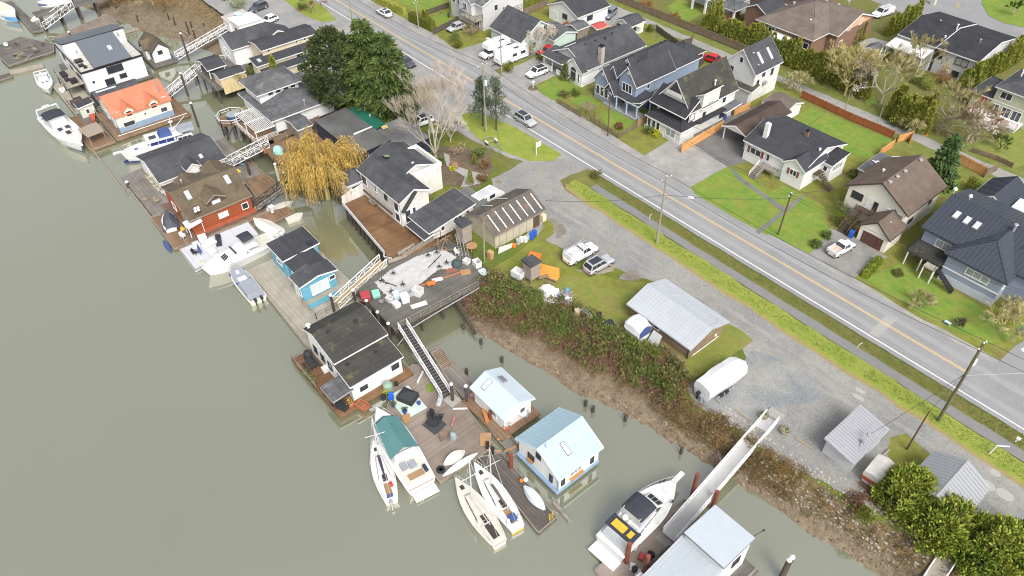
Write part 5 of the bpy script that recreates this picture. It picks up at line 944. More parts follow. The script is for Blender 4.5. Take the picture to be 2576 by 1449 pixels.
# piles
for x,y,t in ((-159.4,43.5,2.9),(-144.7,37.2,1.8),(-132.1,34,1.9),(-181.6,27,.6)): pile(x,y,t)
T(1,2)
for x,y in ((750,75),(975,25),(1110,130),(1222,245),(1330,360)): p=g(x,y,.9); pile(p.x,p.y,.9,label='timber pile with white cap standing along the edge of the pier',group='capped piles along the pier')
for x,y in ((2110,990),(1965,970)): p=g(x,y,.4); pile(p.x,p.y,.4,label='capped pile beside the foot of the black matted gangway',group='capped piles at the gangway foot')
T(0,1)
for x,y in ((1965,655),(1995,645),(1970,680),(2000,668)): p=g(x,y,1.0); pile(p.x,p.y,1.0,label='one of four dark piles clustered at the corner of the orange home',group='cluster of four piles by the orange home')
p=g(1275,385,-1.9); pile(p.x,p.y,-1.9,.25,label='short fat pile with white cap at the left tip of dark plank float',group=None); p=g(2470,150,.8); pile(p.x,p.y,.8,label='dark pile beside the gangway behind the orange home',group=None,cap=True)
T(1,1); p=g(190,205,2.2); pile(p.x,p.y,2.2,.2,M('pale_concrete_post',(.5,.48,.4),.8,.1,1),label='pale concrete post with white cap next to the willow',group=None); p=g(280,290,1.0); pile(p.x,p.y,1.0,label='black capped pile standing at the foot of the black gangway',group=None)
for (x,y,t,lab) in ((-21.5,32.3,1.1,'rust red steel pile at the stern of the big yacht'),(-19.4,32.7,1.2,'rust red steel pile near the red toolbox'),(-22.2,43.3,1.5,'rust red steel pile between the yacht bow and long gangway'),(-19.8,43.8,.6,'rust red steel pile on the right side of the long gangway'),(-37.7,30.6,-.2,'rust red steel pile at the left wall of ribbed blue roofed cabin')): pile(x,y,t,.24,RUSTP,lab,False,None)
T(1,2); p=g(2355,1240,-.9); pile(p.x,p.y,-.9,.2,RUSTP,'rusty short pile beside the orange bench and pale blue cabin',False,None)
T(3,3); 
for x,y in ((245,1260),(213,1290)): p=g(x,y,.9); pile(p.x,p.y,.9,.22,label='dark pile with round white cap at the bottom edge of the photo',group='pair of capped piles at the bottom edge')
T(0,0); stub=M('wet_stub',(.06,.05,.035),.7,.2,2)
for i,(x0,y0,x1,y1) in enumerate(((1380,215,1350,140),(1705,225,1655,120),(1770,275,1745,235),(1910,355,1850,270),(1965,390,1930,310),(1900,330,1860,280),(2050,300,1990,215),(1940,300,1910,230),(2240,170,2220,80))):
    b=g(x0,y0,-2.7); pile(b.x,b.y,-2.7+1.6+.4*(i%3),.16,stub,'old bare post leaning out of the far mudflat',False,'old posts in the far mudflat',lean=(R.uniform(-.3,.3),R.uniform(-.3,.3)))
for i,(x0,y0,x1,y1) in enumerate(((2000,300,2090,360),(1920,240,2030,330),(1800,290,1900,350))): log(['grey beam half sunk in the mud below the white shed','second grey beam in the mud below the white shed','thin broken beam among the mudflat posts'][i],g(x0,y0,-2.2),g(x1,y1,-2.4),.14)
T(2,2)
for (x,y) in ((740,1180),(815,1240),(1140,1330)): p=g(x,y,-2.9); pile(p.x,p.y,-2.0,.22,stub,'dark rotten pile stump at the water edge below the brambles',False,'rotten pile stumps along the mud bank')
T(2,3); p=g(1700,210,-2.9); pile(p.x,p.y,-1.9,.2,stub,'dark rotten pile stump at the water edge below the brambles',False,'rotten pile stumps along the mud bank')
T(1,2)
for (x,y) in ((2265,560),(2475,740),(2120,860),(2085,410)): p=g(x,y,-2.95); pile(p.x,p.y,-2.1,.22,stub,'dark stump standing alone in shallow water beyond the gangway',False,'stumps in the shallow water')
log('half buried muddy beam running down the bank under the brambles',g(2010,130,-1.4),g(2210,460,-2.4),.25,stub)
# ------------------------------------------------------------------ boats
GEL=M('white_gelcoat',(.62,.62,.61),.3,.03,1); GELD=M('stained_gelcoat',(.60,.58,.53),.5,.08,1.2,dirt=((.45,.38,.25),.22,1.2)); DECKW=M('boat_deck_white',(.62,.62,.60),.5,.05,1)
DECKS_=M('stained_boat_deck',(.54,.52,.46),.6,.08,1.2,dirt=((.42,.34,.22),.25,1))
CANV=M('navy_canvas',(.035,.038,.05),.8,.1,1); TEAL=M('teal_canvas',(.085,.20,.20),.8,.1,.8); BLUEC=M('blue_canvas',(.05,.08,.22),.8,.1,1); GREYC=M('grey_canvas',(.26,.28,.32),.8,.1,1); YELLOW=M('yellow_panel',(.62,.38,.04),.5,.08,1)
TEAK=M('worn_teak',(.30,.19,.10),.8,.15,1.5); BLUEH=M('blue_hull',(.03,.045,.13),.4,.05,1); TINT=M('boat_window',(.03,.035,.05),.15,.1,1,spec=.8); CLEARV=M('clear_vinyl',(.42,.44,.45),.2,.06,1); DARKH=M('dark_hatch',(.05,.04,.035),.6,.1,1); CHROME=M('steel_rail',(.6,.6,.6),.3,.05,1,metal=.4)
def boat(name,label,bow,stern,beam,z=WATER,free=1.0,kind='hull',hm=GEL,dm=DECKW,full=.6,tw=.8,group=None,cat='boat',stripe=None,foredeck_rise=.35,inset=.9):
    """hull lofted from stern (x=0) to bow (x=L) in local coordinates"""
    b=Vector((bow[0],bow[1],z)); s=Vector((stern[0],stern[1],z)); d=b-s; L=d.length; a=math.atan2(d.y,d.x)
    o=thing(name,label,cat,s,a,group); B=beam/2
    def wd(t):
        if t<full: return B*(tw+(1-tw)*math.sin(math.pi/2*t/full))
        u=(t-full)/(1-full); return B*max(.02,(1-u**2.1))
    rings=[];edge=[];N=14
    for i in range(N+1):
        t=i/N; w=wd(t); f=free*(1+foredeck_rise*t**2); x=L*t; kx=x-(.07*L*t**4)
        rings.append([(kx,-w*.72,-.35+.35*t**5),(x,-w,f),(x,-w*.93,f+.03),(x,w*.93,f+.03),(x,w,f),(kx,w*.72,-.35+.35*t**5)])
        edge.append((x,w,f))
    MB().loft(rings).build('hull',hm,o,smooth=False)
    m=MB()
    for i in range(N):
        (x0,w0,f0),(x1,w1,f1)=edge[i],edge[i+1]; m.poly([(x0,-w0*inset,f0+.035),(x1,-w1*inset,f1+.035),(x1,w1*inset,f1+.035),(x0,w0*inset,f0+.035)])
    m.build('side_deck',dm,o)
    if stripe:
        m=MB()
        for sgn in (-1,1):
            for i in range(N):
                (x0,w0,f0),(x1,w1,f1)=edge[i],edge[i+1]; z0=stripe[1]
                m.poly([(x0,sgn*(w0*(.72+.28*z0)+.012),f0*z0),(x1,sgn*(w1*(.72+.28*z0)+.012),f1*z0),(x1,sgn*(w1*(.72+.28*(z0+stripe[2]))+.012),f1*(z0+stripe[2])),(x0,sgn*(w0*(.72+.28*(z0+stripe[2]))+.012),f0*(z0+stripe[2]))])
        m.box(-.03,-.012,-B*tw*.9,B*tw*.9,free*stripe[1],free*(stripe[1]+stripe[2])); m.build('hull_stripe',stripe[0],o)
    o['L']=L
    return o,L,B,free,wd
def cabin(o,x0,x1,w0,w1,z0,h,rake=.5,mat=GEL,top=None,name='cabin',aft=.1,tum=.82,win=None,winm=None,front=True):
    """trunk: aft end x0 half-width w0, front x1 half-width w1; raked front"""
    P=[(x0,-w0,z0),(x1,-w1,z0),(x1,w1,z0),(x0,w0,z0),(x0+aft,-w0*tum,z0+h),(x1-rake,-w1*tum,z0+h),(x1-rake,w1*tum,z0+h),(x0+aft,w0*tum,z0+h)]
    c=MB().hexa(P).build(name,mat,o)
    if win:
        lo,hi=win; e=.012
        def pt(i,j,k,u): 
            a=Vector(P[i]).lerp(Vector(P[j]),u); return a
        for (i0,i1,sg) in ((0,1,-1),(3,2,1)):
            m=MB(); bl=Vector(P[i0]);br=Vector(P[i1]);tl=Vector(P[i0+4]);tr=Vector(P[i1+4])
            q=lambda u,v:(bl.lerp(br,u)).lerp(tl.lerp(tr,u),v)+Vector((0,sg*e,0))
            n=3
            for k in range(n): u0=.06+.88*k/n+.01; u1=.06+.88*(k+1)/n-.01; m.poly([q(u0,lo),q(u1,lo),q(u1,hi),q(u0,hi)])
            m.build('window',winm or TINT,c)
        if front:
            m=MB(); bl,br,tl,tr=[Vector(P[i]) for i in (1,2,5,6)]; q=lambda u,v:(bl.lerp(br,u)).lerp(tl.lerp(tr,u),v)+Vector((e,0,e))
            for k in range(3): u0=.05+.9*k/3+.015; u1=.05+.9*(k+1)/3-.015; m.poly([q(u0,lo),q(u1,lo),q(u1,hi),q(u0,hi)])
            m.build('window',winm or TINT,c)
    return c
def bowrail(o,L,wd,free,x0=.5,h=.6,rise=.35,r=.025,mat=CHROME,end=.98):
    m=MB(); pr={}
    for sg in (-1,1):
        pts=[]
        for i in range(9):
            t=x0+(end-x0)*i/8; f=free*(1+rise*t*t); w=wd(t)*.9; pts.append(Vector((L*t,sg*w,f+.03)))
        m.path([p+Vector((0,0,h)) for p in pts],r,4)
        for p in pts[::2]: m.tube(p,p+Vector((0,0,h)),r*.8,None,4)
        pr[sg]=pts[-1]+Vector((0,0,h))
    m.tube(pr[-1],pr[1],r,None,4); m.build('bow_rail',mat,o)
def canopy(o,x0,x1,w,z0,h,mat,crown=.25,fr=CHROME,sides=None,name='canopy'):
    c=MB(); rings=[]
    for x in (x0,x0+.25*(x1-x0),x0+.75*(x1-x0),x1):
        k=1 if x0<x<x1 else .93
        rings.append([(x,-w,z0+h*.88*k),(x,-w*.6,z0+h*k+crown*.7*k),(x,0,z0+h*k+crown*k),(x,w*.6,z0+h*k+crown*.7*k),(x,w,z0+h*.88*k),(x,w*.95,z0+h*.84*k),(x,0,z0+(h+crown)*k-.08),(x,-w*.95,z0+h*.84*k)])
    c.loft(rings); q=c.build(name,mat,o)
    f=MB()
    for x in (x0+.05,(x0+x1)/2,x1-.05):
        for s in (-1,1): f.tube((x,s*w*.97,z0),(x,s*w*.97,z0+h*.86),.025,None,4)
    f.build('canopy_frame',fr,q)
    if sides:
        s_=MB(); 
        for s in (-1,1): s_.poly([(x0,s*w*.98,z0),(x1,s*w*.98,z0),(x1,s*w*.98,z0+h*.86),(x0,s*w*.98,z0+h*.86)])
        s_.poly([(x1,-w*.98,z0),(x1,w*.98,z0),(x1,w*.98,z0+h*.86),(x1,-w*.98,z0+h*.86)]); s_.build('clear_curtain',sides,q)
    return q
def flat(o,name,mat,x0,x1,y0,y1,z,t=.04): return MB().box(x0,x1,y0,y1,z,z+t).build(name,mat,o)
def outboard(o,x,y,z,mat=BLACKM):
    m=MB(); m.loft([[(x-.42,y-.16,z+.1),(x-.05,y-.16,z+.1),(x-.05,y+.16,z+.1),(x-.42,y+.16,z+.1)],[(x-.5,y-.19,z+.4),(x-.02,y-.19,z+.4),(x-.02,y+.19,z+.4),(x-.5,y+.19,z+.4)],[(x-.42,y-.13,z+.62),(x-.1,y-.13,z+.62),(x-.1,y+.13,z+.62),(x-.42,y+.13,z+.62)]]); m.box(x-.32,x-.12,y-.07,y+.07,z-.8,z+.1); m.build('outboard_motor',mat,o)
gb='motor boats moored beside the floating homes'
# big cruiser beside the red roofed home
o,L,B,f,wd=boat('motor_cruiser','long white express cruiser with black bimini and tinted deck hatches',(-136.8,14.9),(-152.4,13.7),4.6,free=1.5,full=.5,tw=.9,group=gb,stripe=(BLUEH,.08,.12))
cabin(o,3.6,12.2,1.65,.7,1.62,.55,2.6); flat(o,'cockpit',DARKH,1.0,3.8,-1.5,1.5,1.55,.03); cabin(o,3.2,7.4,1.8,1.5,1.7,1.25,1.2,CLEARV,name='windscreen'); canopy(o,2.6,5.6,1.75,1.7,1.6,CANV,.2); cabin(o,1.0,2.6,1.9,1.9,1.6,2.7,.3,GEL,name='radar_arch') if 0 else MB().tube((1.6,-2,1.5),(1.4,-1.8,3.5),.12,.1,6).tube((1.6,2,1.5),(1.4,1.8,3.5),.12,.1,6).tube((1.4,-1.8,3.5),(1.4,1.8,3.5),.14,.14,6).box(1,1.8,-.6,.6,3.6,3.75).build('radar_arch',GEL,o)
for (x,y) in ((8.6,.62),(8.6,-.7),(10.6,0)): flat(o,'deck_hatch',TINT if abs(y)>0 else DARKH,x-.6,x+.55,y-.4,y+.4,2.19)
flat(o,'swim_platform',GEL,-1.0,.0,-1.7,1.7,.25,.12); bowrail(o,L,wd,f,.55); flat(o,'pulpit',GEL,L-.3,L+.9,-.25,.25,1.98,.1); flat(o,'seat',GREYC,1.2,2,-1.3,1.3,1.6,.4)
# small cruiser by the modern home
o,L,B,f,wd=boat('motor_boat','small white cuddy cruiser moored beside the large modern floating home',(-162.8,16.6),(-171.4,17.5),2.9,free=1.0,full=.45,tw=.9,group=gb,stripe=(BLUEH,.06,.14))
cabin(o,3.1,6.8,1.1,.5,1.1,.4,1.4); cabin(o,2.6,4.4,1.2,1.0,1.1,.85,.7,CLEARV,name='windscreen'); flat(o,'cockpit',GREYC,.5,2.8,-1.1,1.1,1.06,.02); MB().tube((1.2,-1.25,1),(1,-1.2,2.1),.08,.08,5).tube((1.2,1.25,1),(1,1.2,2.1),.08,.08,5).tube((1,-1.2,2.1),(1,1.2,2.1),.1,.1,5).build('radar_arch',GEL,o); flat(o,'seat',DECKW,.7,1.5,-1,1,1.1,.4)
for y in (-.35,.35): flat(o,'deck_hatch',TINT,5,5.5,y-.15,y+.15,1.52,.02)
outboard(o,0,0,.7,METALW)
o,L,B,f,wd=boat('dinghy','slim white rowing skiff tied beside the small cuddy cruiser',(-160.8,18.6),(-166,19.4),1.2,free=.5,group='small tenders and skiffs'); flat(o,'seat',TEAK,1.6,1.9,-.5,.5,.5)
# trawler
o,L,B,f,wd=boat('trawler_yacht','white trawler yacht with blue windows, blue flybridge cover and mast',(-128.9,19.2),(-127.2,31.6),4.3,free=1.5,full=.55,tw=.85,group=gb,stripe=(BLUEH,.0,.18),foredeck_rise=.55)
cabin(o,3.2,8.2,1.65,1.25,1.7,1.5,.7,GEL,win=(.45,.85),winm=M('blue_window',(.03,.05,.2),.2,.1,1)); flat(o,'cabin_roof',GEL,2.0,8.0,-1.7,1.7,3.2,.1); flat(o,'solar_panel',TINT,6.2,7.4,-.6,.6,3.31,.03); cabin(o,3.6,5.8,1.2,1.1,3.3,.7,.4,BLUEC,name='flybridge_cover'); MB().tube((3.4,0,3.2),(3.0,0,6.2),.09,.05,6).tube((3.3,-.8,5),(3.3,.8,5),.04,.04,4).tube((3.2,0,3.6),(.6,0,5.6),.06,.05,5).tube((3.1,0,5.2),(3.1,0,5.25),.4,.4,8).build('mast',GEL,o); canopy(o,-.1,2.4,1.5,2.9,.6,GREYC,.15)
cabin(o,.4,3.2,1.6,1.6,1.6,1.2,.1,GEL,name='aft_cabin',win=(.4,.8),front=False); bowrail(o,L,wd,f,.5,.8,.55); flat(o,'pulpit',GEL,L-.4,L+1.1,-.3,.3,2.3,.1); flat(o,'deck_hatch',BLUEC,9.6,10.2,-.3,.3,2.0,.1); MB().rbox((1.2,.2,3.6),2.8,1.2,.5,0).build('dinghy_cover',GREYC,o)
# sport cruiser by the grey dock
o,L,B,f,wd=boat('sport_cruiser','white sport cruiser with navy bimini moored along the pale grey dock',(-91.2,17.6),(-91.8,29),3.7,free=1.3,full=.5,tw=.9,group=gb,foredeck_rise=.5)
cabin(o,4.4,8.8,1.45,.8,1.4,.75,1.7,win=(.3,.8)); cabin(o,3.0,6.2,1.3,1.0,2.1,.6,1.0,GEL,name='flybridge'); canopy(o,3.2,5.0,1.15,2.7,1.0,CANV,.15); flat(o,'cockpit',DECKS_,.6,3.2,-1.4,1.4,1.36,.02); bowrail(o,L,wd,f,.5,.6,.5); flat(o,'swim_platform',GEL,-.8,0,-1.3,1.3,.3,.1); flat(o,'windscreen',TINT,6.3,6.5,-1,1,2.2,.3)
o,L,B,f,wd=boat('covered_boat','white tarp covered runabout moored behind the pale grey dock',(-98.4,28.9),(-92.4,30.4),2.4,free=.8,full=.5,group='covered boats',stripe=(BLUEH,.3,.2)); 
m=MB(); m.loft([[(.2,-1.1,.85),(.2,0,1.15),(.2,1.1,.85)],[(2,-1.15,.9),(2,0,1.35),(2,1.15,.9)],[(4.6,-.9,.95),(4.6,0,1.3),(4.6,.9,.95)],[(6,-.15,1.1),(6,0,1.15),(6,.15,1.1)]],close=False,cap0=False,cap1=False); m.build('tarp_cover',GELD,o); outboard(o,0,0,.5,METALW)
# aluminium boat with blue interior
o,L,B,f,wd=boat('motor_boat','open welded boat with grey cover, blue sides and twin outboards by walkway',(-89.8,21.4),(-81.2,21.2),2.7,free=.9,full=.55,tw=.95,group=gb,dm=GREYC,hm=GELD)
flat(o,'cockpit',BLUEC,4.2,7.2,-1.15,1.15,.98,.05); flat(o,'floor',DECKW,4.6,6.9,-.6,.6,1.04,.03); cabin(o,.6,4.2,1.2,1.15,.95,.65,.3,GREYC,name='boat_cover'); bowrail(o,L,wd,f,.6,.6); MB().tube((6.6,0,1),(6.6,0,1.4),.28,.28,10).build('helm_seat',GEL,o); outboard(o,0,.45,.7); outboard(o,0,-.45,.7)
# teal canopy cruiser
o,L,B,f,wd=boat('cabin_cruiser','white cabin cruiser with long teal canvas canopy beside the patchwork dock',(-53.7,23.2),(-41.9,21.4),3.9,free=1.3,full=.5,tw=.88,group=gb,stripe=(TEAK,.86,.1))
cabin(o,4.4,9.6,1.4,.8,1.4,.8,1.3); m=MB(); m.loft([[(4.0,-1.75,2.2),(4.0,0,3.3),(4.0,1.75,2.2)],[(9.2,-1.45,2.2),(9.2,0,3.0),(9.2,1.45,2.2)],[(10.0,-1.0,1.7),(10.0,0,2.2),(10.0,1.0,1.7)]],close=False,cap0=False,cap1=False); m.build('canvas_canopy',TEAL,o); flat(o,'cockpit',DECKS_,.5,4.2,-1.5,1.5,1.4,.03); cabin(o,3.6,4.3,1.6,1.6,1.4,1.0,.1,GEL,name='bulkhead')
flat(o,'seat',GREYC,2.4,3.3,.4,1.1,1.44,.35); flat(o,'seat',GREYC,2.2,3.1,-.6,.2,1.44,.35); flat(o,'engine_hatch',TEAK,.9,1.7,-.9,.9,1.44,.06); flat(o,'rear_seat',TINT,1.0,1.9,-1.4,-1.0,1.44,.3); flat(o,'swim_platform',GEL,-1.2,-.1,-1.5,1.3,.2,.15); bowrail(o,L,wd,f,.55,.6); MB().tube((-1.2,.5,.2),(-1.5,.5,-.4),.03,.03,4).tube((-1.2,.8,.2),(-1.5,.8,-.4),.03,.03,4).build('swim_ladder',CHROME,o)
# sailboats
def sailboat(label,bow,stern,beam,mast_h,hm,dm,mastx=.58,lean=(0,0),boomcover=None,stripe=None,z=WATER):
    o,L,B,f,wd=boat('sailboat',label,bow,stern,beam,z,free=.85,full=.42,tw=.62,hm=hm,dm=dm,group='old sailboats at the patchwork dock',stripe=stripe,foredeck_rise=.25)
    cabin(o,L*.33,L*.74,B*.62,B*.3,.92,.38,.5,dm,name='coachroof',win=(.3,.75),front=False); mx=L*mastx
    MB().tube((mx,0,.9),(mx+lean[0],lean[1],mast_h),.085,.06,7).build('mast',M('grey_spar',(.5,.5,.49),.45,.05,1),o)
    MB().tube((mx+lean[0]*.6-.0,lean[1]*.6-1.1,.9+.6*(mast_h-.9)),(mx+lean[0]*.6,lean[1]*.6+1.1,.9+.6*(mast_h-.9)),.035,.035,5).build('spreader',GEL,o)
    st=MB(); tip=Vector((mx+lean[0],lean[1],mast_h)); st.tube((L*.98,0,1.1),tip,.014,None,4); st.tube((.1,0,.9),tip,.014,None,4)
    for s in (-1,1): st.tube((mx-.2,s*B*.95,.9),tip,.012,None,4)
    st.build('rigging',CHROME,o)
    bm=MB().tube((mx,0,1.75),(L*.2,0,1.7),.06,.05,6); bo=bm.build('boom',M('grey_spar',(.5,.5,.49)),o)
    if boomcover: MB().tube((mx-.1,0,1.86),(mx-L*.12,0,1.92),.13,.17,7).tube((mx-L*.12,0,1.92),(L*.24,0,1.8),.17,.08,7).build('sail_cover',boomcover,bo)
    flat(o,'cockpit',DARKH if dm is DECKS_ else TEAK,L*.07,L*.27,-B*.36,B*.36,.9,.02); flat(o,'companionway',DARKH,L*.27,L*.38,-B*.22,B*.22,1.31,.02); flat(o,'deck_hatch',DARKH,L*.8,L*.86,-.22,.22,1.0,.06)
    for s in (-1,1): flat(o,'cockpit_bench',dm,L*.06,L*.27,s*B*.42-.16,s*B*.42+.16,.9,.16)
    pts=[]; bowrail(o,L,wd,.85,.8,.55,.25,.03); bowrail(o,L,wd,.85,.02,.5,.25,.022,end=.3)
    return o,L,B
PURP=M('plum_sail_cover',(.06,.045,.07),.8,.1,1)
o,L,B=sailboat('white sailboat with plum sail cover and red buoys lying nearest the open river',(-50.5,20.6),(-42.6,17.9),2.4,9.0,GELD,DECKW,.66,(-.3,-.2),PURP); [MB().ball(q,.18).build('red_buoy',M('red_plastic',(.55,.03,.03)),o) for q in ((1.6,-.5,1.15),(1.95,-.45,1.15))]; outboard(o,-.05,.1,.6,METALG); flat(o,'solar_panel',BLUEC,.3,.7,-.3,.4,1.0,.03)
o,L,B=sailboat('dirty cream stained sailboat with open black companionway and bare boom',(-40.4,24.8),(-31.2,23.7),2.7,8.6,GELD,DECKS_,.6,(.3,-.2),None,stripe=(TEAK,.85,.12))
o,L,B=sailboat('white sailboat with yellow waterline squeezed against the dark plank dock',(-40.6,27.6),(-31.3,26.2),2.6,8.8,GEL,DECKW,.58,(-.2,.1),M('grey_brown_sail_cover',(.12,.10,.09),.8,.1,1),stripe=(YELLOW,.05,.3)); [MB().ball(q,.19).build('fender',GEL,o) for q in ((.9,-.7,1.2),(1.1,.5,1.2))]; flat(o,'blue_bag',BLUEC,.8,1.6,-.5,.3,.95,.25)
# the yacht
o,L,B,f,wd=boat('motor_yacht','large white motor yacht with black bimini and yellow panels near the long gangway',(-24.1,42.6),(-23.4,31.7),4.0,free=1.5,full=.5,tw=.92,group=gb,stripe=(BLUEH,.05,.22),foredeck_rise=.3,hm=GEL)
cabin(o,1.9,8.2,1.65,1.0,1.6,1.0,1.7,GEL,win=(.35,.85)); cabin(o,2.6,6.0,1.5,1.2,2.55,.7,.8,GEL,name='flybridge'); cabin(o,2.9,5.6,1.35,1.15,3.2,1.1,.5,CLEARV,name='clear_curtain'); m=canopy(o,3.0,5.5,1.35,3.2,1.15,CANV,.15)
flat(o,'aft_awning',CANV,1.1,2.7,-1.75,1.75,2.7,.1); flat(o,'yellow_panel',YELLOW,1.4,2.3,-.4,1.2,2.81,.03); flat(o,'yellow_panel',YELLOW,1.5,2.3,-1.3,-.75,2.81,.03); MB().ball((2.75,.5,3.35),.34,10,6).build('radar_dome',GEL,o); MB().ball((2.75,-.15,3.2),.24,10,6).build('radar_dome',GEL,o)
cabin(o,.5,1.9,1.6,1.6,1.55,1.1,.0,CLEARV,name='cockpit_enclosure',aft=.4); flat(o,'swim_platform',GEL,-1.3,.0,-1.7,1.7,.35,.14); bowrail(o,L,wd,f,.5,.7,.3); flat(o,'pulpit',GEL,L-.5,L+1.2,-.28,.28,1.98,.12); flat(o,'deck_hatch',DECKW,8.9,9.5,-.3,.3,1.9,.06)
for (x,y) in ((9.8,.75),(8.4,-1.4),(9.4,.95)): MB().ball((x,y,2.1),(.28,.13,.13)).build('fender',CANV,o)
MB().tube((.5,-.3,1.6),(.3,-.3,3.0),.02,.02,4).build('flag_staff',CHROME,o)
# top left boats
o,L,B,f,wd=boat('motor_boat','cream decked white launch with blue bow in the top left corner',(-203.8,21.2),(-216,18.6),4.2,free=1.6,full=.4,tw=.9,group=gb,stripe=(M('light_blue_stripe',(.12,.3,.55),.4,.05,1),.1,.5)); cabin(o,2,10,1.6,1.1,1.6,.7,1.0,M('cream_deck',(.62,.56,.42),.6,.06,1)); 
o,L,B,f,wd=boat('motor_boat','white runabout with blue stern tied beyond the top left pier',(-210.4,27.4),(-207.6,34.4),2.6,free=1.0,full=.45,group=gb,stripe=(BLUEC,.3,.3)); cabin(o,2.6,5.4,1.0,.6,1.0,.4,1.0)
o,L,B,f,wd=boat('inflatable_boat','small white inflatable tender between the launch and top left dock',(-200.6,23.6),(-204.4,25.6),1.8,free=.5,full=.6,group='small tenders and skiffs'); outboard(o,0,0,.3)
# willow float dinghies, kayaks and upturned boats
for lab,(bx,by),(sx,sy),bm_,mt in (('white inflatable dinghy moored off the tan float under the willow',(-94.9,35.6),(-95.2,32.8),1.5,GELD),('white rowing boat half covered by hanging willow twigs',(-98.8,35.9),(-99.7,31.6),1.3,GELD)):
    o,L,B,f,wd=boat('dinghy',lab,(bx,by),(sx,sy),bm_,z=-2.95,free=.5,full=.6,tw=.75,hm=mt,dm=DECKS_,group='small tenders and skiffs'); flat(o,'seat',DECKW,L*.4,L*.5,-B*.8,B*.8,.45)
def canoe(name,label,a,b,w,mat,z,cat='kayak',group=None,h=.28):
    a=Vector(a);b=Vector(b);d=b-a;L=d.length; m=MB(); rings=[]
    for i in range(11):
        t=i/10; k=math.sin(math.pi*min(max(t,.02),.98))**.6; rings.append([(L*t,-w/2*k,.04),(L*t,-w*.35*k,h*k+.05),(L*t,w*.35*k,h*k+.05),(L*t,w/2*k,.04)])
    m.loft(rings); return one(m,name,mat,label,cat,(a.x,a.y,z),math.atan2(d.y,d.x),group)
canoe('kayak','light blue kayak on the brown dock behind the dark grey roofed home',(-116.4,33.6),(-114.0,34.6),.9,M('light_blue_plastic',(.2,.45,.65),.4,.05,1),FLOAT); canoe('kayak','yellow kayak at the foot of the gangway behind the grey roof',(-113.6,32.4),(-112.2,33.2),.8,M('yellow_plastic',(.6,.42,.05),.4,.05,1),FLOAT)
T(1,3); a=g(1890,330,FLOAT+.1); b=g(2100,190,FLOAT+.1); canoe('dinghy','upturned white dinghy with rounded bottom on the dock corner',a,b,1.35,GELD,FLOAT+.02,'boat','small tenders and skiffs',.55); a=g(1880,450,FLOAT); b=g(2230,215,FLOAT); canoe('kayak','long white kayak along the edge of patchwork dock',a,b,.8,GEL,FLOAT+.02,'kayak',None,.35)
T(2,3); a=g(120,550,FLOAT); b=g(330,790,FLOAT); canoe('skiff','upturned pale blue and white skiff on the dark plank dock',a,b,1.3,M('pale_blue_white_paint',(.55,.62,.66),.6,.08,1,dirt=((.5,.42,.3),.3,1)),FLOAT+.08,'boat','small tenders and skiffs',.5)
T(1,2); canoe('paddle_board','orange and blue paddle board beside the pale blue cabin',g(2150,1095,FLOAT),g(2290,1050,FLOAT),.8,M('orange_blue_board',(.6,.2,.05),.4,.1,1,col2=(.05,.12,.4)),FLOAT+.12)
T(0,1); a=g(1690,860,FLOAT); b=g(1740,660,FLOAT+.6)
o,L,B,f,wd=boat('covered_boat','boat hidden under a slumped dark grey tarp beside the orange home',(-108.6,19.2),(-104.2,18.0),2.2,z=FLOAT-.1,free=.7,full=.5,group='covered boats'); m=MB(); m.loft([[(-.2,-1.2,.5),(-.2,-.4,.9),(-.2,.5,.8),(-.2,1.2,.4)],[(1.3,-1.25,.6),(1.3,-.3,1.6),(1.3,.5,1.4),(1.3,1.2,.5)],[(3,-1.1,.7),(3,-.3,1.8),(3,.4,1.5),(3,1,.6)],[(4.6,-.2,.8),(4.6,0,1),(4.6,.1,1),(4.6,.2,.8)]],close=False,cap0=False,cap1=False); m.build('tarp_cover',M('dark_grey_tarp',(.07,.08,.10),.8,.15,1),o)
canoe('canoe','blue hulled canoe leaning at the river edge of the orange home float',(-103.4,16.2),(-99.9,16.1),.7,BLUEC,-2.9)
# boats ashore
def trailer_boat(name,label,bow,stern,beam,h,mat,group=None,wheels=True):
    o,L,B,f,wd=boat(name,label,bow,stern,beam,z=.55,free=.9,full=.8,tw=.93,hm=mat,dm=mat,group=group,foredeck_rise=.2)
    m=MB(); N=10; rings=[]
    hs=[.62,.66,.72,.98,1.0,.97,.86,.9,.8,.55,.15]
    for i in range(N+1):
        t=i/N; w=wd(t)*.97; z=.92+.1*t*t; k=h*hs[i]; rings.append([(L*t,-w,z),(L*t,-w*.93,z+k*.72),(L*t,-w*.22,z+k),(L*t,w*.22,z+k),(L*t,w*.93,z+k*.72),(L*t,w,z)])
    m.loft(rings,close=False,cap0=True,cap1=True); m.build('wrap_cover',mat,o)
    if wheels:
        tr=MB(); tr.box(-.2,L+.6,-.07,.07,-.25,-.1).box(L*.2,L*.6,-B,-B+.1,-.25,-.15).box(L*.2,L*.6,B-.1,B,-.25,-.15); tr.build('trailer_frame',METALG,o)
        for x in (L*.3,L*.42):
            for s in (-1,1): MB().tube((x,s*B*.95-.1,-.22),(x,s*B*.95+.1,-.22),.33,.33,12).build('trailer_wheel',BLACKM,o)
        MB().tube((L+.5,0,-.5),(L+.5,0,.3),.05,.05,5).build('jack',METALG,o)
    return o,L,B
SHR=M('white_shrink_wrap',(.66,.66,.66),.35,.02,1)
T(2,2); a=g(2330,800,.6); b=g(1900,1080,.6); o,L,B=trailer_boat('wrapped_boat','big boat in white shrink wrap on a trailer parked on the gravel',(a.x,a.y),(b.x,b.y),2.7,1.5,SHR); outboard(o,-.1,.2,.2); outboard(o,-.1,-.35,.2,GREYC)
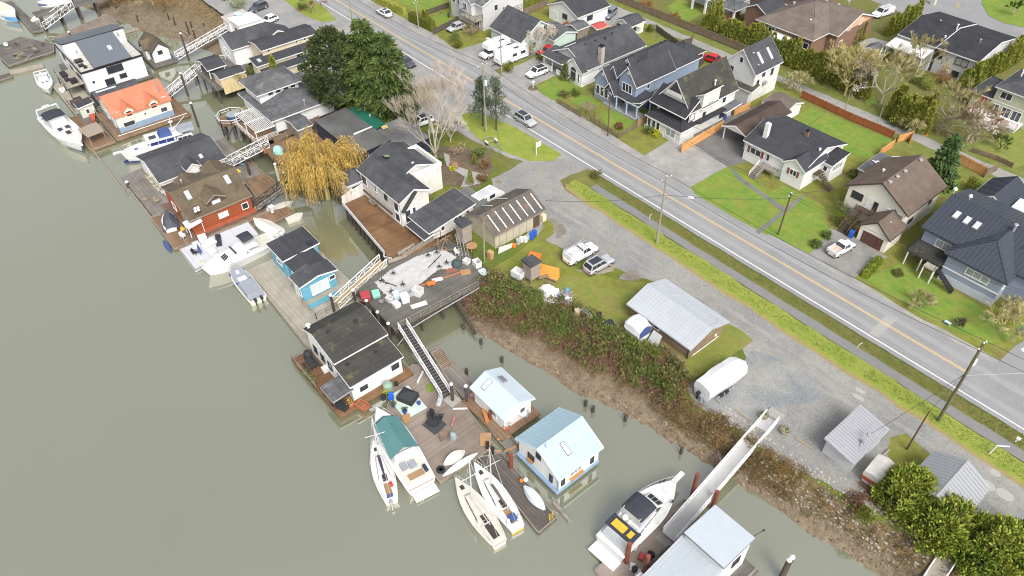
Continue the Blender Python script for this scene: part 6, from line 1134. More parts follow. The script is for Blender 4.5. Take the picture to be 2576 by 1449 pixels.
a=g(1160,380,.4); b=g(1330,510,.4); o,L,B=trailer_boat('tarped_boat','boat under a white tarp with blue end beside the wooden shed',(a.x,a.y),(b.x,b.y),2.6,1.3,SHR); m=MB(); m.poly([(-.06,-1.0,.4),(-.06,1.0,.4),(-.06,1.05,1.4),(-.06,.3,1.95),(-.06,-.3,1.95),(-.06,-1.05,1.4)]); m.build('blue_end_cover',BLUEC,o)
T(3,3); a=g(1180,330,.4); b=g(1010,520,.4); o,L,B=trailer_boat('tarped_boat','red hulled boat under worn white cover beside the cedars',(a.x,a.y),(b.x,b.y),2.1,.8,GELD); MB().box(-.08,-.03,-.9,.9,.1,.6).build('transom',M('red_hull',(.40,.08,.04),.5,.1,1),o)
o,L,B,f,wd=boat('motor_boat','white open motor boat on a trailer behind the brown roofed house',(-37.9,116.4),(-40.9,112.9),2.2,z=.5,free=.8,full=.5,tw=.9,group=None); flat(o,'cockpit',GREYC,.5,2.2,-.8,.8,.85); flat(o,'console',BLUEC,2.2,2.6,-.5,.5,.85,.4); MB().tube((1.5,-1,-.25),(1.5,-.8,-.25),.3,.3,10).tube((1.5,.8,-.25),(1.5,1,-.25),.3,.3,10).build('trailer_wheel',BLACKM,o)
T(1,0); a=g(2330,1380,.5); o=thing('boat_trailer','empty silver boat trailer parked beside the utility pole and pines','trailer',(a.x,a.y,0),-.25); MB().box(0,4.6,-.75,-.65,.45,.55).box(0,4.6,.65,.75,.45,.55).box(0,.1,-.7,.7,.45,.55).box(1.4,1.5,-.7,.7,.45,.55).box(3,3.1,-.7,.7,.45,.55).box(4.5,6.2,-.05,.05,.45,.55).build('frame',METALG,o)
for s in (-1,1): MB().tube((1.6,s*.9-.1,.32),(1.6,s*.9+.1,.32),.32,.32,12).build('wheel',BLACKM,o)
for s in (-1,1): MB().box(1.1,2.1,s*.9-.14,s*.9+.14,.66,.72).build('mudguard',METALW,o)
# ------------------------------------------------------------------ vehicles
CARW=M('car_paint_white',(.72,.72,.73),.22,.02,1,spec=.6); CARS=M('car_paint_silver',(.46,.47,.49),.25,.03,1,spec=.6,metal=.2); CARD=M('car_paint_dark_grey',(.07,.075,.085),.25,.03,1,spec=.6); CARR=M('car_paint_red',(.55,.02,.02),.25,.03,1,spec=.6); CARB=M('car_paint_steel_blue',(.16,.18,.21),.3,.03,1,spec=.6)
TYRE=M('tyre_rubber',(.02,.02,.02),.8,.1,2); RIM=M('wheel_rim',(.45,.45,.46),.3,.05,2,metal=.4); LAMP=M('headlight_glass',(.7,.7,.7),.15,.02,1); TAILL=M('tail_light_red',(.4,.02,.02),.3,.02,1); CARG=M('car_glass',(.03,.035,.045),.1,.05,1,spec=.8); PLAST=M('black_plastic',(.035,.035,.037),.6,.05,1)
def wheel(o,x,y,r=.34,w=.24):
    t=MB().tube((x,y-w/2,r),(x,y+w/2,r),r,r,14).build('wheel',TYRE,o); s=1 if y>0 else -1
    MB().tube((x,y+s*w/2,r),(x,y+s*(w/2+.02),r),r*.66,r*.6,10).build('rim',RIM,t)
def car(label,x,y,heading,paint,kind='suv',cat='car',name='parked_car',group='vehicles parked and driving about the street',z=.02,sunroof=False,L=None):
    dims=dict(suv=(4.65,1.85,1.68,1.0),sedan=(4.6,1.84,1.42,.9),hatch=(4.2,1.78,1.5,.92),pickup=(5.5,1.95,1.85,1.08),mini=(4.6,1.68,1.6,.92))[kind]
    Ln,W,H,belt=dims; Ln=L or Ln; o=thing(name,label,cat,(x,y,z),math.radians(heading),group); w=W/2; h0=.24
    def ring(xx,wl,wb,zb,zt,cut=.8): return [(xx,-wb,zb),(xx,-wl,zb+.22),(xx,-wl,zt-.16),(xx,-wl*cut,zt),(xx,wl*cut,zt),(xx,wl,zt-.16),(xx,wl,zb+.22),(xx,wb,zb)]
    hl=Ln/2; nose={'suv':.9,'sedan':.72,'hatch':.8,'pickup':1.0,'mini':.82}[kind]; tail={'suv':belt,'sedan':.86,'hatch':belt,'pickup':.95,'mini':.85}[kind]
    R_=[ring(-hl,w*.86,w*.7,h0+.12,tail-.08),ring(-hl+.18,w*.97,w*.9,h0,tail),ring(-hl+.9,w,w*.95,h0,belt),ring(hl-1.5,w,w*.95,h0,belt),ring(hl-.9,w*.99,w*.94,h0,nose+.08),ring(hl-.2,w*.92,w*.86,h0+.02,nose-.06),ring(hl,w*.78,w*.7,h0+.16,nose-.22)]
    MB().loft(R_).build('body',paint,o)
    if kind in('pickup','mini'): a0,a1,b0,b1=(-.35,1.55,-.1,.75) if kind=='pickup' else (-.5,1.1,-.35,.45)
    elif kind=='sedan': a0,a1,b0,b1=-hl+.35,hl-1.25,-hl+1.3,hl-2.15
    elif kind=='hatch': a0,a1,b0,b1=-hl+.12,hl-1.1,-hl+.75,hl-1.95
    else: a0,a1,b0,b1=-hl+.08,hl-1.25,-hl+.5,hl-2.05
    tw=w*.8; P=[(a0,-w*.95,belt-.03),(a1,-w*.93,belt-.06),(a1,w*.93,belt-.06),(a0,w*.95,belt-.03),(b0,-tw,H),(b1,-tw,H),(b1,tw,H),(b0,tw,H)]
    c=MB().hexa(P).build('cabin_roof',paint,o)
    V=[Vector(p) for p in P]
    def q(i,j,u,v,off): return V[i].lerp(V[j],u).lerp(V[i+4].lerp(V[j+4],u),v)+Vector(off)
    m=MB()
    for (i,j,s) in ((0,1,-1),(3,2,1)):
        for (u0,u1) in ((.05,.32),(.34,.62),(.64,.94)) if kind not in('pickup','mini') else ((.06,.4),(.44,.92)): m.poly([q(i,j,u0,.16,(0,s*.012,0)),q(i,j,u1,.16,(0,s*.012,0)),q(i,j,u1,.86,(0,s*.012,0)),q(i,j,u0,.86,(0,s*.012,0))])
    for (i,j,dx) in ((1,2,.014),(3,0,-.014)): m.poly([q(i,j,.06,.14,(dx,0,.012)),q(i,j,.94,.14,(dx,0,.012)),q(i,j,.92,.9,(dx,0,.012)),q(i,j,.08,.9,(dx,0,.012))])
    m.build('car_window',CARG,o)
    if sunroof: MB().box(b0+.2,b1-.1,-tw*.75,tw*.75,H,H+.012).build('sunroof',CARG,o)
    if kind=='suv':
        for s in (-1,1): MB().box(b0+.1,b1-.1,s*tw*.93-.02,s*tw*.93+.02,H,H+.07).build('roof_rail',PLAST if paint is CARW else RIM,o)
    MB().box(-hl+.1,hl-.1,-w*.97,w*.97,h0-.02,h0+.16).build('sill',PLAST,o)
    for s in (-1,1):
        MB().box(hl-.26,hl-.06,s*w*.62-.2,s*w*.62+.2,nose-.3,nose-.14).build('headlight',LAMP,o); MB().box(-hl-.02,-hl+.12,s*w*.7-.15,s*w*.7+.15,tail-.35,tail-.1).build('tail_light',TAILL,o)
        MB().box(hl-1.75,hl-1.6,s*(w+.08)-.08,s*(w+.08)+.08,belt,belt+.14).build('wing_mirror',paint,o)
        for xx in (-hl*.6,hl*.61): wheel(o,xx,s*(w-.1),.35 if kind!='sedan' else .33)
    if kind in('pickup','mini'):
        x0,x1=-hl+.1,(-.4 if kind=='pickup' else -.55)
        if kind=='mini':
            m=MB().box(x0,x1,-w*.86,w*.86,belt+.0,belt+.02); m.build('load_bed',M('bed_liner_tan',(.5,.42,.33),.8,.1,1),o); MB().box(x0-.1,x1,-w,-w*.86,.6,belt+.28).box(x0-.1,x1,w*.86,w,.6,belt+.28).box(x0-.1,x0,-w*.86,w*.86,.6,belt+.28).build('bed_side',paint,o); MB().tube((x1,-w*.8,belt),(x1-.1,-w*.7,H),.03,None,5).tube((x1-.1,-w*.7,H),(x1-.1,w*.7,H),.03,None,5).tube((x1-.1,w*.7,H),(x1,w*.8,belt),.03,None,5).build('roll_bar',BLACKM,o)
        else:
            MB().hexa([(x0,-w*.97,belt-.05),(x1,-w*.97,belt-.05),(x1,w*.97,belt-.05),(x0,w*.97,belt-.05),(x0+.05,-w*.88,H-.1),(x1,-w*.88,H-.1),(x1,w*.88,H-.1),(x0+.05,w*.88,H-.1)]).build('service_canopy',paint,o)
            lr=MB()
            for yy in (-.75,-.3,.3,.75): lr.tube((x0-.1,yy,H+.22),(1.2,yy,H+.3),.035,None,5)
            for k in range(11): lr.tube((x0+.3*k,-.75,H+.23),(x0+.3*k,-.3,H+.23),.02,None,4); lr.tube((x0+.3*k,.3,H+.23),(x0+.3*k,.75,H+.23),.02,None,4)
            for xx in (x0+.2,-.6,.6): lr.tube((xx,-.85,H-.1),(xx,-.85,H+.2),.03,None,4).tube((xx,.85,H-.1),(xx,.85,H+.2),.03,None,4).tube((xx,-.85,H+.18),(xx,.85,H+.18),.03,None,4)
            lr.build('ladder_rack',RIM,o)
    return o
def at(t,x,y,z=0.): T(*t); return g(x,y,z)
p=at((1,0),1290,120,.7); car('white sedan with dark roof glass driving along the far lane at the top',p.x,p.y,180,CARW,'sedan',name='driving_car',sunroof=True)
p=at((2,0),135,1195,.8); car('silver sport utility car driving along the near lane beside the pines',p.x,p.y,0,CARS,'suv',name='driving_car',sunroof=True)
p=at((1,0),1512,618,.7); car('dark grey sedan parked on the verge behind the big cedars',p.x,p.y,2,CARD,'sedan')
p=at((2,0),250,718,.8); car('white sport utility car on the driveway of the bungalow with the arched window',p.x,p.y,-92,CARW,'suv',sunroof=True)
p=at((1,0),1660,1215,.8); car('white car with open looking sunroof behind the tall bare tree',p.x,p.y,-95,CARW,'suv',sunroof=True)
p=at((2,1),872,1200,.8); car('silver grey crossover with large dark sunroof parked on the gravel lot',p.x,p.y,88,CARS,'suv',sunroof=True)
p=at((2,1),690,1085,.9); car('white utility pickup with ladder rack on its roof parked on gravel lot',p.x,p.y,88,CARW,'pickup',cat='pickup truck',name='pickup_truck')
p=at((3,1),745,1035,.8); car('small old white pickup with open bed in the brown garage driveway',p.x,p.y,84,CARW,'mini',cat='pickup truck',name='pickup_truck')
p=at((2,0),1945,572,.6); car('bright red car on the lane behind the blue grey house',p.x+1,p.y+.3,190,CARR,'hatch')
p=at((2,0),385,548,.6); car('red car mostly hidden behind the bungalow porch',p.x-1.8,p.y+.6,-90,CARR,'sedan')
p=at((2,0),985,130,.8); car('dark slate boxy car parked beside the white garage',p.x,p.y,-70,CARB,'suv')
p=at((1,0),130,195,.7); car('white hatchback parked behind the long beige house',p.x,p.y,-80,CARW,'hatch'); p=at((1,0),20,70,.7); car('dark car parked at the yellow green bush near the top',p.x,p.y,-75,CARD,'suv'); 
p=at((1,0),2010,275,.6); car('pale grey car partly hidden by the bare bush near the two storey house',p.x,p.y,-90,CARS,'hatch')
p=at((3,0),1160,115,.9); car('white pickup at the top right beside the brown brick house',p.x,p.y,-100,CARW,'pickup',cat='pickup truck',name='pickup_truck')
p=at((3,3),1815,515,.9); car('white car poking out from behind the big round cedar',p.x,p.y-.3,-80,CARW,'suv')
# motorhome and trailers
def coachbox(name,label,x,y,heading,L,W,H,kind):
    o=thing(name,label,'motorhome' if kind=='rv' else 'travel trailer' if kind=='trailer' else 'camper van',(x,y,.02),math.radians(heading),'campers parked by the houses'); w=W/2
    if kind=='rv':
        MB().loft([[(-L/2,-w,.5),(-L/2,w,.5),(-L/2,w,H),(-L/2,-w,H)],[(L/2-2.2,-w,.5),(L/2-2.2,w,.5),(L/2-2.2,w,H),(L/2-2.2,-w,H)]]).build('coach_body',CARW,o); MB().loft([[(L/2-2.25,-w,1.75),(L/2-2.25,w,1.75),(L/2-2.25,w,H-.02),(L/2-2.25,-w,H-.02)],[(L/2-1.0,-w*.9,1.95),(L/2-1.0,w*.9,1.95),(L/2-1.1,w*.9,H-.2),(L/2-1.1,-w*.9,H-.2)]]).build('overcab_bunk',CARW,o)
        MB().hexa([(L/2-2.2,-w*.88,.45),(L/2,-w*.8,.5),(L/2,w*.8,.5),(L/2-2.2,w*.88,.45),(L/2-2.2,-w*.85,1.15),(L/2-.1,-w*.75,1.0),(L/2-.1,w*.75,1.0),(L/2-2.2,w*.85,1.15)]).build('bonnet',CARW,o); MB().hexa([(L/2-2.2,-w*.84,1.1),(L/2-1.1,-w*.8,1.1),(L/2-1.1,w*.8,1.1),(L/2-2.2,w*.84,1.1),(L/2-2.2,-w*.78,1.76),(L/2-1.7,-w*.74,1.76),(L/2-1.7,w*.74,1.76),(L/2-2.2,w*.78,1.76)]).build('cab_window',CARG,o)
        wx=(-L*.25,L/2-.95)
    elif kind=='trailer':
        MB().loft([[(-L/2,-w,.5),(-L/2,w,.5),(-L/2,w,H),(-L/2,-w,H)],[(L/2-1.2,-w,.5),(L/2-1.2,w,.5),(L/2-1.2,w,H),(L/2-1.2,-w,H)],[(L/2-.3,-w*.97,.55),(L/2-.3,w*.97,.55),(L/2-.6,w*.95,H*.8),(L/2-.6,-w*.95,H*.8)],[(L/2,-w*.9,.7),(L/2,w*.9,.7),(L/2-.1,w*.9,1.3),(L/2-.1,-w*.9,1.3)]]).build('trailer_body',CARW,o); MB().box(L/2,L/2+1.2,-.06,.06,.45,.55).build('hitch',BLACKM,o); MB().box(L/2-.25,L/2-.05,-.5,.5,1.3,1.4).build('front_panel',CARS,o); wx=(-.5,.4)
    else:
        MB().loft([[(-L/2,-w,.4),(-L/2,w,.4),(-L/2+.05,w*.93,H),(-L/2+.05,-w*.93,H)],[(L/2-1.3,-w,.4),(L/2-1.3,w,.4),(L/2-1.6,w*.93,H),(L/2-1.6,-w*.93,H)],[(L/2,-w*.9,.4),(L/2,w*.9,.4),(L/2-.2,w*.85,1.1),(L/2-.2,-w*.85,1.1)]]).build('van_body',CARW,o); wx=(-L*.3,L*.3)
        MB().box(-L/2+.3,-.1,-.7,.7,H,H+.05).box(.1,L/2-1.9,-.6,.6,H,H+.05).build('solar_panel',M('pale_panel',(.5,.5,.53),.3,.1,3,stripe=('x',.5,.06,.6,.1)),o)
    for s in (-1,1):
        m=MB(); yy=s*(w+.012)
        for x0,x1 in ((-L*.38,-L*.22),(-.6,.5)): m.poly([(x0,yy,1.4),(x1,yy,1.4),(x1,yy,2.0),(x0,yy,2.0)])
        m.build('side_window',CARG,o)
        for x in wx: wheel(o,x,s*(w-.15),.38)
        MB().box(-L*.4,L*.25,s*(w+.006)-.005,s*(w+.006)+.005,1.0,1.12).build('side_stripe',CARS,o)
    if kind!='van':
        for x in (-L*.3,0,L*.15): MB().box(x-.22,x+.22,-.22,.22,H,H+.12).build('roof_vent',METALW,o)
        MB().box(-L*.2,-.3,.3,.9,H,H+.03).build('solar_panel',CARG,o)
    return o
p=at((1,0),2400,500,1.5); coachbox('motorhome','white motorhome with bunk over its cab parked next to travel trailer',p.x-.6,p.y+1,-92,7.6,2.4,3.0,'rv')
p=at((1,0),2510,570,1.5); coachbox('travel_trailer','white travel trailer with rounded nose nearest the utility pole',p.x-.2,p.y+1.6,-92,7.2,2.4,2.8,'trailer')
p=at((1,1),2355,500,1.8); coachbox('camper_van','white camper van with roof panels tucked between annex and barn',p.x-.3,p.y-.1,95,5.6,1.95,2.3,'van')
# ------------------------------------------------------------------ poles, wires, signs
POLEM=M('weathered_pole',(.27,.25,.20),.85,.15,1.5); POLEB=M('brown_pole',(.12,.065,.045),.85,.15,1.5); POLEG=M('greenish_pole',(.26,.27,.19),.85,.2,1.2); INS=M('insulator_white',(.65,.65,.66),.4,.03,1); POLEMOSS=M('dark_mossy_pole',(.11,.095,.06),.85,.3,.6,col2=(.15,.14,.06))
POLES={}
def upole(key,label,bpx,tpx,t,mat=POLEM,r=.16,arm=0,lamp=None,trafo=None,z0=0,cat='utility pole',name='utility_pole',group='utility poles along the street'):
    T(*t[0]); b=g(*bpx,z0); T(*t[1]); h=ony(*tpx,b.y)[1]-z0; xt=ony(*tpx,b.y)[0]-b.x
    if abs(xt)>.8: xt=max(-.8,min(.8,xt))
    o=thing(name,label,cat,b,0,group); MB().tube((0,0,-.3),(xt,0,h),r,r*.68,9).build('pole_shaft',mat,o); POLES[key]=b+Vector((xt,0,h))
    if arm:
        m=MB().box(xt-.06,xt+.06,-arm,arm,h-.5,h-.38)
        m.build('crossarm',mat,o)
        for y in (-arm*.9,0,arm*.9): MB().lathe((xt,y,h-.38 if y else h),[(.05,0),(.09,.06),(.09,.16),(.04,.24)],8).build('insulator',INS,o)
    if lamp:
        dx,dy,zl=lamp; a=Vector((xt*zl/h,0,zl)); e=a+Vector((dx,dy,math.hypot(dx,dy)*.32)); l=MB().tube(a,e,.06,.045,6).build('lamp_arm',METALG,o); u=Vector((dx,dy,0)).normalized()
        MB().hexa([e-u*.2+Vector((-u.y*.14,u.x*.14,-.06)),e+u*.65+Vector((-u.y*.17,u.x*.17,-.06)),e+u*.65+Vector((u.y*.17,-u.x*.17,-.06)),e-u*.2+Vector((u.y*.14,-u.x*.14,-.06)),e-u*.2+Vector((-u.y*.1,u.x*.1,.09)),e+u*.55+Vector((-u.y*.12,u.x*.12,.11)),e+u*.55+Vector((u.y*.12,-u.x*.12,.11)),e-u*.2+Vector((u.y*.1,-u.x*.1,.09))]).build('lamp_head',INS,l)
    if trafo:
        for (dy,z) in trafo: MB().lathe((xt*z/h,dy,z),[(.2,0),(.27,.06),(.27,.85),(.2,.95),(.05,1.05)],12).build('transformer',INS,o)
    return o
upole('A','tall grey utility pole with white transformer standing among the pines',(2318,1330),(2278,645),((1,0),(1,0)),POLEG,.17,1.0,None,[(.42,8.6)])
upole('B','pale utility pole with a street lamp arm on the green verge',(1455,995),(1558,330),((2,1),(2,1)),POLEM,.17,1.0,(2.6,2.2,7.4))
upole('C','dark mossy leaning utility pole with transformers and long lamp arm at right',(1710,1335),(2170,560),((3,2),(3,2)),POLEMOSS,.2,.9,(5.5,4.2,7.8),[(.45,9.2)])
upole('D','brown utility pole in front of the pergola and picket fence',(965,1370),(985,945),((2,0),(2,0)),POLEB,.13,.4)
upole('E','brown utility pole on the lawn of the white cottage',(100,910),(235,498),((3,1),(3,1)),POLEB,.14,.5)
upole('F','pale green service pole against the blue grey house wall',(1415,1110),(1440,830),((2,0),(2,0)),POLEG,.12)
upole('G','dark pole in front of the clipped hedge at the top',(1640,290),(1605,10),((1,0),(1,0)),POLEG,.14,.5)
upole('H','pale pole reaching the top edge behind the big cedars',(1000,420),(935,-30),((1,0),(1,0)),POLEG,.15,.8)
upole('I','grey street lamp pole beside the white travel trailer',(2475,770),(2458,345),((1,0),(1,0)),POLEM,.14,0,(-1.4,-1.6,7.0))
upole('J','thin brown guy pole with white foot near the grey ribbed shed',(1395,175),(1625,1240),((3,3),(3,2)),POLEB,.11)
upole('K','pale green pole standing beside the barn gable',(2300,1190),(2290,790),((1,1),(1,1)),POLEG,.13)
upole('L','slim pale pole leaning over the red fence near the blossom tree',(755,1180),(830,925),((3,0),(3,0)),POLEM,.09); upole('M','slim pale pole in the lane near the round cedars',(1080,1320),(1158,1080),((3,0),(3,0)),POLEM,.09)
upole('N','short white post standing against the navy workshop wall',(1118,170),(1112,62),((1,1),(1,1)),WP,.08,cat='post',name='white_post',group=None)
WIRE=M('wire_dark',(.05,.05,.05),.6,.05,1)
def wire(label,a,b,sag=.6,off=(0,0,0),r=.026,mat=WIRE):
    a=Vector(a)+Vector(off); b=Vector(b)+Vector(off); m=MB(); pts=[]
    for i in range(13):
        t=i/12; p=(b-a)*t; p.z-=4*sag*t*(1-t); pts.append(p)
    m.path(pts,r,4); return one(m,'overhead_wire',mat,label,'wire',a,0,'overhead wires along the street')
for dy in (-.9,.9):
    wire('high wire from pole among the pines to lamp pole on the verge',POLES['A'],POLES['B'],.8,(0,dy,-.3)); wire('high wire from lamp pole on the verge to leaning mossy pole',POLES['B'],POLES['C'],.8,(0,dy,-.3)); wire('high wire from leaning mossy pole out of the photo at right',POLES['C'],POLES['C']+Vector((40,8,0)),.8,(0,dy,-.3)); wire('high wire from top edge pole to pole among the pines',POLES['H'],POLES['A'],.8,(0,dy,-.3))
for dy in (-.3,.3):
    wire('wire strung across front gardens between the two brown poles',POLES['D'],POLES['E'],.5,(0,dy,-.4),.02); wire('wire from cottage lawn pole across the slate blue house front',POLES['E'],POLES['E']+Vector((32,3.5,1)),.5,(0,dy,-.4),.02); wire('wire from grey lamp pole to the brown pole by the pergola',POLES['I'],POLES['D'],.5,(0,dy,-.4),.02)
wire('slanting wire from the pergola pole to white cottage eave',POLES['D'],(-55,97,3.3),.4); wire('slanting wire from lamp pole on verge to the barn mast',POLES['B']-Vector((0,0,3)),(-65.9,60.9,4.2),.6); wire('wire from lamp pole across the road to the lawn pole',POLES['B']-Vector((0,0,3)),POLES['E']-Vector((0,0,.8)),.4); wire('guy wire from leaning mossy pole down to the thin brown pole',POLES['C']-Vector((0,0,4)),POLES['J'],.1); wire('wire from mossy pole to grey shed service mast',POLES['C']-Vector((0,0,4.6)),(-13,59.6,3.4),.3); wire('guy wire from pole among pines to the white sign verge',POLES['A']-Vector((0,0,2)),POLES['A']+Vector((6,-1.6,-11)),.05)
wire('wire from cottage lawn pole to brown roofed house',POLES['E'],(-38.8,97,4.6),.2); wire('wire crossing the lane from slim pole to duplex garden',POLES['L'],POLES['M'],.3); wire('wire from slim lane pole to the white cottage roof',POLES['L'],(-52,104,5.5),.3); wire('wire from pole by clipped hedge to grey lamp pole',POLES['G'],POLES['I'],.4); wire('wire from white post to parapet of the boarded house',POLES['N'],(-89.8,54.5,4.6),.2)
# signs and small roadside posts
T(2,1); p=g(243,115); o=thing('signpost','white hanging sign on a white post on the green island','sign',(p.x,p.y,0)); MB().tube((0,0,0),(0,0,2.5),.08,None,6).tube((0,-.1,2.4),(0,1.1,2.4),.05,None,5).build('post',WP,o); MB().box(-.03,.03,.15,1.05,1.5,2.3).build('sign_panel',WP,o); MB().box(.031,.04,.25,.95,1.75,2.1).build('sign_print',M('pale_print',(.45,.47,.5),.6,.3,6),o)
T(3,2); p=g(2450,560); o=thing('stop_sign','stop sign seen from behind with green street name blade on top','sign',(p.x,p.y,0)); MB().tube((0,0,0),(0,0,2.9),.035,None,6).build('post',METALG,o); MB().tube((0,-.02,2.4),(0,.02,2.4),.4,.4,8).build('sign_plate',METALG,o); MB().box(-.4,.4,-.02,.02,2.85,3.0).build('street_name_blade',M('sign_green',(.1,.35,.25),.5,.02,1),o)
for t,x,y,lab in (((2,1),1380,755,'short bent white marker post beside the ditch near lamp pole'),((3,2),895,605,'short white marker post on the verge beside the ditch')):
    T(*t); p=g(x,y); m=MB().tube((0,0,0),(.1,.05,.75),.05,None,6).tube((.1,.05,.75),(.28,.2,1.05),.05,None,6); one(m,'marker_post',WP,lab,'post',(p.x,p.y,0))
T(3,3); p=g(2228,215); m=MB().tube((0,0,0),(.15,.1,1.5),.09,None,6).tube((.15,.1,1.5),(1.1,.6,1.9),.08,None,6); one(m,'marker_post',WP,'white angled post on the verge at the lower right','post',(p.x,p.y,0))
T(3,3); p=g(2500,80); one(MB().tube((0,0,0),(.1,.1,.5),.08,None,6).box(-.1,.3,-.1,.3,.5,.62),'valve_post',WP,'small white capped stub beside the ditch at far right','post',(p.x,p.y,-.3))
T(2,0); p=g(212,890); o=thing('mailbox','white mailbox post in a round dark flower bed by the driveway','mailbox',(p.x,p.y,0)); MB().tube((0,0,0),(0,0,1.3),.07,None,6).box(-.12,.12,-.3,.3,1.2,1.5).build('post',WP,o); MB().lathe((0,0,0),[(.95,.0),(.9,.1),(.4,.14)],16).build('flower_bed',soil,o)
T(3,0); p=g(1593,1360); one(MB().lathe((0,0,0),[(.22,0),(.22,.04),(.14,.05),(.03,.7)],10),'traffic_cone',M('cone_orange',(.75,.16,.03),.5,.05,1),'orange traffic cone on the lane near white blossom bush','traffic cone',(p.x,p.y,0))
p=g(1665,200); 
for d in (0,.5): one(MB().tube((0,0,0),(-.1,0,1.4),.06,None,6),'bollard',M('yellow_post',(.65,.5,.1),.5,.05,1),'thin yellow post standing in front of the long black roof','post',(p.x+d,p.y+10,0),0,'pair of yellow posts')
p=g(1560,170); one(MB().box(-.45,.45,-.45,.45,0,3.4).box(-.55,.55,-.55,.55,3.4,3.6),'gate_pillar',M('mossy_pillar',(.5,.5,.42),.8,.1,1),'tall pale pillar with mossy cap at the cul de sac','pillar',(p.x-2,p.y+8,0))
T(3,2); p=g(1800,365); one(MB().box(-.4,.4,-.25,.25,.3,.36).box(-.35,-.3,-.2,.2,0,.3).box(.3,.35,-.2,.2,0,.3),'lawn_sign',M('pale_blue_board',(.42,.55,.68),.5,.05,1),'small pale blue board lying low on the right lawn','sign',(p.x,p.y,0))
T(1,2); p=g(2500,900) if 0 else None
# ------------------------------------------------------------------ fences
FBR=M('fence_brown',(.19,.145,.10),.85,.2,1,dirt=((.25,.23,.16),.2,.8)); FRED=M('fence_red_brown',(.32,.10,.04),.8,.15,1); FOR=M('fence_new_cedar',(.56,.27,.09),.8,.12,1,col2=(.62,.34,.14)); FDK=M('fence_dark',(.10,.085,.07),.85,.2,1)
def fence(label,pts,h,mat,gap=.2,bw=.17,group=None,picket=False,name='fence',z=0,cat='fence'):
    o=thing(name,label,cat,(pts[0][0],pts[0][1],z),0,group); b0=Vector((pts[0][0],pts[0][1],0))
    for i in range(len(pts)-1):
        a=Vector((*pts[i][:2],0))-b0; b=Vector((*pts[i+1][:2],0))-b0; L=(b-a).length; u=(b-a)/L; n=Vector((-u.y,u.x,0)); k=max(1,int(L/2.4))
        for q in range(k):
            s=a+u*(L*q/k); e=a+u*(L*(q+1)/k); m=MB(); w=L/k; nb=max(1,int(w/gap)); bb=bw if picket else w/nb*.94
            for j in range(nb):
                c=s+u*(w*(j+.5)/nb)+n*(.03*(j%2 if not picket else 0)); hh=h+R.uniform(-.04,.04); d=u*bb/2; t=n*.015
                m.hexa([c-d-t+Vector((0,0,.05)),c+d-t+Vector((0,0,.05)),c+d+t+Vector((0,0,.05)),c-d+t+Vector((0,0,.05)),c-d-t+Vector((0,0,hh)),c+d-t+Vector((0,0,hh)),c+d+t+Vector((0,0,hh)),c-d+t+Vector((0,0,hh))])
            for zz in (.3,h-.25): m.hexa([s-n*.06+Vector((0,0,zz)),e-n*.06+Vector((0,0,zz)),e-n*.02+Vector((0,0,zz)),s-n*.02+Vector((0,0,zz)),s-n*.06+Vector((0,0,zz+.09)),e-n*.06+Vector((0,0,zz+.09)),e-n*.02+Vector((0,0,zz+.09)),s-n*.02+Vector((0,0,zz+.09))])
            m.build('fence_panel',mat,o)
        for q in range(k+1):
            if q==k and i<len(pts)-2: continue
            s=a+u*(L*q/k); MB().box(s.x-.06,s.x+.06,s.y-.06,s.y+.06,0,h+.12).build('fence_post',mat,o)
    return o
def FP(t,*p): T(*t); return [tuple(g(a,b).xy) for a,b in p]
fence('long weathered brown board fence along the far side of lane',[(-126,128.2),(-73,129.2)],1.75,FBR); fence('long red brown stained fence between lane and bright back lawn',FP((3,0),(330,985),(820,1215),(1250,1395)),1.5,FRED)
fence('new orange cedar fence beside the tall pale house',FP((2,1),(1702,85),(1790,40))+FP((2,0),(2000,1330),(2110,1280),(2240,1200)),1.6,FOR) if 0 else fence('new orange cedar fence beside the tall pale house',[FP((2,1),(1702,90))[0],FP((2,0),(2110,1300))[0]],1.7,FOR); fence('orange fence end behind the brown shed roof by the lane',FP((2,0),(2230,1170),(2380,1105)),1.5,FOR)
fence('new orange cedar fence along the lane by the leaning ladder',FP((3,1),(1790,130),(2170,330)),1.7,FOR); fence('weathered side fence joining the orange fence at the lane',FP((3,1),(2170,340),(2290,275)),1.6,FBR); fence('orange fence between back lawn and boat yard',FP((3,1),(1110,130),(1250,40)),1.6,FOR); fence('short orange fence pen at the lane near the bare shrub',FP((3,0),(1300,1435),(1440,1400),(1420,1449)),1.5,FOR)
fence('grey picket fence left of the garden pergola',FP((2,0),(455,1040),(690,1180)),1.05,FBR,.26,.14,picket=True); fence('grey picket fence right of the garden pergola',FP((2,0),(785,1215),(1070,1395),(1255,1285)),1.05,FBR,.26,.14,picket=True); fence('short brown board fence between blue grey house and pale house',FP((2,0),(1265,1270),(1375,1215)),1.4,M('fence_tan',(.36,.23,.15),.8,.1,1))
fence('dark fence behind the clipped hedge lawn at the top',FP((1,0),(1790,350),(2040,225)),1.3,FDK); fence('second dark fence across the top lawn',FP((1,0),(1730,150),(1940,75)),1.2,FDK); fence('dark board fence round the back yard of the blue grey house',FP((2,0),(1690,480),(1800,450),(1810,420)),1.6,FDK) ; fence('dark fence corner beside the red car',FP((2,0),(1810,590),(1925,640),(1860,700)),1.7,FDK)
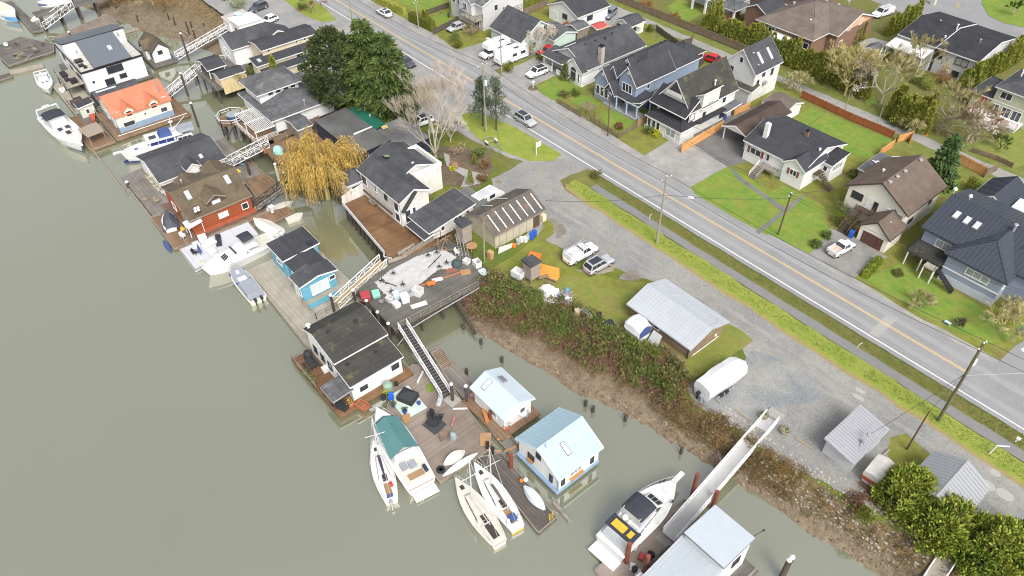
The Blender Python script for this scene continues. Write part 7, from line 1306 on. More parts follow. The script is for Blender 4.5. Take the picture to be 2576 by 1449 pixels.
fence('low mossy split rail fence along the lane orchard',FP((3,1),(2040,80),(2300,170),(2450,240)),.9,FBR,.5,.4); fence('brick red garden fence near the white columned patio',FP((2,0),(2110,230),(2280,170)),1.5,M('fence_brick',(.36,.20,.13),.8,.1,1)); fence('brown fence along the garage yard with red stairs',FP((2,0),(430,350),(620,240),(610,200)),1.5,FRED); fence('dark garden fence strip along the near side of lane',[(-100,123.2),(-88,119.8)],1.4,FDK); fence('brown hedge side fence at upper left of garage',FP((2,0),(100,170),(360,60)),1.6,FBR)
fence('grey board fence below the pagoda house garden',FP((1,0),(190,1449),(420,1330),(640,1230)),1.3,FBR,z=0)
o=thing('pergola','weathered wooden garden pergola over the front gate','pergola',(*FP((2,0),(760,1180))[0],0)); 
for x in (-1,1):
    for y in (-.8,.8): MB().box(x-.07,x+.07,y-.07,y+.07,0,2.1).build('post',FBR,o)
m=MB()
for i in range(8): m.box(-1.3+.36*i,-1.22+.36*i,-1.2,1.2,2.2,2.32)
for y in (-.8,.8): m.box(-1.4,1.4,y-.05,y+.05,2.1,2.2)
m.build('slats',FBR,o)
# ------------------------------------------------------------------ vegetation
V=random.Random(5)
def leafmat(name,c,c2,isl=.38,rough=.75,sc=.5): return M(name,c,rough,.2,1.5,col2=c2,isl=isl,spec=.15)
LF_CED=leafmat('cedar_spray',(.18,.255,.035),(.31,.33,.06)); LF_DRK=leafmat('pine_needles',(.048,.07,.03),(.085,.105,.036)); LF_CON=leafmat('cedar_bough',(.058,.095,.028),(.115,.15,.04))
LF_HDG=leafmat('hedge_leaves',(.20,.24,.04),(.30,.29,.06)); LF_YEL=leafmat('yellow_green_leaves',(.16,.17,.025),(.11,.135,.025)); LF_GRN=leafmat('shrub_leaves',(.10,.14,.035),(.16,.19,.05)); LF_OLV=leafmat('bramble_leaves',(.115,.145,.04),(.19,.155,.065)); LF_BRN=leafmat('dead_brown_leaves',(.17,.10,.045),(.22,.14,.06)); LF_OR=leafmat('orange_brown_twigs',(.30,.14,.05),(.22,.12,.05)); LF_GOLD=leafmat('golden_willow_twigs',(.52,.34,.08),(.38,.28,.09),.5); LF_BLOS=leafmat('pale_blossom',(.86,.79,.77),(.78,.70,.68),.18); LF_PINE=leafmat('blue_green_needles',(.085,.115,.075),(.12,.145,.085)); LF_BRY=leafmat('bright_yellow_leaves',(.50,.48,.03),(.36,.38,.03),.25); LF_PALE=leafmat('pale_moss_twigs',(.40,.36,.17),(.32,.28,.14),.25)
BARK=M('bark_dark',(.085,.065,.05),.9,.25,3); BARKP=M('bark_pale',(.44,.40,.33),.9,.15,3); BARKY=M('bark_mossy_yellow',(.40,.35,.13),.9,.2,3,col2=(.33,.28,.13)); BARKG=M('bark_grey_moss',(.34,.32,.24),.9,.2,3); STEM=M('bramble_stems',(.19,.11,.07),.9,.3,2,isl=.4)
def leaf(m,c,d,l,w,roll=None):
    d=d.normalized(); u=d.orthogonal().normalized(); u=Matrix.Rotation(V.uniform(0,6.283) if roll is None else roll,3,d)@u; c=Vector(c)
    n=len(m.v); e=c+d*l; mid=c+d*l*.5
    m.v+= [tuple(c),tuple(mid+u*w/2),tuple(e),tuple(mid-u*w/2)]; m.f.append((n,n+1,n+2,n+3))
def rdir(): 
    while 1:
        v=Vector((V.uniform(-1,1),V.uniform(-1,1),V.uniform(-1,1)))
        if .05<v.length<1: return v.normalized()
def cloud(m,c,r,n,l,w,up=.3,shell=.6):
    c=Vector(c)
    for _ in range(n):
        d=rdir(); k=(shell+(1-shell)*V.random())*(1-.25*V.random()**3); p=c+Vector((d.x*r[0]*k,d.y*r[1]*k,d.z*r[2]*k))
        leaf(m,p,d+rdir()*.7+Vector((0,0,up)),l*V.uniform(.6,1.3),w*V.uniform(.6,1.2))
def plant(name,label,cat,x,y,z=0,group=None,rz=None): return thing(name,label,cat,(x,y,z),V.uniform(0,6.28) if rz is None else rz,group)
def trunk(o,h,r,mat=BARK,n=6,name='trunk'):
    m=MB(); p=Vector((0,0,-.3)); k=5
    for i in range(k):
        q=Vector((V.uniform(-.12,.12)*h*.05,V.uniform(-.12,.12)*h*.05,h*(i+1)/k)); m.tube(p,q,r*(1-i/k*.8),r*(1-(i+1)/k*.8)); p=q
    return m.build(name,mat,o)
def conifer(o,h,r,mat,n=70,leaves=55,z0=.06,droop=.35,l=.55,w=.2,power=.9,top=.0):
    m=MB(); br=MB()
    for i in range(n):
        t=((i+V.random())/n)**.85; z=h*(z0+(1-z0)*t); L=r*(1-t)**power*V.uniform(.75,1.12)+.25; az=V.uniform(0,6.283) if i%3 else i*2.4; d=Vector((math.cos(az),math.sin(az),0)); b=Vector((0,0,z))
        rise=.25+.7*t
        end=b+d*L+Vector((0,0,L*(rise-.45)-droop*L*.6))
        br.tube(b,end,.06*(1-t)+.02,.015,4)
        for j in range(int(leaves*(.35+L/r))):
            s=V.random()**.6; p=b+d*L*s+Vector((0,0,L*s*(rise-.45)-droop*L*s*s*.6)); side=Vector((-d.y,d.x,0))*V.uniform(-1,1)*L*.3*(1.1-s*.6)
            dd=d*.8+side.normalized()*V.uniform(0,.8)+Vector((0,0,V.uniform(-.75,.25)))
            leaf(m,p+side+Vector((0,0,V.uniform(-.2,.12))),dd,l*V.uniform(.6,1.35),w*V.uniform(.7,1.3))
    m.build('crown',mat,o); br.build('branch_wood',BARK,o); return trunk(o,h*.97,.02*h+.05)
def clumpy(o,blobs,mat,n,l,w,up=.35,shell=.72,name='crown'):
    m=MB()
    for c,r in blobs: cloud(m,c,r if isinstance(r,tuple) else (r,r,r),n,l,w,up,shell)
    return m.build(name,mat,o)
def arbor(h,r,n,mat,o):
    m=MB()
    for _ in range(n):
        t=V.random()**1.15; rr=r*(1-t**2.2)*(.85+.15*math.sin(t*9))*V.uniform(.72,1.03)+.03; az=V.uniform(0,6.283); d=Vector((math.cos(az),math.sin(az),0))
        leaf(m,d*rr+Vector((0,0,.05+h*t*.95)),d*.55+Vector((0,0,1))+rdir()*.4,.42*V.uniform(.6,1.3),.17)
    m.build('foliage',mat,o); trunk(o,h*.6,.09)
def bare(o,h,spread,mat,n=5,depth=4,r0=.18,up=.6,twigm=None,fork=.28,tw=7,minr=.012,twl=.6):
    minr*=1.9; tw=int(tw*1.5)
    m=MB(); tg=MB()
    def grow(p,d,L,r,k):
        steps=2; q=p
        for i in range(steps):
            d=(d+rdir()*.18+Vector((0,0,.06*up))).normalized(); e=q+d*(L/steps); rr=r*(1-.3/steps); (m if k>1 else tg).tube(q,e,r,rr,5 if k>2 else 3,cap=False); q=e; r=rr
        if k<=1:
            for _ in range(tw):
                dd=(d+rdir()*.8+Vector((0,0,.3*up))).normalized(); tg.tube(p.lerp(q,V.random()),q+dd*twl*V.uniform(.5,1.2),minr*1.1,minr*.6,3,cap=False)
            return
        for _ in range(V.choice((2,3,3))):
            a=(d+rdir()*spread+Vector((0,0,.25*up))).normalized(); grow(p.lerp(q,V.uniform(.6,1)),a,L*V.uniform(.62,.85),r*.66,k-1)
    th=h*fork; m.tube((0,0,-.3),(0,0,th),r0*1.15,r0,7)
    for i in range(n):
        az=6.283*i/n+V.uniform(-.3,.3); d=Vector((math.cos(az)*spread,math.sin(az)*spread,1)).normalized(); grow(Vector((0,0,th*V.uniform(.75,1))),d,h*.34,r0*.6,depth)
    a=m.build('trunk',mat,o); tg.build('crown_twigs',twigm or mat,o)
def P0(t,x,y,z=0.): T(*t); p=g(x,y,z); return p
# big evergreens
p=P0((1,0),855,1120); o=plant('pine_tree','very tall dark rounded pine with brown patches left of the cedars','tree',p.x,p.y); H=15.2
bl=[]
for i in range(150):
    t=V.random(); z=3.0+(H-3.2)*t; R0=5.3*math.sin(math.pi*min(1,(.16+.84*t)))**.65*(1 if t<.75 else 1.05-(t-.75)*1.6); az=V.uniform(0,6.283); k=V.uniform(.55,1); bl.append(((R0*k*math.cos(az),R0*k*math.sin(az),z),V.uniform(.75,1.25)))
clumpy(o,bl,LF_DRK,120,.62,.24,.8,.35); clumpy(o,[((V.uniform(-4,-1),V.uniform(-4,0),V.uniform(2.4,7)),.9) for _ in range(9)],LF_BRN,40,.4,.12,.2,.5,'brown_boughs'); trunk(o,H*.9,.4)
p=P0((1,0),1180,1150); o=plant('cedar_tree','tallest feathery green cedar between dark pine and roadside cedar','tree',p.x,p.y); conifer(o,17.6,6.3,LF_CON,150,85,.08,.55,1.0,.22,.78)
p=P0((1,0),1395,1210); o=plant('cedar_tree','feathery drooping green cedar nearest the bare tree','tree',p.x-.5,p.y); conifer(o,16,6.2,LF_CON,140,85,.06,.65,1.0,.22,.75)
p=P0((1,0),1150,1010); o=plant('cedar_tree','shorter bright cedar tucked in front of the tall cedars','tree',p.x,p.y); conifer(o,9,3.6,leafmat('bright_cedar_bough',(.075,.11,.022),(.11,.14,.025)),90,75,.08,.5,.7,.28,.6)
p=Vector((-130.6,50.2,0)); o=plant('cypress_tree','slender pointed dark green cypress beside the stepped beige house','tree',p.x,p.y); arbor(6.6,1.15,1700,LF_HDG,o)
# round cedars bottom right
def roundcedar(label,c,R,h,n,l=.5):
    o=plant('cedar_tree',label,'tree',c.x,c.y,0,'big rounded cedars at the lower right'); bl=[]
    for _ in range(n):
        d=rdir(); d.z=abs(d.z)*.95-.12; k=V.uniform(.7,1.0); bl.append(((d.x*R[0]*k,d.y*R[1]*k,h*.1+max(.0,d.z)*h*.9*k),V.uniform(.5,.85)))
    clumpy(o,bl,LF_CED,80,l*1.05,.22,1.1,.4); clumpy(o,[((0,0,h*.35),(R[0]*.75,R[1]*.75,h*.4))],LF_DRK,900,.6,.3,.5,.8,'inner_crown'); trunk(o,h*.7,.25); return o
T(3,3)
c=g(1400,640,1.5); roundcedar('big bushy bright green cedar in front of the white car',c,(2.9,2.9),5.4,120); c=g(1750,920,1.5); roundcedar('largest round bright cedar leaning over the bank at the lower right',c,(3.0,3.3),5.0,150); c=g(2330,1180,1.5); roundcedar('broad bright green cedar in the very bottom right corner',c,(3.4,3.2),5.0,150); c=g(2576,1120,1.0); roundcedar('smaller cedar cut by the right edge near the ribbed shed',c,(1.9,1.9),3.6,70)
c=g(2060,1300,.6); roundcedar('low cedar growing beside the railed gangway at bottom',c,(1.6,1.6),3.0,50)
# lone spruce, verge pines
p=P0((3,1),1690,390); o=plant('spruce_tree','dark green spruce behind the brown roofed house by the ladder','tree',p.x,p.y); conifer(o,8.6,2.7,leafmat('spruce_needles',(.07,.125,.045),(.11,.165,.055)),120,75,.05,.25,.55,.2,.9)
for (x,y,h,lab) in ((2285,1270,9,'blue green pine left of the grey utility pole'),(2420,1310,9.5,'blue green pine right of the grey utility pole')):
    p=P0((1,0),x,y); o=plant('pine_tree',lab,'tree',p.x,p.y,0,'two pines on the verge'); trunk(o,h*.95,.17); clumpy(o,[((V.uniform(-1.8,1.8)*(1.15-i/26),V.uniform(-1.8,1.8)*(1.15-i/26),h*(.32+.68*i/25)),V.uniform(.6,1.0)) for i in range(26)],LF_PINE,95,.42,.14,.3,.4)
p=P0((2,0),540,800); o=plant('spruce_tree','small cone shaped spruce against the arched window gable','tree',p.x,p.y); arbor(3.6,1.05,900,LF_GRN,o)
# willow
p=P0((1,1),640,420,0); o=plant('willow_tree','golden weeping willow hanging over the black gangway','tree',p.x,p.y+1,0); tw=MB(); wd_=MB(); H=9
wd_.tube((0,0,-4),(0,0,3),.45,.35,8)
for i in range(44):
    az=V.uniform(0,6.283); e=V.uniform(1.2,6.6); s=Vector((0,0,V.uniform(2.2,3.5))); q=Vector((e*math.cos(az),e*math.sin(az),H*V.uniform(.55,1.05)*(1-.04*e))); mid=s.lerp(q,.55)+Vector((0,0,1.2)); wd_.tube(s,mid,.16,.09,5).tube(mid,q,.09,.04,4)
    for _ in range(46):
        b=mid.lerp(q,V.uniform(.1,1.1))+rdir()*.6; out=Vector((b.x,b.y,0)); out=(out.normalized() if out.length>.1 else rdir())*V.uniform(.2,1.1); L=V.uniform(1.6,6.2); pp=b; a0=V.uniform(0,3.14)
        for k in range(5):
            nx=b+out*(1-(1-(k+1)/5)**2)+Vector((V.uniform(-.12,.12),V.uniform(-.12,.12),.5*math.sin(min(1,(k+1)/5*2)*1.5)-L*((k+1)/5)**1.35)); w=.034*(1.2-k/6); sd=Vector((math.cos(a0),math.sin(a0),0))*w; n=len(tw.v); tw.v+=[tuple(pp-sd),tuple(pp+sd),tuple(nx+sd*.8),tuple(nx-sd*.8)]; tw.f.append((n,n+1,n+2,n+3))
            for _ in range(3): leaf(tw,pp.lerp(nx,V.random()),(nx-pp)+rdir()*.8,.32,.055)
            pp=nx
tw.build('hanging_twigs',LF_GOLD,o); wd_.build('trunk',BARKY,o)
# bare trees
p=P0((1,1),1810,150); o=plant('bare_tree','tall pale multi-stemmed bare tree between the workshop and parked white car','tree',p.x,p.y); bare(o,15,.42,BARKP,6,5,.2,.9,M('bare_twigs_pale',(.50,.43,.35),.9,.15,3),.06,4,.010,.9)
for (t,x,y,h,sp,bk,tg_,lab,k) in (((3,0),770,960,9.5,.75,BARKY,None,'bare tree with mossy yellow branches at left of the white blossom',5),((3,0),1130,1040,10,.95,BARKG,LF_PALE,'wide bare grey tree with forked dark trunk behind round cedars',5),((3,0),1500,740,8,.8,BARKY,LF_PALE,'hazy yellow green bare tree in front of the glazed awning',4),((3,0),1790,1280,8,.9,BARKG,LF_PALE,'big tangled bare tree left of the green house',5),((3,0),2000,1420,7.5,.95,BARKP,M('bare_twigs_tan',(.30,.24,.16),.9,.2,3),'tan twiggy bare tree nearest the red porch railings',5),((3,2),2330,430,4.8,1.2,BARKY,LF_PALE,'low mossy yellow bare fruit tree at the right edge lawn',4),((3,2),1530,190,2.6,1.1,BARKG,LF_PALE,'small bare shrub tree on bright lawn below the slate blue house',3),((1,0),1960,1430,5,.8,BARKP,None,'little bare tree at the edge of the garden bed',4),((2,0),290,560,6,.7,BARKP,None,'bare pale tree beside the mint house',4),((1,0),570,130,6,.9,BARKG,LF_BRN,'bare bushy tree on the top verge',4),((0,0),1540,40,6,1.0,BARKY,LF_PALE,'bare leaning tree at the edge of the far mudflat',4),((3,0),290,900,4,1.0,BARKP,LF_PALE,'weeping bare sapling by the tall cottage lane',4),((3,0),2470,160,3.6,.7,BARKG,LF_GRN,'thin young tree on the round traffic island',3),((3,0),2330,1500,3,.9,BARK,LF_GRN,'small dark tree in the orchard lawn',3),((3,2),1925,380,1.2,.7,BARK,None,'tiny dark sapling on the right lawn',2),((3,0),1400,1330,3,1.,BARKG,LF_PALE,'bare bush where the lane meets the back garden',4)):
    p=P0(t,x,y); o=plant('bare_tree',lab,'tree',p.x,p.y); bare(o,h,sp,bk,5,k,.035*h*.5+.03,.5,tg_,.2,6 if k>3 else 9,.015,.55)
p=P0((3,0),900,950); o=plant('blossom_tree','white blossoming tree in front of the terrace','tree',p.x,p.y); bare(o,6.5,.6,BARK,5,3,.13,.8); clumpy(o,[((V.uniform(-1.7,1.7),V.uniform(-1.9,1.9),V.uniform(1.6,7.8)),V.uniform(.5,.9)) for _ in range(44)],LF_BLOS,70,.26,.2,.2,.2,'blossom')
p=P0((3,0),2230,1290); o=plant('blossom_bush','low white blossoming bush below the red porch','bush',p.x,p.y); clumpy(o,[((V.uniform(-2,2),V.uniform(-1.2,1.2),V.uniform(.3,1.5)),.5) for _ in range(16)],LF_BLOS,60,.26,.2,.2,.2); trunk(o,1,.08)
# columnar cedar hedges: three shapes, copied along each row
protos=[]
for i,(h,r) in enumerate(((3.9,.72),(4.6,.8),(3.3,.7))):
    o=plant('columnar_cedar','columnar cedar in the hedge','tree',0,0,0); arbor(h,r,620,LF_HDG,o); protos.append(o)
used=[0]
def row(pts,step,label,group,s0=1.,jz=.15,jit=.15):
    for i in range(len(pts)-1):
        a,b=Vector(pts[i][:2]),Vector(pts[i+1][:2]); k=max(1,int((b-a).length/step))
        for q in range(k):
            c=a.lerp(b,(q+.5)/k); sc=s0*V.uniform(1-jz,1+jz); w=V.uniform(.9,1.15)*sc; pr=protos[V.randrange(3)]; loc=(c.x+V.uniform(-jit,jit),c.y+V.uniform(-jit,jit),0)
            n=used[0]; used[0]+=1
            if n<3: o=protos[n]; o.location=loc; o.scale=(w,w,sc); o['label']=label; o['group']=group
            else: dup(pr,loc,V.uniform(0,6.28),label,group,(w,w,sc))
row([(-93,130.4),(-74,131.4),(-55,130.6)],1.05,'columnar cedar in the long hedge beyond the lane fence','cedar hedge along the lane fence',1.22)
row(FP((3,0),(1230,1190),(1330,1180),(1500,1230),(1600,1280))+FP((3,0),(1520,1330),(1250,1230)),.95,'tall columnar cedar in the clump by the lane opposite the red fence','clump of cedars by the lane',1.45,.15,.6)
row(FP((3,0),(1190,370),(1310,320),(1410,290),(1480,210)),1.2,'columnar cedar in the row beside the cul de sac','cedar row at the cul de sac',1.2,.2); row(FP((3,0),(1900,930),(2020,900),(2100,820),(2300,730),(2640,520)),1.1,'columnar cedar in the boundary row between duplex and green house','cedar row by the green house',1.2)
row(FP((3,0),(640,520),(760,470)),1.3,'tall cedar against the brown brick house wall','cedars at the brick house',1.25); row(FP((3,0),(830,450),(950,400)),1.3,'cedar beside the peach gable wall','cedars at the peach gable',1.05); row(FP((2,0),(1900,330),(2000,330),(2090,270)),1.0,'tall cedar at the left end of the lane hedge by the patio house','cedars by the patio house',1.3); row([(-138,89),(-133,88)],1.3,'small cedar in the row at the top edge','cedars at the top edge',.8)
row(FP((1,1),(2110,400),(2200,400)),.8,'slim young cedar in the garden bed by the boarded house','young cedars in the garden bed',.62); row(FP((1,1),(2150,180),(2230,210)),1,'slim young cedar at the back of garden bed','young cedars behind the garden bed',.55)
def hedge(label,pts,w,h,mat=LF_HDG,n=260,cat='hedge'):
    a,b=Vector((*pts[0],0)),Vector((*pts[1],0)); o=thing('clipped_hedge',label,cat,(a.x,a.y,0)); m=MB(); d=b-a; L=d.length; u=d/L; nn=Vector((-u.y,u.x,0))
    MB().hexa([nn*-w*.42,d-nn*w*.42,d+nn*w*.42,nn*w*.42]+[q+Vector((0,0,h*.93)) for q in (nn*-w*.4,d-nn*w*.4,d+nn*w*.4,nn*w*.4)]).build('inner_growth',mat,o)
    for _ in range(int(n*L/3)):
        s=V.random()*L; k=V.random()
        if k<.4: q=u*s+nn*V.uniform(-w/2,w/2)+Vector((0,0,h*V.uniform(.9,1.02))); dd=Vector((0,0,1))+rdir()*.8
        else:
            sg=1 if k<.7 else -1; q=u*s+nn*sg*w*V.uniform(.42,.5)+Vector((0,0,h*V.random())); dd=nn*sg*.7+Vector((0,0,.7))+rdir()*.7
        leaf(m,q,dd,.3*V.uniform(.6,1.3),.14)
    m.build('foliage',mat,o)
hedge('thick clipped hedge with golden top beside the upper front lawn',FP((1,0),(1560,210),(1790,310)),1.5,2.1,leafmat('golden_hedge',(.12,.125,.02),(.085,.10,.018))); hedge('dark clipped hedge along the shoulder at the top edge',FP((1,0),(1230,30),(1500,150)),1.2,1.7); hedge('leafy green hedge between mint house and bungalow',FP((2,0),(330,440),(600,390)),1.8,1.9,LF_GRN); hedge('light green hedge along the garage fence at the top',FP((2,0),(10,130),(330,30)),1.6,1.6,LF_YEL); hedge('low yellow green hedge by the brown garage driveway',FP((3,1),(960,1350),(1110,1180)),1.0,.9,leafmat('yellow_hedge',(.16,.19,.02),(.12,.16,.02)))
# the dense overgrown strip between ditch and road
# shrubs
def shrub(t,x,y,r,h,mat,label,n=26,k=36,l=.24,name='shrub',z=0.,twigs=False):
    p=P0(t,x,y); o=plant(name,label,'bush',p.x,p.y,z); clumpy(o,[((V.uniform(-r,r)*.7,V.uniform(-r,r)*.7,h*V.uniform(.15,.85)),V.uniform(.25,.42)*max(r,.5)) for _ in range(n)],mat,k,l,l*.5,.4,.4,'foliage')
    m=MB()
    for _ in range(9): d=rdir(); d.z=abs(d.z)+.4; m.tube((0,0,-.1),d.normalized()*h*.8,.03,.012,3)
    m.build('stem',BARK,o)
S=[((3,1),730,700,1.7,2.8,LF_GRN,'large leafy shrub at the foot of the brown house stair'),((3,1),720,810,1.1,2.0,LF_YEL,'yellow green conical bush beside the brown stairs'),((3,1),480,1030,.85,.9,LF_GRN,'spiky yucca like clump at the driveway corner'),((3,1),585,940,.75,.8,LF_GRN,'second spiky clump above the driveway corner'),((3,1),2040,470,1.3,2.1,LF_YEL,'round light green tree bush beyond the chimney cowls'),((3,1),850,330,1.0,1.6,LF_GRN,'leafy bush between cottage and brown house'),((2,0),1455,1370,.85,1.0,LF_BRY,'bright yellow round bush before the pale house'),((2,0),1370,1340,1.0,1.3,LF_GRN,'dark green bush left of the bright yellow bush'),((2,0),1080,1290,.9,1.0,LF_BRN,'brownish bush on the pergola garden lawn'),((2,0),640,960,1.0,1.2,LF_GRN,'dark green shrub before the blue grey house steps'),((2,0),640,830,1.1,1.3,LF_OLV,'olive shrub along the bungalow front wall'),((2,0),520,970,1.0,1.,LF_OLV,'olive shrub by the first picket fence'),((2,0),160,560,1.3,3,LF_PALE,'yellowish leafy tree by the travel trailer'),((2,0),285,600,.7,1.1,LF_YEL,'small pale round bush by the bungalow porch'),((1,0),2000,430,1.2,2.6,LF_GRN,'dark green upright bush at the motorhome yard'),((1,0),2030,480,1.0,2.0,LF_YEL,'yellow green bush below the dark upright bush'),((1,0),2170,350,1.9,2.6,M('bare_twigs_tan',(.30,.24,.16)),'tan twiggy bush in front of the mint house'),((1,0),2540,720,1.3,1.9,LF_YEL,'golden bush at the base of grey lamp pole'),((1,0),470,90,1.3,1.4,LF_GRN,'green bush on the top verge beside parking'),((0,0),2390,80,2.4,2.6,leafmat('bright_bush',(.12,.18,.02),(.16,.2,.03)),'big bright yellow green bush above the white shed'),((1,0),20,760,1.4,1.6,LF_GRN,'green shrub beside the pagoda roof'),((1,0),340,690,.8,1.0,LF_OR,'orange brown bush between cypress and beige house'),((1,0),480,640,1.6,1.,LF_GRN,'low green shrubs along the beige house'),((0,0),2420,830,1.3,2.4,LF_PALE,'tangled tawny vine shrub over the yellow fence'),((0,0),2540,740,1.1,1.6,LF_GRN,'green shrub above the tawny vine'),((3,0),1730,830,2.0,3.2,LF_OR,'reddish brown leafy bush beside the duplex wall'),((3,0),1480,830,1.5,1.6,LF_GRN,'dark green garden shrub behind the lane cedars'),((2,0),1345,70,1.8,1.3,LF_OR,'rusty orange shrub at the top lawn fence'),((2,0),1640,190,1.2,1.2,LF_OR,'russet shrub along the lane fence at the top'),((2,0),1240,270,1.1,3.,LF_YEL,'palm like pale green tree near the garden cabin'),((2,0),1400,320,1.,1.6,LF_YEL,'pale green palm tuft near the garden cabin'),((1,1),1460,110,1.0,1.2,LF_GRN,'green bush against the navy workshop'),((1,1),1840,200,1.0,.9,LF_GRN,'leafy green plants under the tall bare tree'),((1,1),2290,230,1.2,.9,LF_BRN,'brown perennial clump in the garden bed'),((1,1),2030,90,1.6,1.2,M('bare_twigs_tan',(.30,.24,.16)),'bare twiggy shrub at the top of garden bed'),((1,1),2250,130,1.2,1.6,LF_GRN,'dark green shrub at the back of the garden bed'),((1,1),1975,255,.35,.4,LF_BRY,'tiny bright yellow plant in the garden bed'),((1,1),2270,360,1.0,.7,LF_BRN,'dark heather mound by the parking edge'),((3,3),960,870,1.0,1.1,LF_YEL,'yellow bush on the bank below the leaf litter'),((3,3),870,690,1.1,.9,STEM,'dark purple brown bramble mound on the bank'),((3,1),1300,1310,.7,.6,LF_OLV,'olive shrub in the timber garden box'),((3,2),2480,250,1.6,2.0,LF_PALE,'mossy twiggy bush at the corner of the blue house'),((1,0),730,1060,1.6,2.4,LF_BRN,'rusty brown bush under the dark pine'),((1,0),450,1180,1.2,1.8,LF_PALE,'pale bare bush beside the pagoda wall'),((0,0),1200,60,2.6,2.2,LF_BRN,'brown thicket at the back of the far mudflat'),((0,0),1650,60,2.4,2.,LF_BRN,'second brown thicket above the far mudflat'),((3,0),1600,900,1.4,2.2,LF_HDG,'short dark cedar bush in the lane garden'),((2,1),840,320,.9,.7,LF_OLV,'scrubby tuft at the head of ditch'),((3,0),560,830,1.5,1.3,LF_GRN,'ivy mound at the foot of lane hedge')]
for s in S: shrub(*s)
# the bank: brambles and reeds (uncountable)
def shore(x): return float(np.interp(x,SHX,SHY))
m=MB(); mg=MB(); st=MB()
T(2,2)
cx=[(-60,47.6,2.0),(-57.5,48.2,2.3)]
for i in range(430):
    x=V.uniform(-62,-31.5); y=shore(x)+(V.uniform(-3.4,1.3) if V.random()<.8 else V.uniform(-5,-2.5))*(1 if x<-36 else .7); z=-max(0,shore(x)-y)*.42; r=V.uniform(.5,1.05); top=V.uniform(.4,1.9)
    q=fbm(x,y,.22,3,31)
    if q<.28 and V.random()<.85: cloud(mg if q<-.05 else m,(x,y,z+top*.6),(r,r,.6),64,.3,.2,.7,.25)
    for _ in range(14):
        a=Vector((x+V.uniform(-.9,.9),y+V.uniform(-.9,.9),z)); d=rdir(); d.z=abs(d.z)*.6; b=a+d*V.uniform(.7,1.5); c=b+Vector((d.x,d.y,-.8))*.6; st.tube(a,b,.028,.022,3,cap=False).tube(b,c,.022,.014,3,cap=False)
tag(m.build('bramble_thicket',LF_OLV),'long tangled bramble thicket along the top of the muddy bank','brambles',kind='stuff'); tag(mg.build('bramble_thicket',LF_GRN),'greener leafy patches of the bramble thicket on the bank','brambles',kind='stuff'); tag(st.build('bramble_canes',STEM),'bare reddish bramble canes arching over the muddy bank','brambles',kind='stuff')
m=MB(); m2=MB(); m3=MB()
for i in range(1500):
    x=V.uniform(-60,2); sh=shore(x); y=sh-V.uniform(.2,4.2)**1.0; 
    if V.random()<.5 and x<-32: y=sh-V.uniform(2.6,4.4)
    z=height(x,y)
    if z<-2.3: continue
    q=V.random(); mm=m if q<.45 else m2 if q<.75 else m3
    for _ in range(7): leaf(mm,(x+V.uniform(-.3,.3),y+V.uniform(-.3,.3),z-.05),rdir()*.8+Vector((0,-.3,.8)),V.uniform(.3,.7),.06)
RE=leafmat('dry_reeds',(.25,.17,.075),(.19,.125,.055)); RE2=leafmat('brown_sedge',(.13,.095,.045),(.17,.13,.06)); RE3=leafmat('green_sedge',(.12,.12,.04),(.09,.10,.035))
for mm,mt,lb in ((m,RE,'dry tan reeds growing down the bank'),(m2,RE2,'brown sedge clumps growing down the bank'),(m3,RE3,'greenish sedge tufts growing down the bank')): tag(mm.build('bank_reeds',mt),lb,'reeds',kind='stuff')
m=MB()
for i in range(420):
    x=V.uniform(-32,-15); sh=shore(x); y=sh+V.uniform(-2.6,.5); cloud(m,(x,y,height(x,y)+.3),(.5,.5,.4),26,.22,.12,.6,.2)
tag(m.build('russet_bushes',leafmat('russet_leaves',(.26,.165,.07),(.17,.125,.06))),'russet dry bushes on the bank either side of the long gangway','bushes',kind='stuff')
m=MB()
for i in range(9000):
    x=V.uniform(-71,8)
    y=V.uniform(69.9,72.6) if V.random()<.6 else V.uniform(74.9,76.0)
    leaf(m,(x,y,height(x,y)),rdir()*.7+Vector((0,0,.8)),V.uniform(.12,.34),.07)
tag(m.build('verge_tufts',leafmat('verge_blades',(.16,.23,.03),(.19,.20,.045))),'uneven grass tufts on the verge and ditch bank','grass',kind='stuff')
m=MB()
for i in range(900):
    x=V.uniform(-27,-2); sh=shore(x); y=sh+V.uniform(-2.8,2.2); r=V.uniform(.05,.16); m.ball((x,y,height(x,y)+.02),(r*1.3,r,r*.7),5,3,.25)
tag(m.build('riprap_stones',M('pale_stones',(.34,.31,.27),.9,.2,3,isl=.4)),'scattered pale stones along the top of the bank','stones',kind='stuff')
m=MB()
for i in range(420):
    x=V.uniform(-60,4); we=float(np.interp(x,WEX,WEY)); y=we+V.uniform(-.3,1.5); r=V.uniform(.06,.22); m.ball((x,y,height(x,y)-.02),(r*1.3,r,r*.7),6,4,.3)
tag(m.build('mud_lumps',M('mud_clods',(.15,.105,.07),.8,.3,2,isl=.3,col2=(.24,.18,.125))),'lumpy mud clods along the water edge of the bank','mud',kind='stuff')
m=MB()
for i in range(1500):
    x=V.uniform(-210,-62); sh=shore(x); y=sh-V.uniform(-.8,2.2); z=height(x,y)
    for _ in range(6): leaf(m,(x,y,z-.05),rdir()+Vector((0,-.2,.7)),V.uniform(.3,.8),.09)
tag(m.build('far_bank_scrub',leafmat('far_scrub',(.13,.11,.045),(.17,.12,.05))),'brown and green scrub along the far river bank','scrub',kind='stuff')
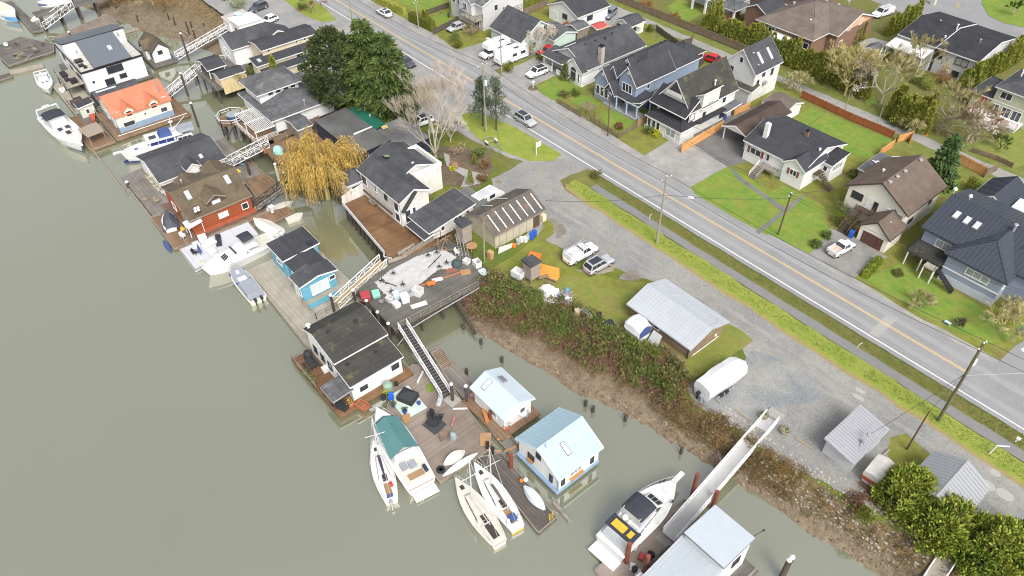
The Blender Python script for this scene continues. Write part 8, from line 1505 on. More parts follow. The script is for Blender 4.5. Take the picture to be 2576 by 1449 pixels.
# ------------------------------------------------------------------ gear on piers, docks and yards
PLW=M('white_plastic',(.62,.62,.61),.5,.08,2,dirt=((.4,.38,.34),.2,2)); PLG=M('grey_plastic',(.36,.38,.40),.5,.08,2); PLB=M('blue_plastic',(.02,.10,.42),.45,.05,2); PLR=M('red_crate_plastic',(.38,.05,.06),.5,.08,2); PLT=M('teal_plastic',(.25,.55,.42),.5,.06,2); PLO=M('orange_plastic',(.62,.17,.03),.5,.06,2); BLK=M('black_cover',(.03,.032,.036),.7,.12,2); TAN=M('plywood',(.36,.21,.10),.8,.15,1.5); TERR=M('terracotta',(.38,.13,.07),.8,.1,2); WICK=M('wicker',(.16,.12,.09),.8,.2,4); LUMB=M('old_lumber',(.22,.16,.10),.85,.25,2,isl=.3); NET=M('white_net_tarp',(.44,.435,.42),.8,.12,.8,dirt=((.4,.38,.34),.25,.7))
def tubm(l,w,h,t=.06):
    m=MB(); a,b=l/2,w/2
    m.box(-a,a,-b,b,0,.08).box(-a,a,-b,-b+t,.08,h).box(-a,a,b-t,b,.08,h).box(-a,-a+t,-b+t,b-t,.08,h).box(a-t,a,-b+t,b-t,.08,h); m.box(-a-.03,a+.03,-b-.03,-b,h-.1,h).box(-a-.03,a+.03,b,b+.03,h-.1,h); return m
def lidm(l,w,h): 
    m=MB(); a,b=l/2,w/2; m.hexa([(-a*.9,-b*.9,0),(a*.9,-b*.9,0),(a*.9,b*.9,0),(-a*.9,b*.9,0),(-a,-b,h*.85),(a,-b,h*.85),(a,b,h*.85),(-a,b,h*.85)]); m.hexa([(-a*1.05,-b*1.05,h*.86),(a*1.05,-b*1.05,h*.86),(a*1.05,b*1.05,h*.86),(-a*1.05,b*1.05,h*.86),(-a*.95,-b*.95,h),(a*.95,-b*.95,h),(a*.95,b*.95,h),(-a*.95,b*.95,h)]); return m
def barrelm(r,h): return MB().lathe((0,0,0),[(r*.9,0),(r,.1*h),(r*1.03,.3*h),(r,.5*h),(r*1.03,.7*h),(r,.92*h),(r*.92,h),(r*.8,h-.02)],12)
def boardm(l,w,t=.05): return MB().box(-l/2,l/2,-w/2,w/2,0,t).box(-l/2+.02,l/2-.02,-w/2+.02,w/2-.02,t,t+.012)
def moundm(l,w,h,jit=.15):
    m=MB(); rings=[]
    for k,(s,z) in enumerate(((1,0),(.96,.45),(.75,.8),(.4,.97),(.08,1))):
        rings.append([(l/2*s*math.cos(6.283*i/12)*(1+R.uniform(-jit,jit)),w/2*s*math.sin(6.283*i/12)*(1+R.uniform(-jit,jit)),h*z*(1+R.uniform(-jit,jit)*.6)) for i in range(12)])
    return m.loft(rings)
def put(name,label,cat,m,mat,t,x,y,z=0.,rz=0.,group=None,smooth=False):
    p=P0(t,x,y,z); return one(m,name,mat,label,cat,p,rz,group,smooth)
def chair(label,t,x,y,z,rz,mat,group=None,w=.6):
    p=P0(t,x,y,z); o=thing('chair',label,'chair',p,rz,group); MB().box(-.28,.28,-w/2,w/2,.36,.44).build('seat',mat,o); MB().hexa([(-.3,-w/2,.44),(-.22,-w/2,.44),(-.22,w/2,.44),(-.3,w/2,.44),(-.5,-w/2,1.0),(-.42,-w/2,1.0),(-.42,w/2,1.0),(-.5,w/2,1.0)]).build('backrest',mat,o)
    for a in (-.25,.25):
        for b in (-w/2+.04,w/2-.04): MB().box(a-.03,a+.03,b-.03,b+.03,0,.36).build('leg',mat,o)
    for b in (-w/2,w/2): MB().box(-.3,.28,b-.05,b+.05,.6,.65).build('armrest',mat,o)
def table(label,t,x,y,z,l,w,mat,rz=0,h=.74,round_=False,name='table'):
    p=P0(t,x,y,z); o=thing(name,label,'table',p,rz); (MB().tube((0,0,h-.05),(0,0,h),l/2,l/2,14) if round_ else MB().box(-l/2,l/2,-w/2,w/2,h-.05,h)).build('table_top',mat,o)
    for a in (-1,1):
        for b in (-1,1): MB().box(a*l*.3-.03,a*l*.3+.03,b*w*.3-.03,b*w*.3+.03,0,h-.05).build('leg',mat,o)
def pot(label,t,x,y,z,r,h,mat,leafm=None,group=None,hh=.6):
    p=P0(t,x,y,z); o=thing('plant_pot',label,'plant pot',p,0,group); MB().lathe((0,0,0),[(r*.7,0),(r,h*.9),(r*1.08,h),(r*.9,h),(r*.85,h-.06)],12).build('pot',mat,o)
    if leafm: clumpy(o,[((0,0,h+hh*.4),(r*1.2,r*1.2,hh*.6))],leafm,70,.3,.1,.7,.2,'foliage')
gt='fish tubs and boxes on the pier'; a=(1,1); b=(1,2)
# net and gear on the pier
NP=[(-71.3,34.2),(-72.3,38),(-72,42),(-71.2,45.6),(-68.2,46.2),(-66.5,44.1),(-67.6,42.4),(-66.9,39.5),(-66.8,36.8),(-67.3,33.9),(-69.6,34)]
m=MB(); nx_,ny_=40,80
def inpoly(x,y):
    c=False
    for i in range(len(NP)):
        (x1,y1),(x2,y2)=NP[i],NP[i-1]
        if (y1>y)!=(y2>y) and x<(x2-x1)*(y-y1)/(y2-y1)+x1: c=not c
    return c
idx={}
for j in range(ny_+1):
    for i in range(nx_+1):
        x=-72+5.8*i/nx_; y=33.6+13*j/ny_
        if inpoly(x+.12*fbm(x,y,.5,2,4),y+.12*fbm(x,y,.5,2,14)): idx[i,j]=len(m.v); m.v.append((x,y,.07+.16*abs(fbm(x,y,.6,2,6))+.03*math.sin(x*5+y)*math.sin(y*1.3)**2))
for (i,j) in list(idx):
    q=[(i,j),(i+1,j),(i+1,j+1),(i,j+1)]
    if all(k in idx for k in q): m.f.append(tuple(idx[k] for k in q))
one(m,'net_tarp',NET,'large crumpled white net and tarp spread over the grey pier','tarp',smooth=True)
for t,x,y,l,w,h,mt,lab,kind in ((b,1105,110,1.3,1.2,.9,PLR,'red covered crate at the river end of the pier','lid'),(b,1210,75,1.3,1.0,.55,PLT,'mint green tub lid on a stand at pier end','lid'),(b,1345,130,.9,.7,.7,PLW,'open white tub next to the bicycle on the pier','tub'),(b,1415,95,1.1,.9,.8,M('ice_blue_plastic',(.5,.62,.66),.5,.06,2),'pale blue lidded tub among white pier tubs','lid'),(b,1500,130,1.2,1.1,1.1,PLW,'tallest white lidded box on the pier','lid'),(b,1415,185,1.0,.9,.7,PLW,'white lidded box nearest the gangway head','lid'),(b,1550,70,.8,.8,.7,PLG,'grey crate stacked between white pier boxes','tub'),(b,1630,60,1.3,1.1,1.0,PLW,'open white tub near the orange table','tub'),(a,2225,1225,1.2,.9,.9,PLW,'open white bin with blue rim at the land end of pier','tub'),(a,2290,1300,1.5,1.0,.25,M('mint_lid',(.5,.62,.56),.5,.06,2),'flat mint coloured tub lids at the pier rail','lid'),(a,2120,1195,.9,.8,.6,PLW,'small white sink box below the two ladders','tub'),(a,2360,1150,.8,.7,1.3,M('tan_cabinet',(.46,.26,.14),.7,.1,1),'tan cabinet standing by the pale green pole','lid')):
    put('fish_tub',lab,'tub',tubm(l,w,h) if kind=='tub' else lidm(l,w,h),mt,t,x,y,.02,V.uniform(-.4,.4),gt)
put('board','long white board lying along the outer pier edge','board',boardm(2.2,.8),PLW,b,1640,170,.02,1.3); put('board','white sheet of plastic next to the orange plank','board',boardm(1.5,.7),PLW,a,1825,1365,.12,1.2); put('board','red brown mat at the edge of the white net','mat',boardm(1.6,1.2,.03),M('red_brown_mat',(.24,.10,.07),.9,.1,2),a,1960,1265,.03,1.2); put('board','orange plywood square near the mint lids','board',boardm(1.4,1.1,.04),TAN,a,2110,1290,.03,1.1); put('board','long orange plank laid along the pier deck','board',boardm(6.5,.22,.06),M('orange_plank',(.42,.16,.07),.8,.1,2),a,1870,1355,.03,1.35)
table('low orange work table on the pier','' or a,1765,1425,.0,1.2,.8,PLO,1.2,.5,name='work_table')
for i,(t,x,y) in enumerate(((a,1735,1130),(a,1920,1205),(a,1845,1245),(a,1270,1385),(a,1385,1310),(a,1480,1425),(b,1365,45),(a,1820,1100))):
    m=MB(); k=6
    for q in range(k): an=6.283*q/k; m.tube((0,0,.35),(.45*math.cos(an),.45*math.sin(an),.12),.06,.03,4)
    m.tube((0,0,.1),(0,0,.9),.05,.05,5); put('iron_anchor','rusty black star shaped anchor lying on the white net','anchor',m,BLACKM,t,x,y,.15,i,'anchors on the white net')
for i,(x,y,rz) in enumerate(((1320,1400,.4),(1800,1180,1.9))): put('iron_bar','long dark iron bar lying across the white net','bar',MB().tube((-1.6,0,0),(1.6,0,.1),.06,None,5).tube((-.2,-.2,0),(.2,.2,0),.05,None,4),BLACKM,a,x,y,.3,rz,'bars on the white net')
m=MB().tube((-.5,0,.33),(-.5,.04,.33),.33,.33,12).tube((.5,0,.33),(.5,.04,.33),.33,.33,12).path([(-.5,0,.33),(-.1,0,.75),(.35,0,.75),(.5,0,.33),(-.1,0,.35),(-.1,0,.9)],.03); put('bicycle','bicycle leaning among boxes at the river end of the pier','bicycle',m,METALG,b,1300,150,.02,.9)
# tower, ladders and junk at the pier's land end
def hut(label,t,x,y,h=2.6,w=1.7,cat='hut'):
    p=P0(t,x,y,0); o=thing('lookout_hut',label,cat,p,.0); MB().box(-w/2,w/2,-w/2,w/2,.9,h).build('wall',M('hut_boards',(.29,.25,.21),.85,.15,1,stripe=('z',.2,.1,.6,.12)),o); MB().hexa([(-w*.6,-w*.6,h),(w*.6,-w*.6,h),(w*.6,w*.6,h),(-w*.6,w*.6,h),(-w*.6,-w*.6,h+.3),(w*.6,-w*.6,h+.3),(w*.6,w*.6,h+.12),(-w*.6,w*.6,h+.12)]).build('roof',CHAR2,o)
    for i in (-1,1):
        for j in (-1,1): MB().box(i*w*.42-.07,i*w*.42+.07,j*w*.42-.07,j*w*.42+.07,0,.9).build('leg',GREYWD,o)
    MB().box(-w/2-.05,-w/2+.0,-.4,.4,1.2,2.0).build('door',DKWOOD,o); return o
hut('grey boarded lookout hut with dark flat roof at the land end of the pier',a,2100,1010,4.0,1.6); hut('weathered leaning hut with loose roofing felt in the junk corner of the yard',(2,1),195,1370,3.4,1.7)
def ladder(label,base,top,w=.42,mat=METALG):
    A=Vector(base);B=Vector(top);d=B-A; n=Vector((-d.y,d.x,0)).normalized()*w/2 if Vector((d.x,d.y)).length>.2 else Vector((w/2,0,0)); m=MB(); m.tube(n,d+n,.04,None,4).tube(-n,d-n,.04,None,4)
    for i in range(1,int(d.length/.35)): q=d*(i*.35/d.length); m.tube(q+n,q-n,.03,None,4)
    one(m,'ladder',mat,label,'ladder',A)
q=P0(a,2075,1170,0); ladder('left of two ladders leaning on the grey lookout hut',q,(q.x-1.6,q.y+.5,3.6)); q=P0(a,2135,1160,0); ladder('right of two ladders leaning on the grey lookout hut',q,(q.x-1.3,q.y+.3,3.0)); q=P0((3,1),1820,275,0); ladder('long ladder leaning over the new orange fence',q,(q.x-.5,q.y+2.4,4.0)); q=P0((2,3),400,880,FLOAT); ladder('yellow boarding ladder at the end of the dark plank dock',(q.x,q.y,-3.1),(q.x-.2,q.y,-1.3),.5,M('yellow_plastic',(.6,.42,.05)))
table('round brown table top tipped beside the hut',a,2175,1070,0,1.6,1.6,TAN,0,.9,True); chair('white plastic chair by the ladders on the pier',a,2030,1110,0,.5,PLW); put('covered_grill','dark green covered barbecue at the land end of the net','covered grill',moundm(1.6,1.3,1.0),M('dark_green_cover',(.05,.08,.075),.8,.15,2),a,2020,1225,.02,.3)
for i in range(9):
    p=P0(a,1850+V.uniform(-60,70),1010+V.uniform(-40,60),.1); one(MB().box(-V.uniform(.7,1.4),V.uniform(.7,1.4),-.07,.07,0,.08),'scrap_plank',LUMB,'loose grey plank in the heap behind the board fence','plank',(p.x,p.y,.08*i+.05),V.uniform(0,3),'planks heaped behind the board fence')
put('sail_board','white surfboard leaning along the barn wall','board',MB().hexa([(-1.3,-.05,0),(1.3,-.05,0),(1.3,.05,0),(-1.3,.05,0),(-1.1,-.05,1.1),(1.2,-.05,.7),(1.2,.05,.7),(-1.1,.05,1.1)]),PLW,a,2510,1070,.02,1.5)
for t,x,y,mt,lab,r,h in (((2,1),20,1035,PLO,'orange buoy drum at the barn corner',.35,.5),((2,1),62,1005,PLG,'leftmost grey drum along the barn wall',.32,.9),((2,1),95,985,PLW,'middle pale drum along the barn wall',.32,.9),((2,1),135,985,PLW,'white drum nearest the blue barrels',.33,.95),((2,1),165,955,PLG,'dark grey drum behind the white drum by the barn',.3,.8),((2,1),195,955,PLB,'left bright blue barrel by the barn door',.36,1.0),((2,1),225,925,PLB,'right bright blue barrel by the barn door',.36,1.0),((2,2),880,275,BLACKM,'black bucket beside the timber planter box',.28,.5),((2,2),655,260,M('beige_drum',(.48,.38,.24),.6,.1,2),'beige upright drum at the junk pile end',.4,.8),((2,2),778,352,PLW,'small white bucket on the grass by brambles',.2,.3),((1,2),1415,975,BLACKM,'black kettle pot by the green water tank',.25,.5),((2,3),1232,1395,BLACKM,'black bucket on the yacht dock edge',.3,.55),((2,3),1235,1180,PLW,'white dock pedestal with rope beside the yacht stern',.25,.9),((2,3),1700,1085,PLW,'white capped pedestal at the corner of the pale home',.25,.7)):
    put('barrel',lab,'barrel',barrelm(r,h),mt,t,x,y,FLOAT if t in((1,2),(2,3)) else .02)
put('wheelie_bin','blue wheelie bin at the foot of the brown stairs','bin',lidm(.65,.7,1.1),PLB,(3,1),830,935,.03,.2); put('wheelie_bin','orange brown box bin beside the brown garage','bin',lidm(1.0,.7,.9),TAN,(3,1),900,885,.03,.2); put('ball','bright blue ball at the corner of the parapet house','ball',MB().ball((0,0,.35),.35,12,8),PLB,a,1838,440,0)
# yard junk by the brambles
c2=(2,1); d2=(2,2)
put('ice_chest','blue and white ice box on trestles in the junk corner','ice box',tubm(1.6,1.2,1.0),PLW,c2,60,1330,.7,.2); put('trestle','wooden trestle under the ice box','trestle',MB().box(-.8,.8,-.5,-.4,0,.66).box(-.8,.8,.4,.5,0,.66),GREYWD,c2,75,1360,.0,.2)
o=thing('tipped_bucket','yellow orange loader bucket and boom among scrap timber in the yard','machinery',P0(c2,370,1330,0),.5); o.scale=(1.3,1.3,1.3); ORM=M('machine_orange',(.58,.27,.05),.55,.15,1.5,dirt=((.25,.13,.05),.25,2)); MB().hexa([(-1.2,-.7,.3),(1.2,-.7,.3),(1.2,.1,.1),(-1.2,.1,.1),(-1.2,-.2,1.5),(1.2,-.2,1.5),(1.2,0,1.5),(-1.2,0,1.5)]).build('bucket',ORM,o); MB().tube((-.9,0,1.0),(-2.2,1.2,1.4),.15,.12,6).tube((-2.2,1.2,1.4),(-2.6,1.8,.2),.12,.1,6).build('boom',ORM,o); MB().box(-2.9,-1.6,.9,2.2,.2,.9).build('engine_box',PLO,o); MB().tube((-2.6,.7,.35),(-2.6,.5,.35),.35,.35,10).build('wheel',BLACKM,o)
for i in range(10):
    p=P0(c2,V.uniform(280,440),V.uniform(1290,1430),.0); one(boardm(V.uniform(1.2,2.4),V.uniform(.15,.3),.08),'scrap_timber',LUMB,'dark scrap timber stacked round the orange loader bucket','timber',(p.x,p.y,.05+.09*i),V.uniform(.2,1.2),'scrap timber round the loader bucket')
put('tarp_mound','upper white tarp mound beside the junk pile','tarp',moundm(2.6,1.8,1.0),PLW,d2,360,40,0,.6); put('tarp_mound','lower round white tarp mound above the brambles','tarp',moundm(2.4,1.9,.9),PLW,d2,390,125,0,.2)
JM=[PLW,PLG,PLB,TAN,LUMB,METALG,PLR,GREYWD,BLK,METALW,M('faded_blue_box',(.12,.3,.48),.6,.1,2)]
for i in range(34):
    x,y=V.uniform(430,590),V.uniform(40,200); mt=JM[i%len(JM)]; s=V.uniform(.25,.8); p=P0(d2,x,y,0); m=(tubm(s*1.3,s,s*.7) if i%3 else boardm(s*2.4,s*.6,.08)) if i%4 else lidm(s,s*.8,s*.8); one(m,'junk_box',mt,'mixed scrap box or board in the junk pile above the brambles','junk',(p.x,p.y,.02+.12*(i%3)),V.uniform(0,3),'junk pile above the brambles')
o=thing('timber_planter','long weathered timber planter box with white bundles on the grass','planter',P0(d2,770,300,0),-.08); tubm(3.2,1.2,.6,.08).build('box',M('planter_brown',(.19,.125,.08),.85,.15,2),o); lidm(.9,.6,.5).build('white_bundle',PLW,o).location=(.2,0,.15); boardm(1.0,.8,.1).build('mesh_cover',METALG,o).location=(-.9,0,.55)
for i,(x,y) in enumerate(((940,405),(985,385))): put('compost_bin','black plastic compost bin on the grass by the brambles','compost bin',MB().lathe((0,0,0),[(.5,0),(.55,.1),(.46,.8),(.4,.95),(.2,1.0)],8),BLK,d2,x,y,0,0,'pair of black compost bins')
put('soil_bed','low timber edged soil bed by the white tarped boat','garden bed',tubm(2.6,1.0,.35,.07),GREYWD,d2,1060,440,0,-.1); put('soil_heap','red brown soil inside the timber edged bed','soil',moundm(2.3,.85,.38),M('red_soil',(.13,.07,.045),.95,.25,3),d2,1060,440,.03,-.1); put('panel','pale round cornered panel leaning on the wooden shed wall','panel',MB().hexa([(-.8,-.4,0),(.8,-.4,0),(.8,-.33,0),(-.8,-.33,0),(-.7,.4,1.5),(.7,.4,1.5),(.7,.47,1.5),(-.7,.47,1.5)]),M('pale_panel_board',(.5,.52,.5),.5,.06,1),d2,1430,555,0,.0)
for i in range(8):
    p=P0(d2,1590+12*i,640+10*i,0); one(MB().box(-1.9,1.9,-.09,.09,0,.1),'lumber','' or (LUMB if i else METALW),'long board in the lumber stack along the wooden shed wall','lumber',(p.x-.3*i*.3,p.y-.12*(i%3),.04+.11*(i//2)),-.02*i,'lumber stack at the shed wall')
for t,x,y,lab in ((d2,2530,1310,'round stone planter left of the long gangway head'),((3,3),160,8,'round stone planter right of the long gangway head')): pot(lab,t,x,y,0,.5,.5,M('stone_pot',(.30,.27,.21),.9,.15,2),LF_YEL,hh=.15)
# patchwork dock
F=FLOAT-.1
put('rug','pale mint patterned rug on the patchwork dock','rug',boardm(4.4,3.0,.02),M('mint_rug',(.42,.56,.50),.9,.12,3,col2=(.55,.62,.56)),b,1520,1150,F+.0,-.05); put('covered_grill','black covered fire table shaped like a low pyramid on the mint rug','covered table',MB().loft([[(-1.1,-.9,0),(1.1,-.9,0),(1.1,.9,0),(-1.1,.9,0)],[(-1.05,-.85,.75),(1.05,-.85,.75),(1.05,.85,.75),(-1.05,.85,.75)],[(-.1,-.1,1.25),(.1,-.1,1.25),(.1,.1,1.25),(-.1,.1,1.25)]]),BLK,b,1530,1110,F+.05,.4)
chair('bright blue garden chair on the patchwork dock',b,1365,1130,F,-.6,PLB); put('water_tank','pale green round water tank against the white home wall','tank',MB().lathe((0,0,0),[(.55,0),(.62,.1),(.62,1.1),(.5,1.3),(.25,1.42),(.22,1.6),(.05,1.65)],14),M('pale_green_tank',(.22,.32,.25),.5,.06,1),b,1335,1030,F); pot('blue pot with spiky plant at the rug corner',b,1500,1260,F,.28,.5,PLB,LF_DRK,hh=.4); pot('dark blue pot beside the blue chair',b,1385,1190,F,.3,.45,BLUEC,LF_GRN,hh=.4); pot('yellow flowering pot by the blue chair',b,1320,1075,F,.3,.4,BLACKM,LF_BRY,hh=.5); pot('black ball pot on the rug edge',b,1640,1170,F,.26,.4,BLUEC); pot('black tub next to the yellow flowers',b,1285,1120,F,.35,.35,BLACKM)
put('mat','dark square mat under the fire bowl','mat',boardm(2.2,2.0,.02),M('dark_mat',(.055,.06,.065),.8,.1,2),b,1795,1375,F,.15); put('fire_bowl','dark bronze fire bowl with chimney on the square mat','fire bowl',MB().lathe((0,0,0),[(.35,0),(.25,.2),(.75,.35),(.8,.5),(.7,.5)],14).lathe((-.2,.3,.4),[(.25,0),(.25,.5),(.12,1.0),(.1,1.5)],10),BLK,b,1790,1360,F+.03)
chair('dark chair behind the fire bowl',b,1755,1295,F,-1.2,BLK); chair('dark chair right of the fire bowl',b,1850,1325,F,-2.4,BLK); e=(1,3); chair('brown wicker armchair on the patchwork dock',e,1895,75,F,-.5,WICK,None,.9); put('covered_chair','grey covered chair beside the wicker armchair','chair',moundm(1.0,.9,.9,.08),M('grey_cover',(.26,.3,.31)),e,1985,55,F,.2)
put('parasol','folded pink striped parasol lying near the wicker chair','parasol',MB().tube((0,0,.1),(0,1.3,.15),.06,.12,6),M('pink_stripe',(.45,.16,.2),.7,.2,4),b,1960,1400,F,.6); put('plywood','orange plywood sheet at the right corner of the patchwork dock','board',boardm(1.9,1.3,.03),TAN,e,2310,75,F,-.7); put('plywood','orange doormat board near the sailboats rail','board',boardm(1.3,1.0,.03),TAN,b,1515,1310,F,-.4); put('plank','white plank left lying on the patchwork dock','board',boardm(1.8,.25,.05),PLW,b,2055,1215,F,.9); put('ramp_plate','white landing plate at the foot of black matted gangway','mat',boardm(1.7,1.6,.03),conc,b,1975,1130,F,.1); put('plastic_sheet','crumpled clear plastic sheeting beside the gangway foot','sheet',moundm(2.6,.7,.25,.3),CLEARV,b,1850,1120,F,-.8); put('turf_mat','green turf mat at the gangway side','mat',boardm(1.2,.8,.03),lawnm,b,1748,1005,F,-.4); put('tyre','black tyre lying at the river corner of the patchwork dock','tyre',MB().lathe((0,0,0),[(.25,0),(.48,.02),(.52,.12),(.48,.22),(.25,.24),(.25,0)],14),BLACKM,e,1860,385,F); put('plank','white panel leaning at the gangway truss','panel',boardm(1.9,.2,.3),PLW,b,1655,905,F,-1.0)
# white home's side deck
put('covered_grill','black covered grill at the river corner of the brown side deck','covered grill',moundm(1.5,1.1,1.2,.06),BLK,b,530,700,FLOAT); o=thing('picnic_table','dark picnic table with two benches on the brown side deck','table',P0(b,560,790,FLOAT+.05),0); MB().box(-.95,.95,-.4,.4,.7,.76).build('table_top',BLK,o)
for s in (-1,1): MB().box(-.95,.95,s*.75-.14,s*.75+.14,.42,.47).build('bench',BLK,o)
for s in (-.7,.7): MB().box(s-.04,s+.04,-.7,.7,.36,.42).box(s-.04,s+.04,-.3,-.2,0,.7).box(s-.04,s+.04,.2,.3,0,.7).build('leg',BLK,o)
put('storage_box','small white topped storage box at the white home wall','box',lidm(.7,.7,.8),PLW,b,700,840,FLOAT+.05); put('sofa','black garden sofa under the grey porch roof','sofa',MB().box(-.9,.9,-.4,.4,.0,.4).box(-.9,.9,.3,.5,.4,.85).box(-1.0,-.85,-.4,.5,0,.6).box(.85,1.0,-.4,.5,0,.6),BLK,b,850,1200,FLOAT+.05,.4); pot('big grassy ornamental plant in pot at the deck end',b,960,1190,FLOAT,.4,.4,TERR,LF_GOLD,hh=1.2)
for i,(x,y) in enumerate(((545,905),(575,950),(500,865))): pot('small planter on the outer edge of the brown side deck',b,x,y,FLOAT,.24,.3,M('stone_pot',(.3,.27,.21)),LF_GRN,'planters on the side deck edge',.3)
put('crate','rusty brown planter crate floating beside the white home','crate',tubm(1.5,1.0,.5),TERR,b,1075,1195,FLOAT-.1,.3)
# pale grey boat dock
n1=(0,1)
for x,y,s,lab in ((2045,965,1.2,'largest white dock box at the back of the pale grey dock'),(1980,1025,.9,'small white dock box at the left of pale grey dock'),(2075,1050,.95,'white low box in the middle of the pale grey dock'),(2130,1015,1.3,'cream rounded dock box next to the dark lounger'),(2135,1100,1.2,'white covered box nearest the sport cruiser bow')): put('dock_box',lab,'dock box',lidm(s*1.1,s,s*.6),PLW,n1,x,y,FLOAT-.2,V.uniform(-.2,.2),'white boxes on the pale grey dock')
put('lounger','dark cushioned lounger on the pale grey dock','lounger',MB().box(-1.2,1.2,-.4,.4,.2,.38).box(-1.2,-.9,-.4,.4,.38,.7),CANV,n1,2205,990,FLOAT-.2,-.35); put('closed_parasol','closed navy parasol standing on the pale grey dock','parasol',MB().lathe((0,0,0),[(.3,0),(.05,.06),(.04,.5),(.28,.6),(.2,1.4),(.03,2.3)],8),BLUEC,n1,2025,1120,FLOAT-.2); chair('dark folding chair beside the navy parasol',n1,1970,1110,FLOAT-.2,.8,BLK); put('gear_heap','heap of coiled rope and gear at the corner of pale grey dock','rope',MB().lathe((0,0,0),[(.4,0),(.5,.06),(.4,.14),(.25,.2),(.25,0)],12),ROPE,n1,2035,1195,FLOAT-.2)
# orange home and neighbours
for i,(x,y) in enumerate(((1500,350),(1530,385),(1570,435),(1600,465),(1640,490))): pot('white planter in the row along the dark grey roofed home',n1,x,y,FLOAT+.1,.36,.5,PLW,LF_PALE,'row of white planters',.25)
chair('wooden chair lying on the dark plank float',n1,1590,590,FLOAT,.6,M('pale_timber',(.3,.25,.17))); put('crab_trap','small wooden frame on the dark plank float','frame',tubm(.9,.5,.25),M('pale_timber',(.3,.25,.17)),n1,1455,560,FLOAT,.5); put('plank','white plank along the orange deck edge','board',boardm(2.8,.25,.06),PLW,n1,2300,720,FLOAT+.1,1.35); put('oar','pale wooden oars stacked on the orange deck','oars',MB().tube((-1.3,0,.05),(1.3,0,.05),.05,.08,5),M('pale_varnish',(.55,.36,.16),.5,.1,2),n1,2170,785,FLOAT+.1,1.3); put('yellow_bundle','yellow bundle of oilskins on the float by the tarp','bundle',moundm(1.,.7,.4,.25),M('yellow_plastic',(.6,.42,.05)),n1,1840,860,FLOAT); chair('cream deck chair at the corner of the small float',n1,1850,945,FLOAT,.4,PLW); put('outboard_stand','white outboard engine on a stand on the tan float','engine',MB().box(-.2,.2,-.2,.2,0,.7).box(-.45,.35,-.25,.25,.7,1.05).box(-.3,.5,-.4,.4,1.2,1.3),PLW,a,165,690,FLOAT)
put('shelter_roof','rusty sheet metal roof over the boat slip by the big cruiser','roof',MB().hexa([(-1.7,-1.7,2.05),(1.9,-1.5,1.75),(1.9,1.5,1.75),(-1.7,1.7,2.05),(-1.7,-1.7,2.12),(1.9,-1.5,1.82),(1.9,1.5,1.82),(-1.7,1.7,2.12)]).tube((-1.5,-1.4,0),(-1.5,-1.4,2.04),.07,None,5).tube((1.7,-1.3,0),(1.7,-1.3,1.77),.07,None,5).tube((1.7,1.3,0),(1.7,1.3,1.77),.07,None,5).tube((-1.5,1.4,0),(-1.5,1.4,2.04),.07,None,5),M('rusty_sheet',(.27,.24,.20),.7,.15,1,dirt=((.30,.14,.06),.45,1)),(0,0),960,1400,FLOAT-.05,.1)
pot('round bush in a pot beside the small pale shed',(0,0),910,1130,FLOAT,.5,.5,GREYWD,LF_YEL,hh=.9); put('skiff_red','tiny red and green skiff at the corner of the red roofed home','skiff',MB().hexa([(-1.4,-.4,0),(1.4,-.2,0),(1.4,.2,0),(-1.4,.4,0),(-1.5,-.6,.45),(1.5,-.3,.45),(1.5,.3,.45),(-1.5,.6,.45)]),M('red_hull',(.4,.08,.04)),(0,0),940,1195,FLOAT,-.2)
for i,(x,y) in enumerate(((685,1000),(712,1020))): put('mooring_buoy','round orange buoy floating off the modern home deck','buoy',MB().ball((0,0,.2),.38,10,7),PLO,(0,0),x,y,WATER,0,'pair of orange buoys')
for i in range(22):
    p=P0((0,0),V.uniform(60,500),V.uniform(430,600),FLOAT); 
    if not(-194<p.x<-181.5 and 14<p.y<23): continue
    one(boardm(V.uniform(.8,2.2),V.uniform(.2,.6),.1),'scrap_board',[LUMB,GREYWD,DKWOOD][i%3],'loose scrap board on the broken far left dock','scrap board',(p.x,p.y,FLOAT-.04+.03*(i%4)),V.uniform(0,3),'scrap boards on the far left dock')
put('white_sheet','crumpled white sheet on the far left dock','sheet',moundm(1.8,.9,.4,.2),PLW,(0,0),60,450,FLOAT)
# yacht dock
s3=(2,3); F2=FLOAT-.3
put('toolbox','red toolbox between two rust red piles','toolbox',lidm(.55,.8,.5),PLR,s3,1305,1270,F2,.3); put('bag','dark grey bag next to the red toolbox','bag',moundm(.9,.6,.6,.1),BLK,s3,1400,1240,F2); put('ramp_plate','pale ramp plate at the foot of the long white gangway','plate',boardm(1.6,1.9,.05),conc,s3,1555,1060,F2+.05,.05)
for i,(x,y) in enumerate(((1470,1095),(1522,1142))): put('runner_board','dark runner board in front of the ramp plate','board',boardm(.3,1.0,.04),GREYWD,s3,x,y,F2,-.1,'pair of runner boards')
for i,(x,y) in enumerate(((1210,1365),(1268,1425))): put('dock_fender','white fender block on the edge of the yacht dock','fender',lidm(.5,.8,.3),PLW,s3,x,y,F2,.6,'white fender blocks')
for x,y,lab in ((1280,1110,'grey folded chair frame on yacht dock'),(1405,1330,'dark crate beside the pale home bench')): put('dock_gear',lab,'gear',tubm(.7,.6,.5),BLK if y>1200 else PLG,s3,x,y,F2,.3)
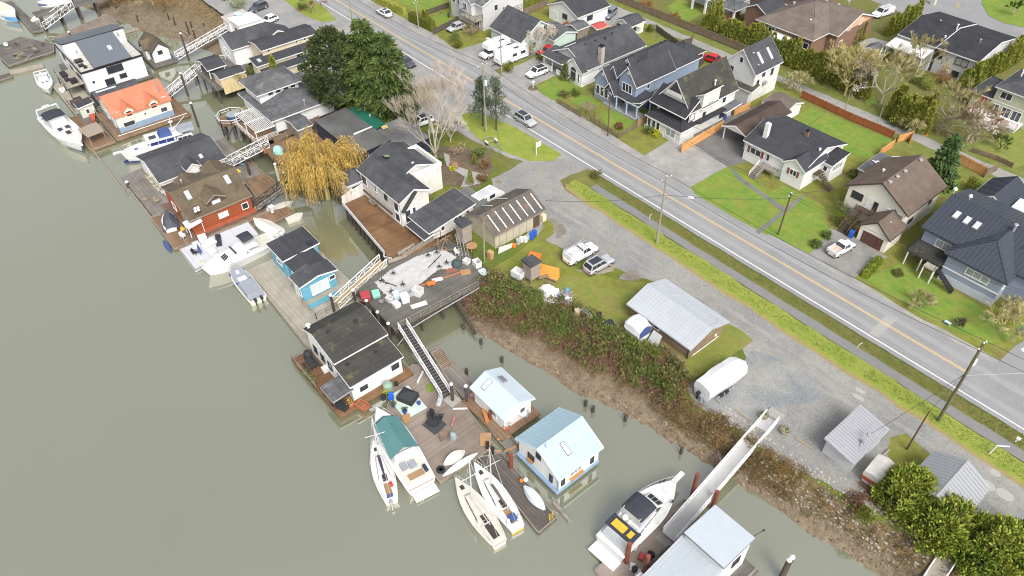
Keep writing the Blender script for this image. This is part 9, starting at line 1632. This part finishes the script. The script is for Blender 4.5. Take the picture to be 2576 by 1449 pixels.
# pale blue cabin's float
put('bench','orange varnished bench at the pale blue cabin','bench',MB().box(-1.0,1.0,-.22,.22,.4,.46).box(-.9,-.8,-.2,.2,0,.4).box(.8,.9,-.2,.2,0,.4),M('orange_varnish',(.45,.19,.06),.5,.1,2),b,2310,1300,FLOAT,-.4); chair('blue chair behind the orange bench',b,2345,1235,FLOAT,-1.3,PLB); pot('spiky pale plant on the float between the cabins',b,2520,1420,FLOAT,.45,.4,TERR,LF_YEL,hh=1.0)
put('sat_dish','white satellite dish between the two small cabins','dish',MB().tube((0,0,0),(0,0,1.1),.04,None,5).lathe((0,0,1.1),[(.05,0),(.45,.12),(.5,.2),(.1,.1)],12),PLW,d2,110,1330,FLOAT); put('covered_grill','grey covered grill behind the white satellite dish','covered grill',moundm(1.5,1.0,1.1,.08),M('grey_cover',(.26,.3,.31)),d2,120,1270,FLOAT)
for i in range(2): put('rubber_fender','black rubber fender strip along the dark plank dock','fender',MB().box(-.45,.45,-.18,.18,0,.3).box(-.4,.4,-.12,.12,.3,.34),BLACKM,(1,3),2330+50*i,140+55*i,FLOAT,-.7,'rubber fenders on the plank dock'); 
for i,(x,y) in enumerate(((2390,190),(2490,60),(2560,170))): put('plank','orange new plank on the float beside the blue roofed cabin','plank',boardm(1.6,.3,.06),TAN,(1,3),x,y,FLOAT,.8+i*.3,'orange planks near the blue roofed cabin')
put('buoy','orange red buoy tied on the dark plank dock','buoy',MB().ball((0,0,.25),.25,9,6),PLO,s3,95,500,FLOAT-.1); put('buoy','white round buoy beside the orange red buoy on plank dock','buoy',MB().ball((0,0,.3),.28,9,6),PLW,s3,138,495,FLOAT-.1)
# willow deck
h=House('willow_deck','brown garden deck with rail and turquoise covered tub beside the willow','deck',-113.5,-96.8,37.4,47.2,0)
h.add(MB().prism([(-112.8,38.2),(-107.4,37.6),(-101,41),(-96.9,47),(-112.6,47.4)],-.1,.12),'deck_floor',DECKBY); h.rail([(-112.8,38.2,.12),(-107.4,37.6,.12),(-101,41,.12),(-97,46.6,.12)],.9,M('rail_brown',(.3,.15,.07),.8,.1,2),bars=3); posts(h,[(-112,39),(-109,38.2),(-106,39),(-103,40.6),(-100,42.6),(-98.4,45)],-5,-.1,.2,STRUCTW); h.add(MB().box(-112,-100,41,46.8,-3.4,-.12),'bulkhead',STRUCTW)
put('covered_tub','turquoise covered round tub on the willow deck','covered tub',moundm(1.9,1.7,1.2,.08),M('turquoise_cover',(.32,.60,.50),.7,.1,2),a,225,85,.15); pot('terracotta pot at the corner of the willow deck',a,100,90,.12,.35,.6,TERR)
o=thing('deck_lounge','slatted wooden lounge chair folded on the brown plank deck','chair',P0(a,1225,615,.2),.7); MB().box(-.8,.8,-.35,.35,.3,.36).build('seat',GREYWD,o); MB().hexa([(-.85,-.35,.36),(-.78,-.35,.36),(-.78,.35,.36),(-.85,.35,.36),(-1.2,-.35,1.0),(-1.13,-.35,1.0),(-1.13,.35,1.0),(-1.2,.35,1.0)]).build('backrest',GREYWD,o)
for s in (-.7,.7): MB().box(s-.04,s+.04,-.33,.33,0,.3).build('leg',GREYWD,o)
table('small round table on the plank deck by the annex wall',a,1650,880,.15,.9,.9,PLW,0,.72,True); chair('cane chair on the plank deck by the annex wall',a,1690,930,.15,2.2,TAN)
put('valve_cover','round iron cover set in the tarmac by the camper van','cover',MB().lathe((0,0,0),[(.5,0),(.48,.015),(.1,.02)],14),M('iron_cover',(.2,.17,.12),.7,.1,2),a,2440,380,.02)
put('garden_boulder','red brown boulder in the garden bed','boulder',moundm(2.0,1.3,.8,.2),M('red_rock',(.26,.16,.11),.9,.2,2),a,1995,225,.0)
T(2,0); put('shade_sail','cream triangular shade sail in the back garden','shade sail',MB().hexa([(-1.6,-.8,1.9),(1.9,-.7,2.2),(.4,1.6,2.6),(.3,1.6,2.6),(-1.6,-.8,1.94),(1.9,-.7,2.24),(.4,1.6,2.64),(.3,1.6,2.64)]),M('cream_canvas',(.62,.58,.46),.7,.05,2),(2,0),1260,350,0)
for i,(t,x,y,lab) in enumerate((((2,0),1390,1090,'blue covered barbecue under the pale house side roof'),((2,0),2130,1190,'blue bin bundle beside the pale house lean to'))): put('covered_grill',lab,'covered grill',moundm(1.2,.9,1.0,.08),BLUEC,t,x,y,0)
# ------------------------------------------------------------------ camera, light, sky
cam=bpy.data.cameras.new('camera'); co=bpy.data.objects.new('camera',cam); COL.objects.link(co)
f0=ray(CX,CY); rt=(ray(CX+1,CY)-f0).normalized(); up=(ray(CX,CY-1)-f0).normalized(); bk=-f0.normalized()
co.matrix_world=Matrix(((rt.x,up.x,bk.x,0),(rt.y,up.y,bk.y,0),(rt.z,up.z,bk.z,CAMH),(0,0,0,1)))
scene.cycles.filter_width=1.05; cam.sensor_fit='HORIZONTAL'; cam.angle=2*math.atan(1288/FL); cam.clip_end=3000; cam.clip_start=1
scene.camera=co
w=bpy.data.worlds.new('World'); scene.world=w; w.use_nodes=True; nt=w.node_tree
bg=nt.nodes['Background']; sky=nt.nodes.new('ShaderNodeTexSky'); sky.sky_type='NISHITA'; sky.sun_disc=False
EL,ROT=math.radians(48),math.radians(108)
sky.sun_elevation=EL; sky.sun_rotation=ROT; sky.air_density=1.; sky.dust_density=6.; sky.ozone_density=1.; sky.altitude=50
hs=nt.nodes.new('ShaderNodeHueSaturation'); hs.inputs['Saturation'].default_value=.34
nt.links.new(sky.outputs[0],hs.inputs['Color']); nt.links.new(hs.outputs[0],bg.inputs['Color']); bg.inputs['Strength'].default_value=.15
sl=bpy.data.lights.new('sun','SUN'); sl.energy=1.1; sl.angle=math.radians(22); sl.color=(1,.985,.955)
so=bpy.data.objects.new('sun',sl); COL.objects.link(so)
# Nishita: rotation measured from +Y towards +X
sd=Vector((math.sin(ROT)*math.cos(EL),math.cos(ROT)*math.cos(EL),math.sin(EL)))
so.rotation_euler=sd.to_track_quat('Z','Y').to_euler()
vs=scene.view_settings; vs.view_transform='Standard'; vs.look='None'; vs.gamma=1; vs.use_curve_mapping=False; vs.exposure=.66
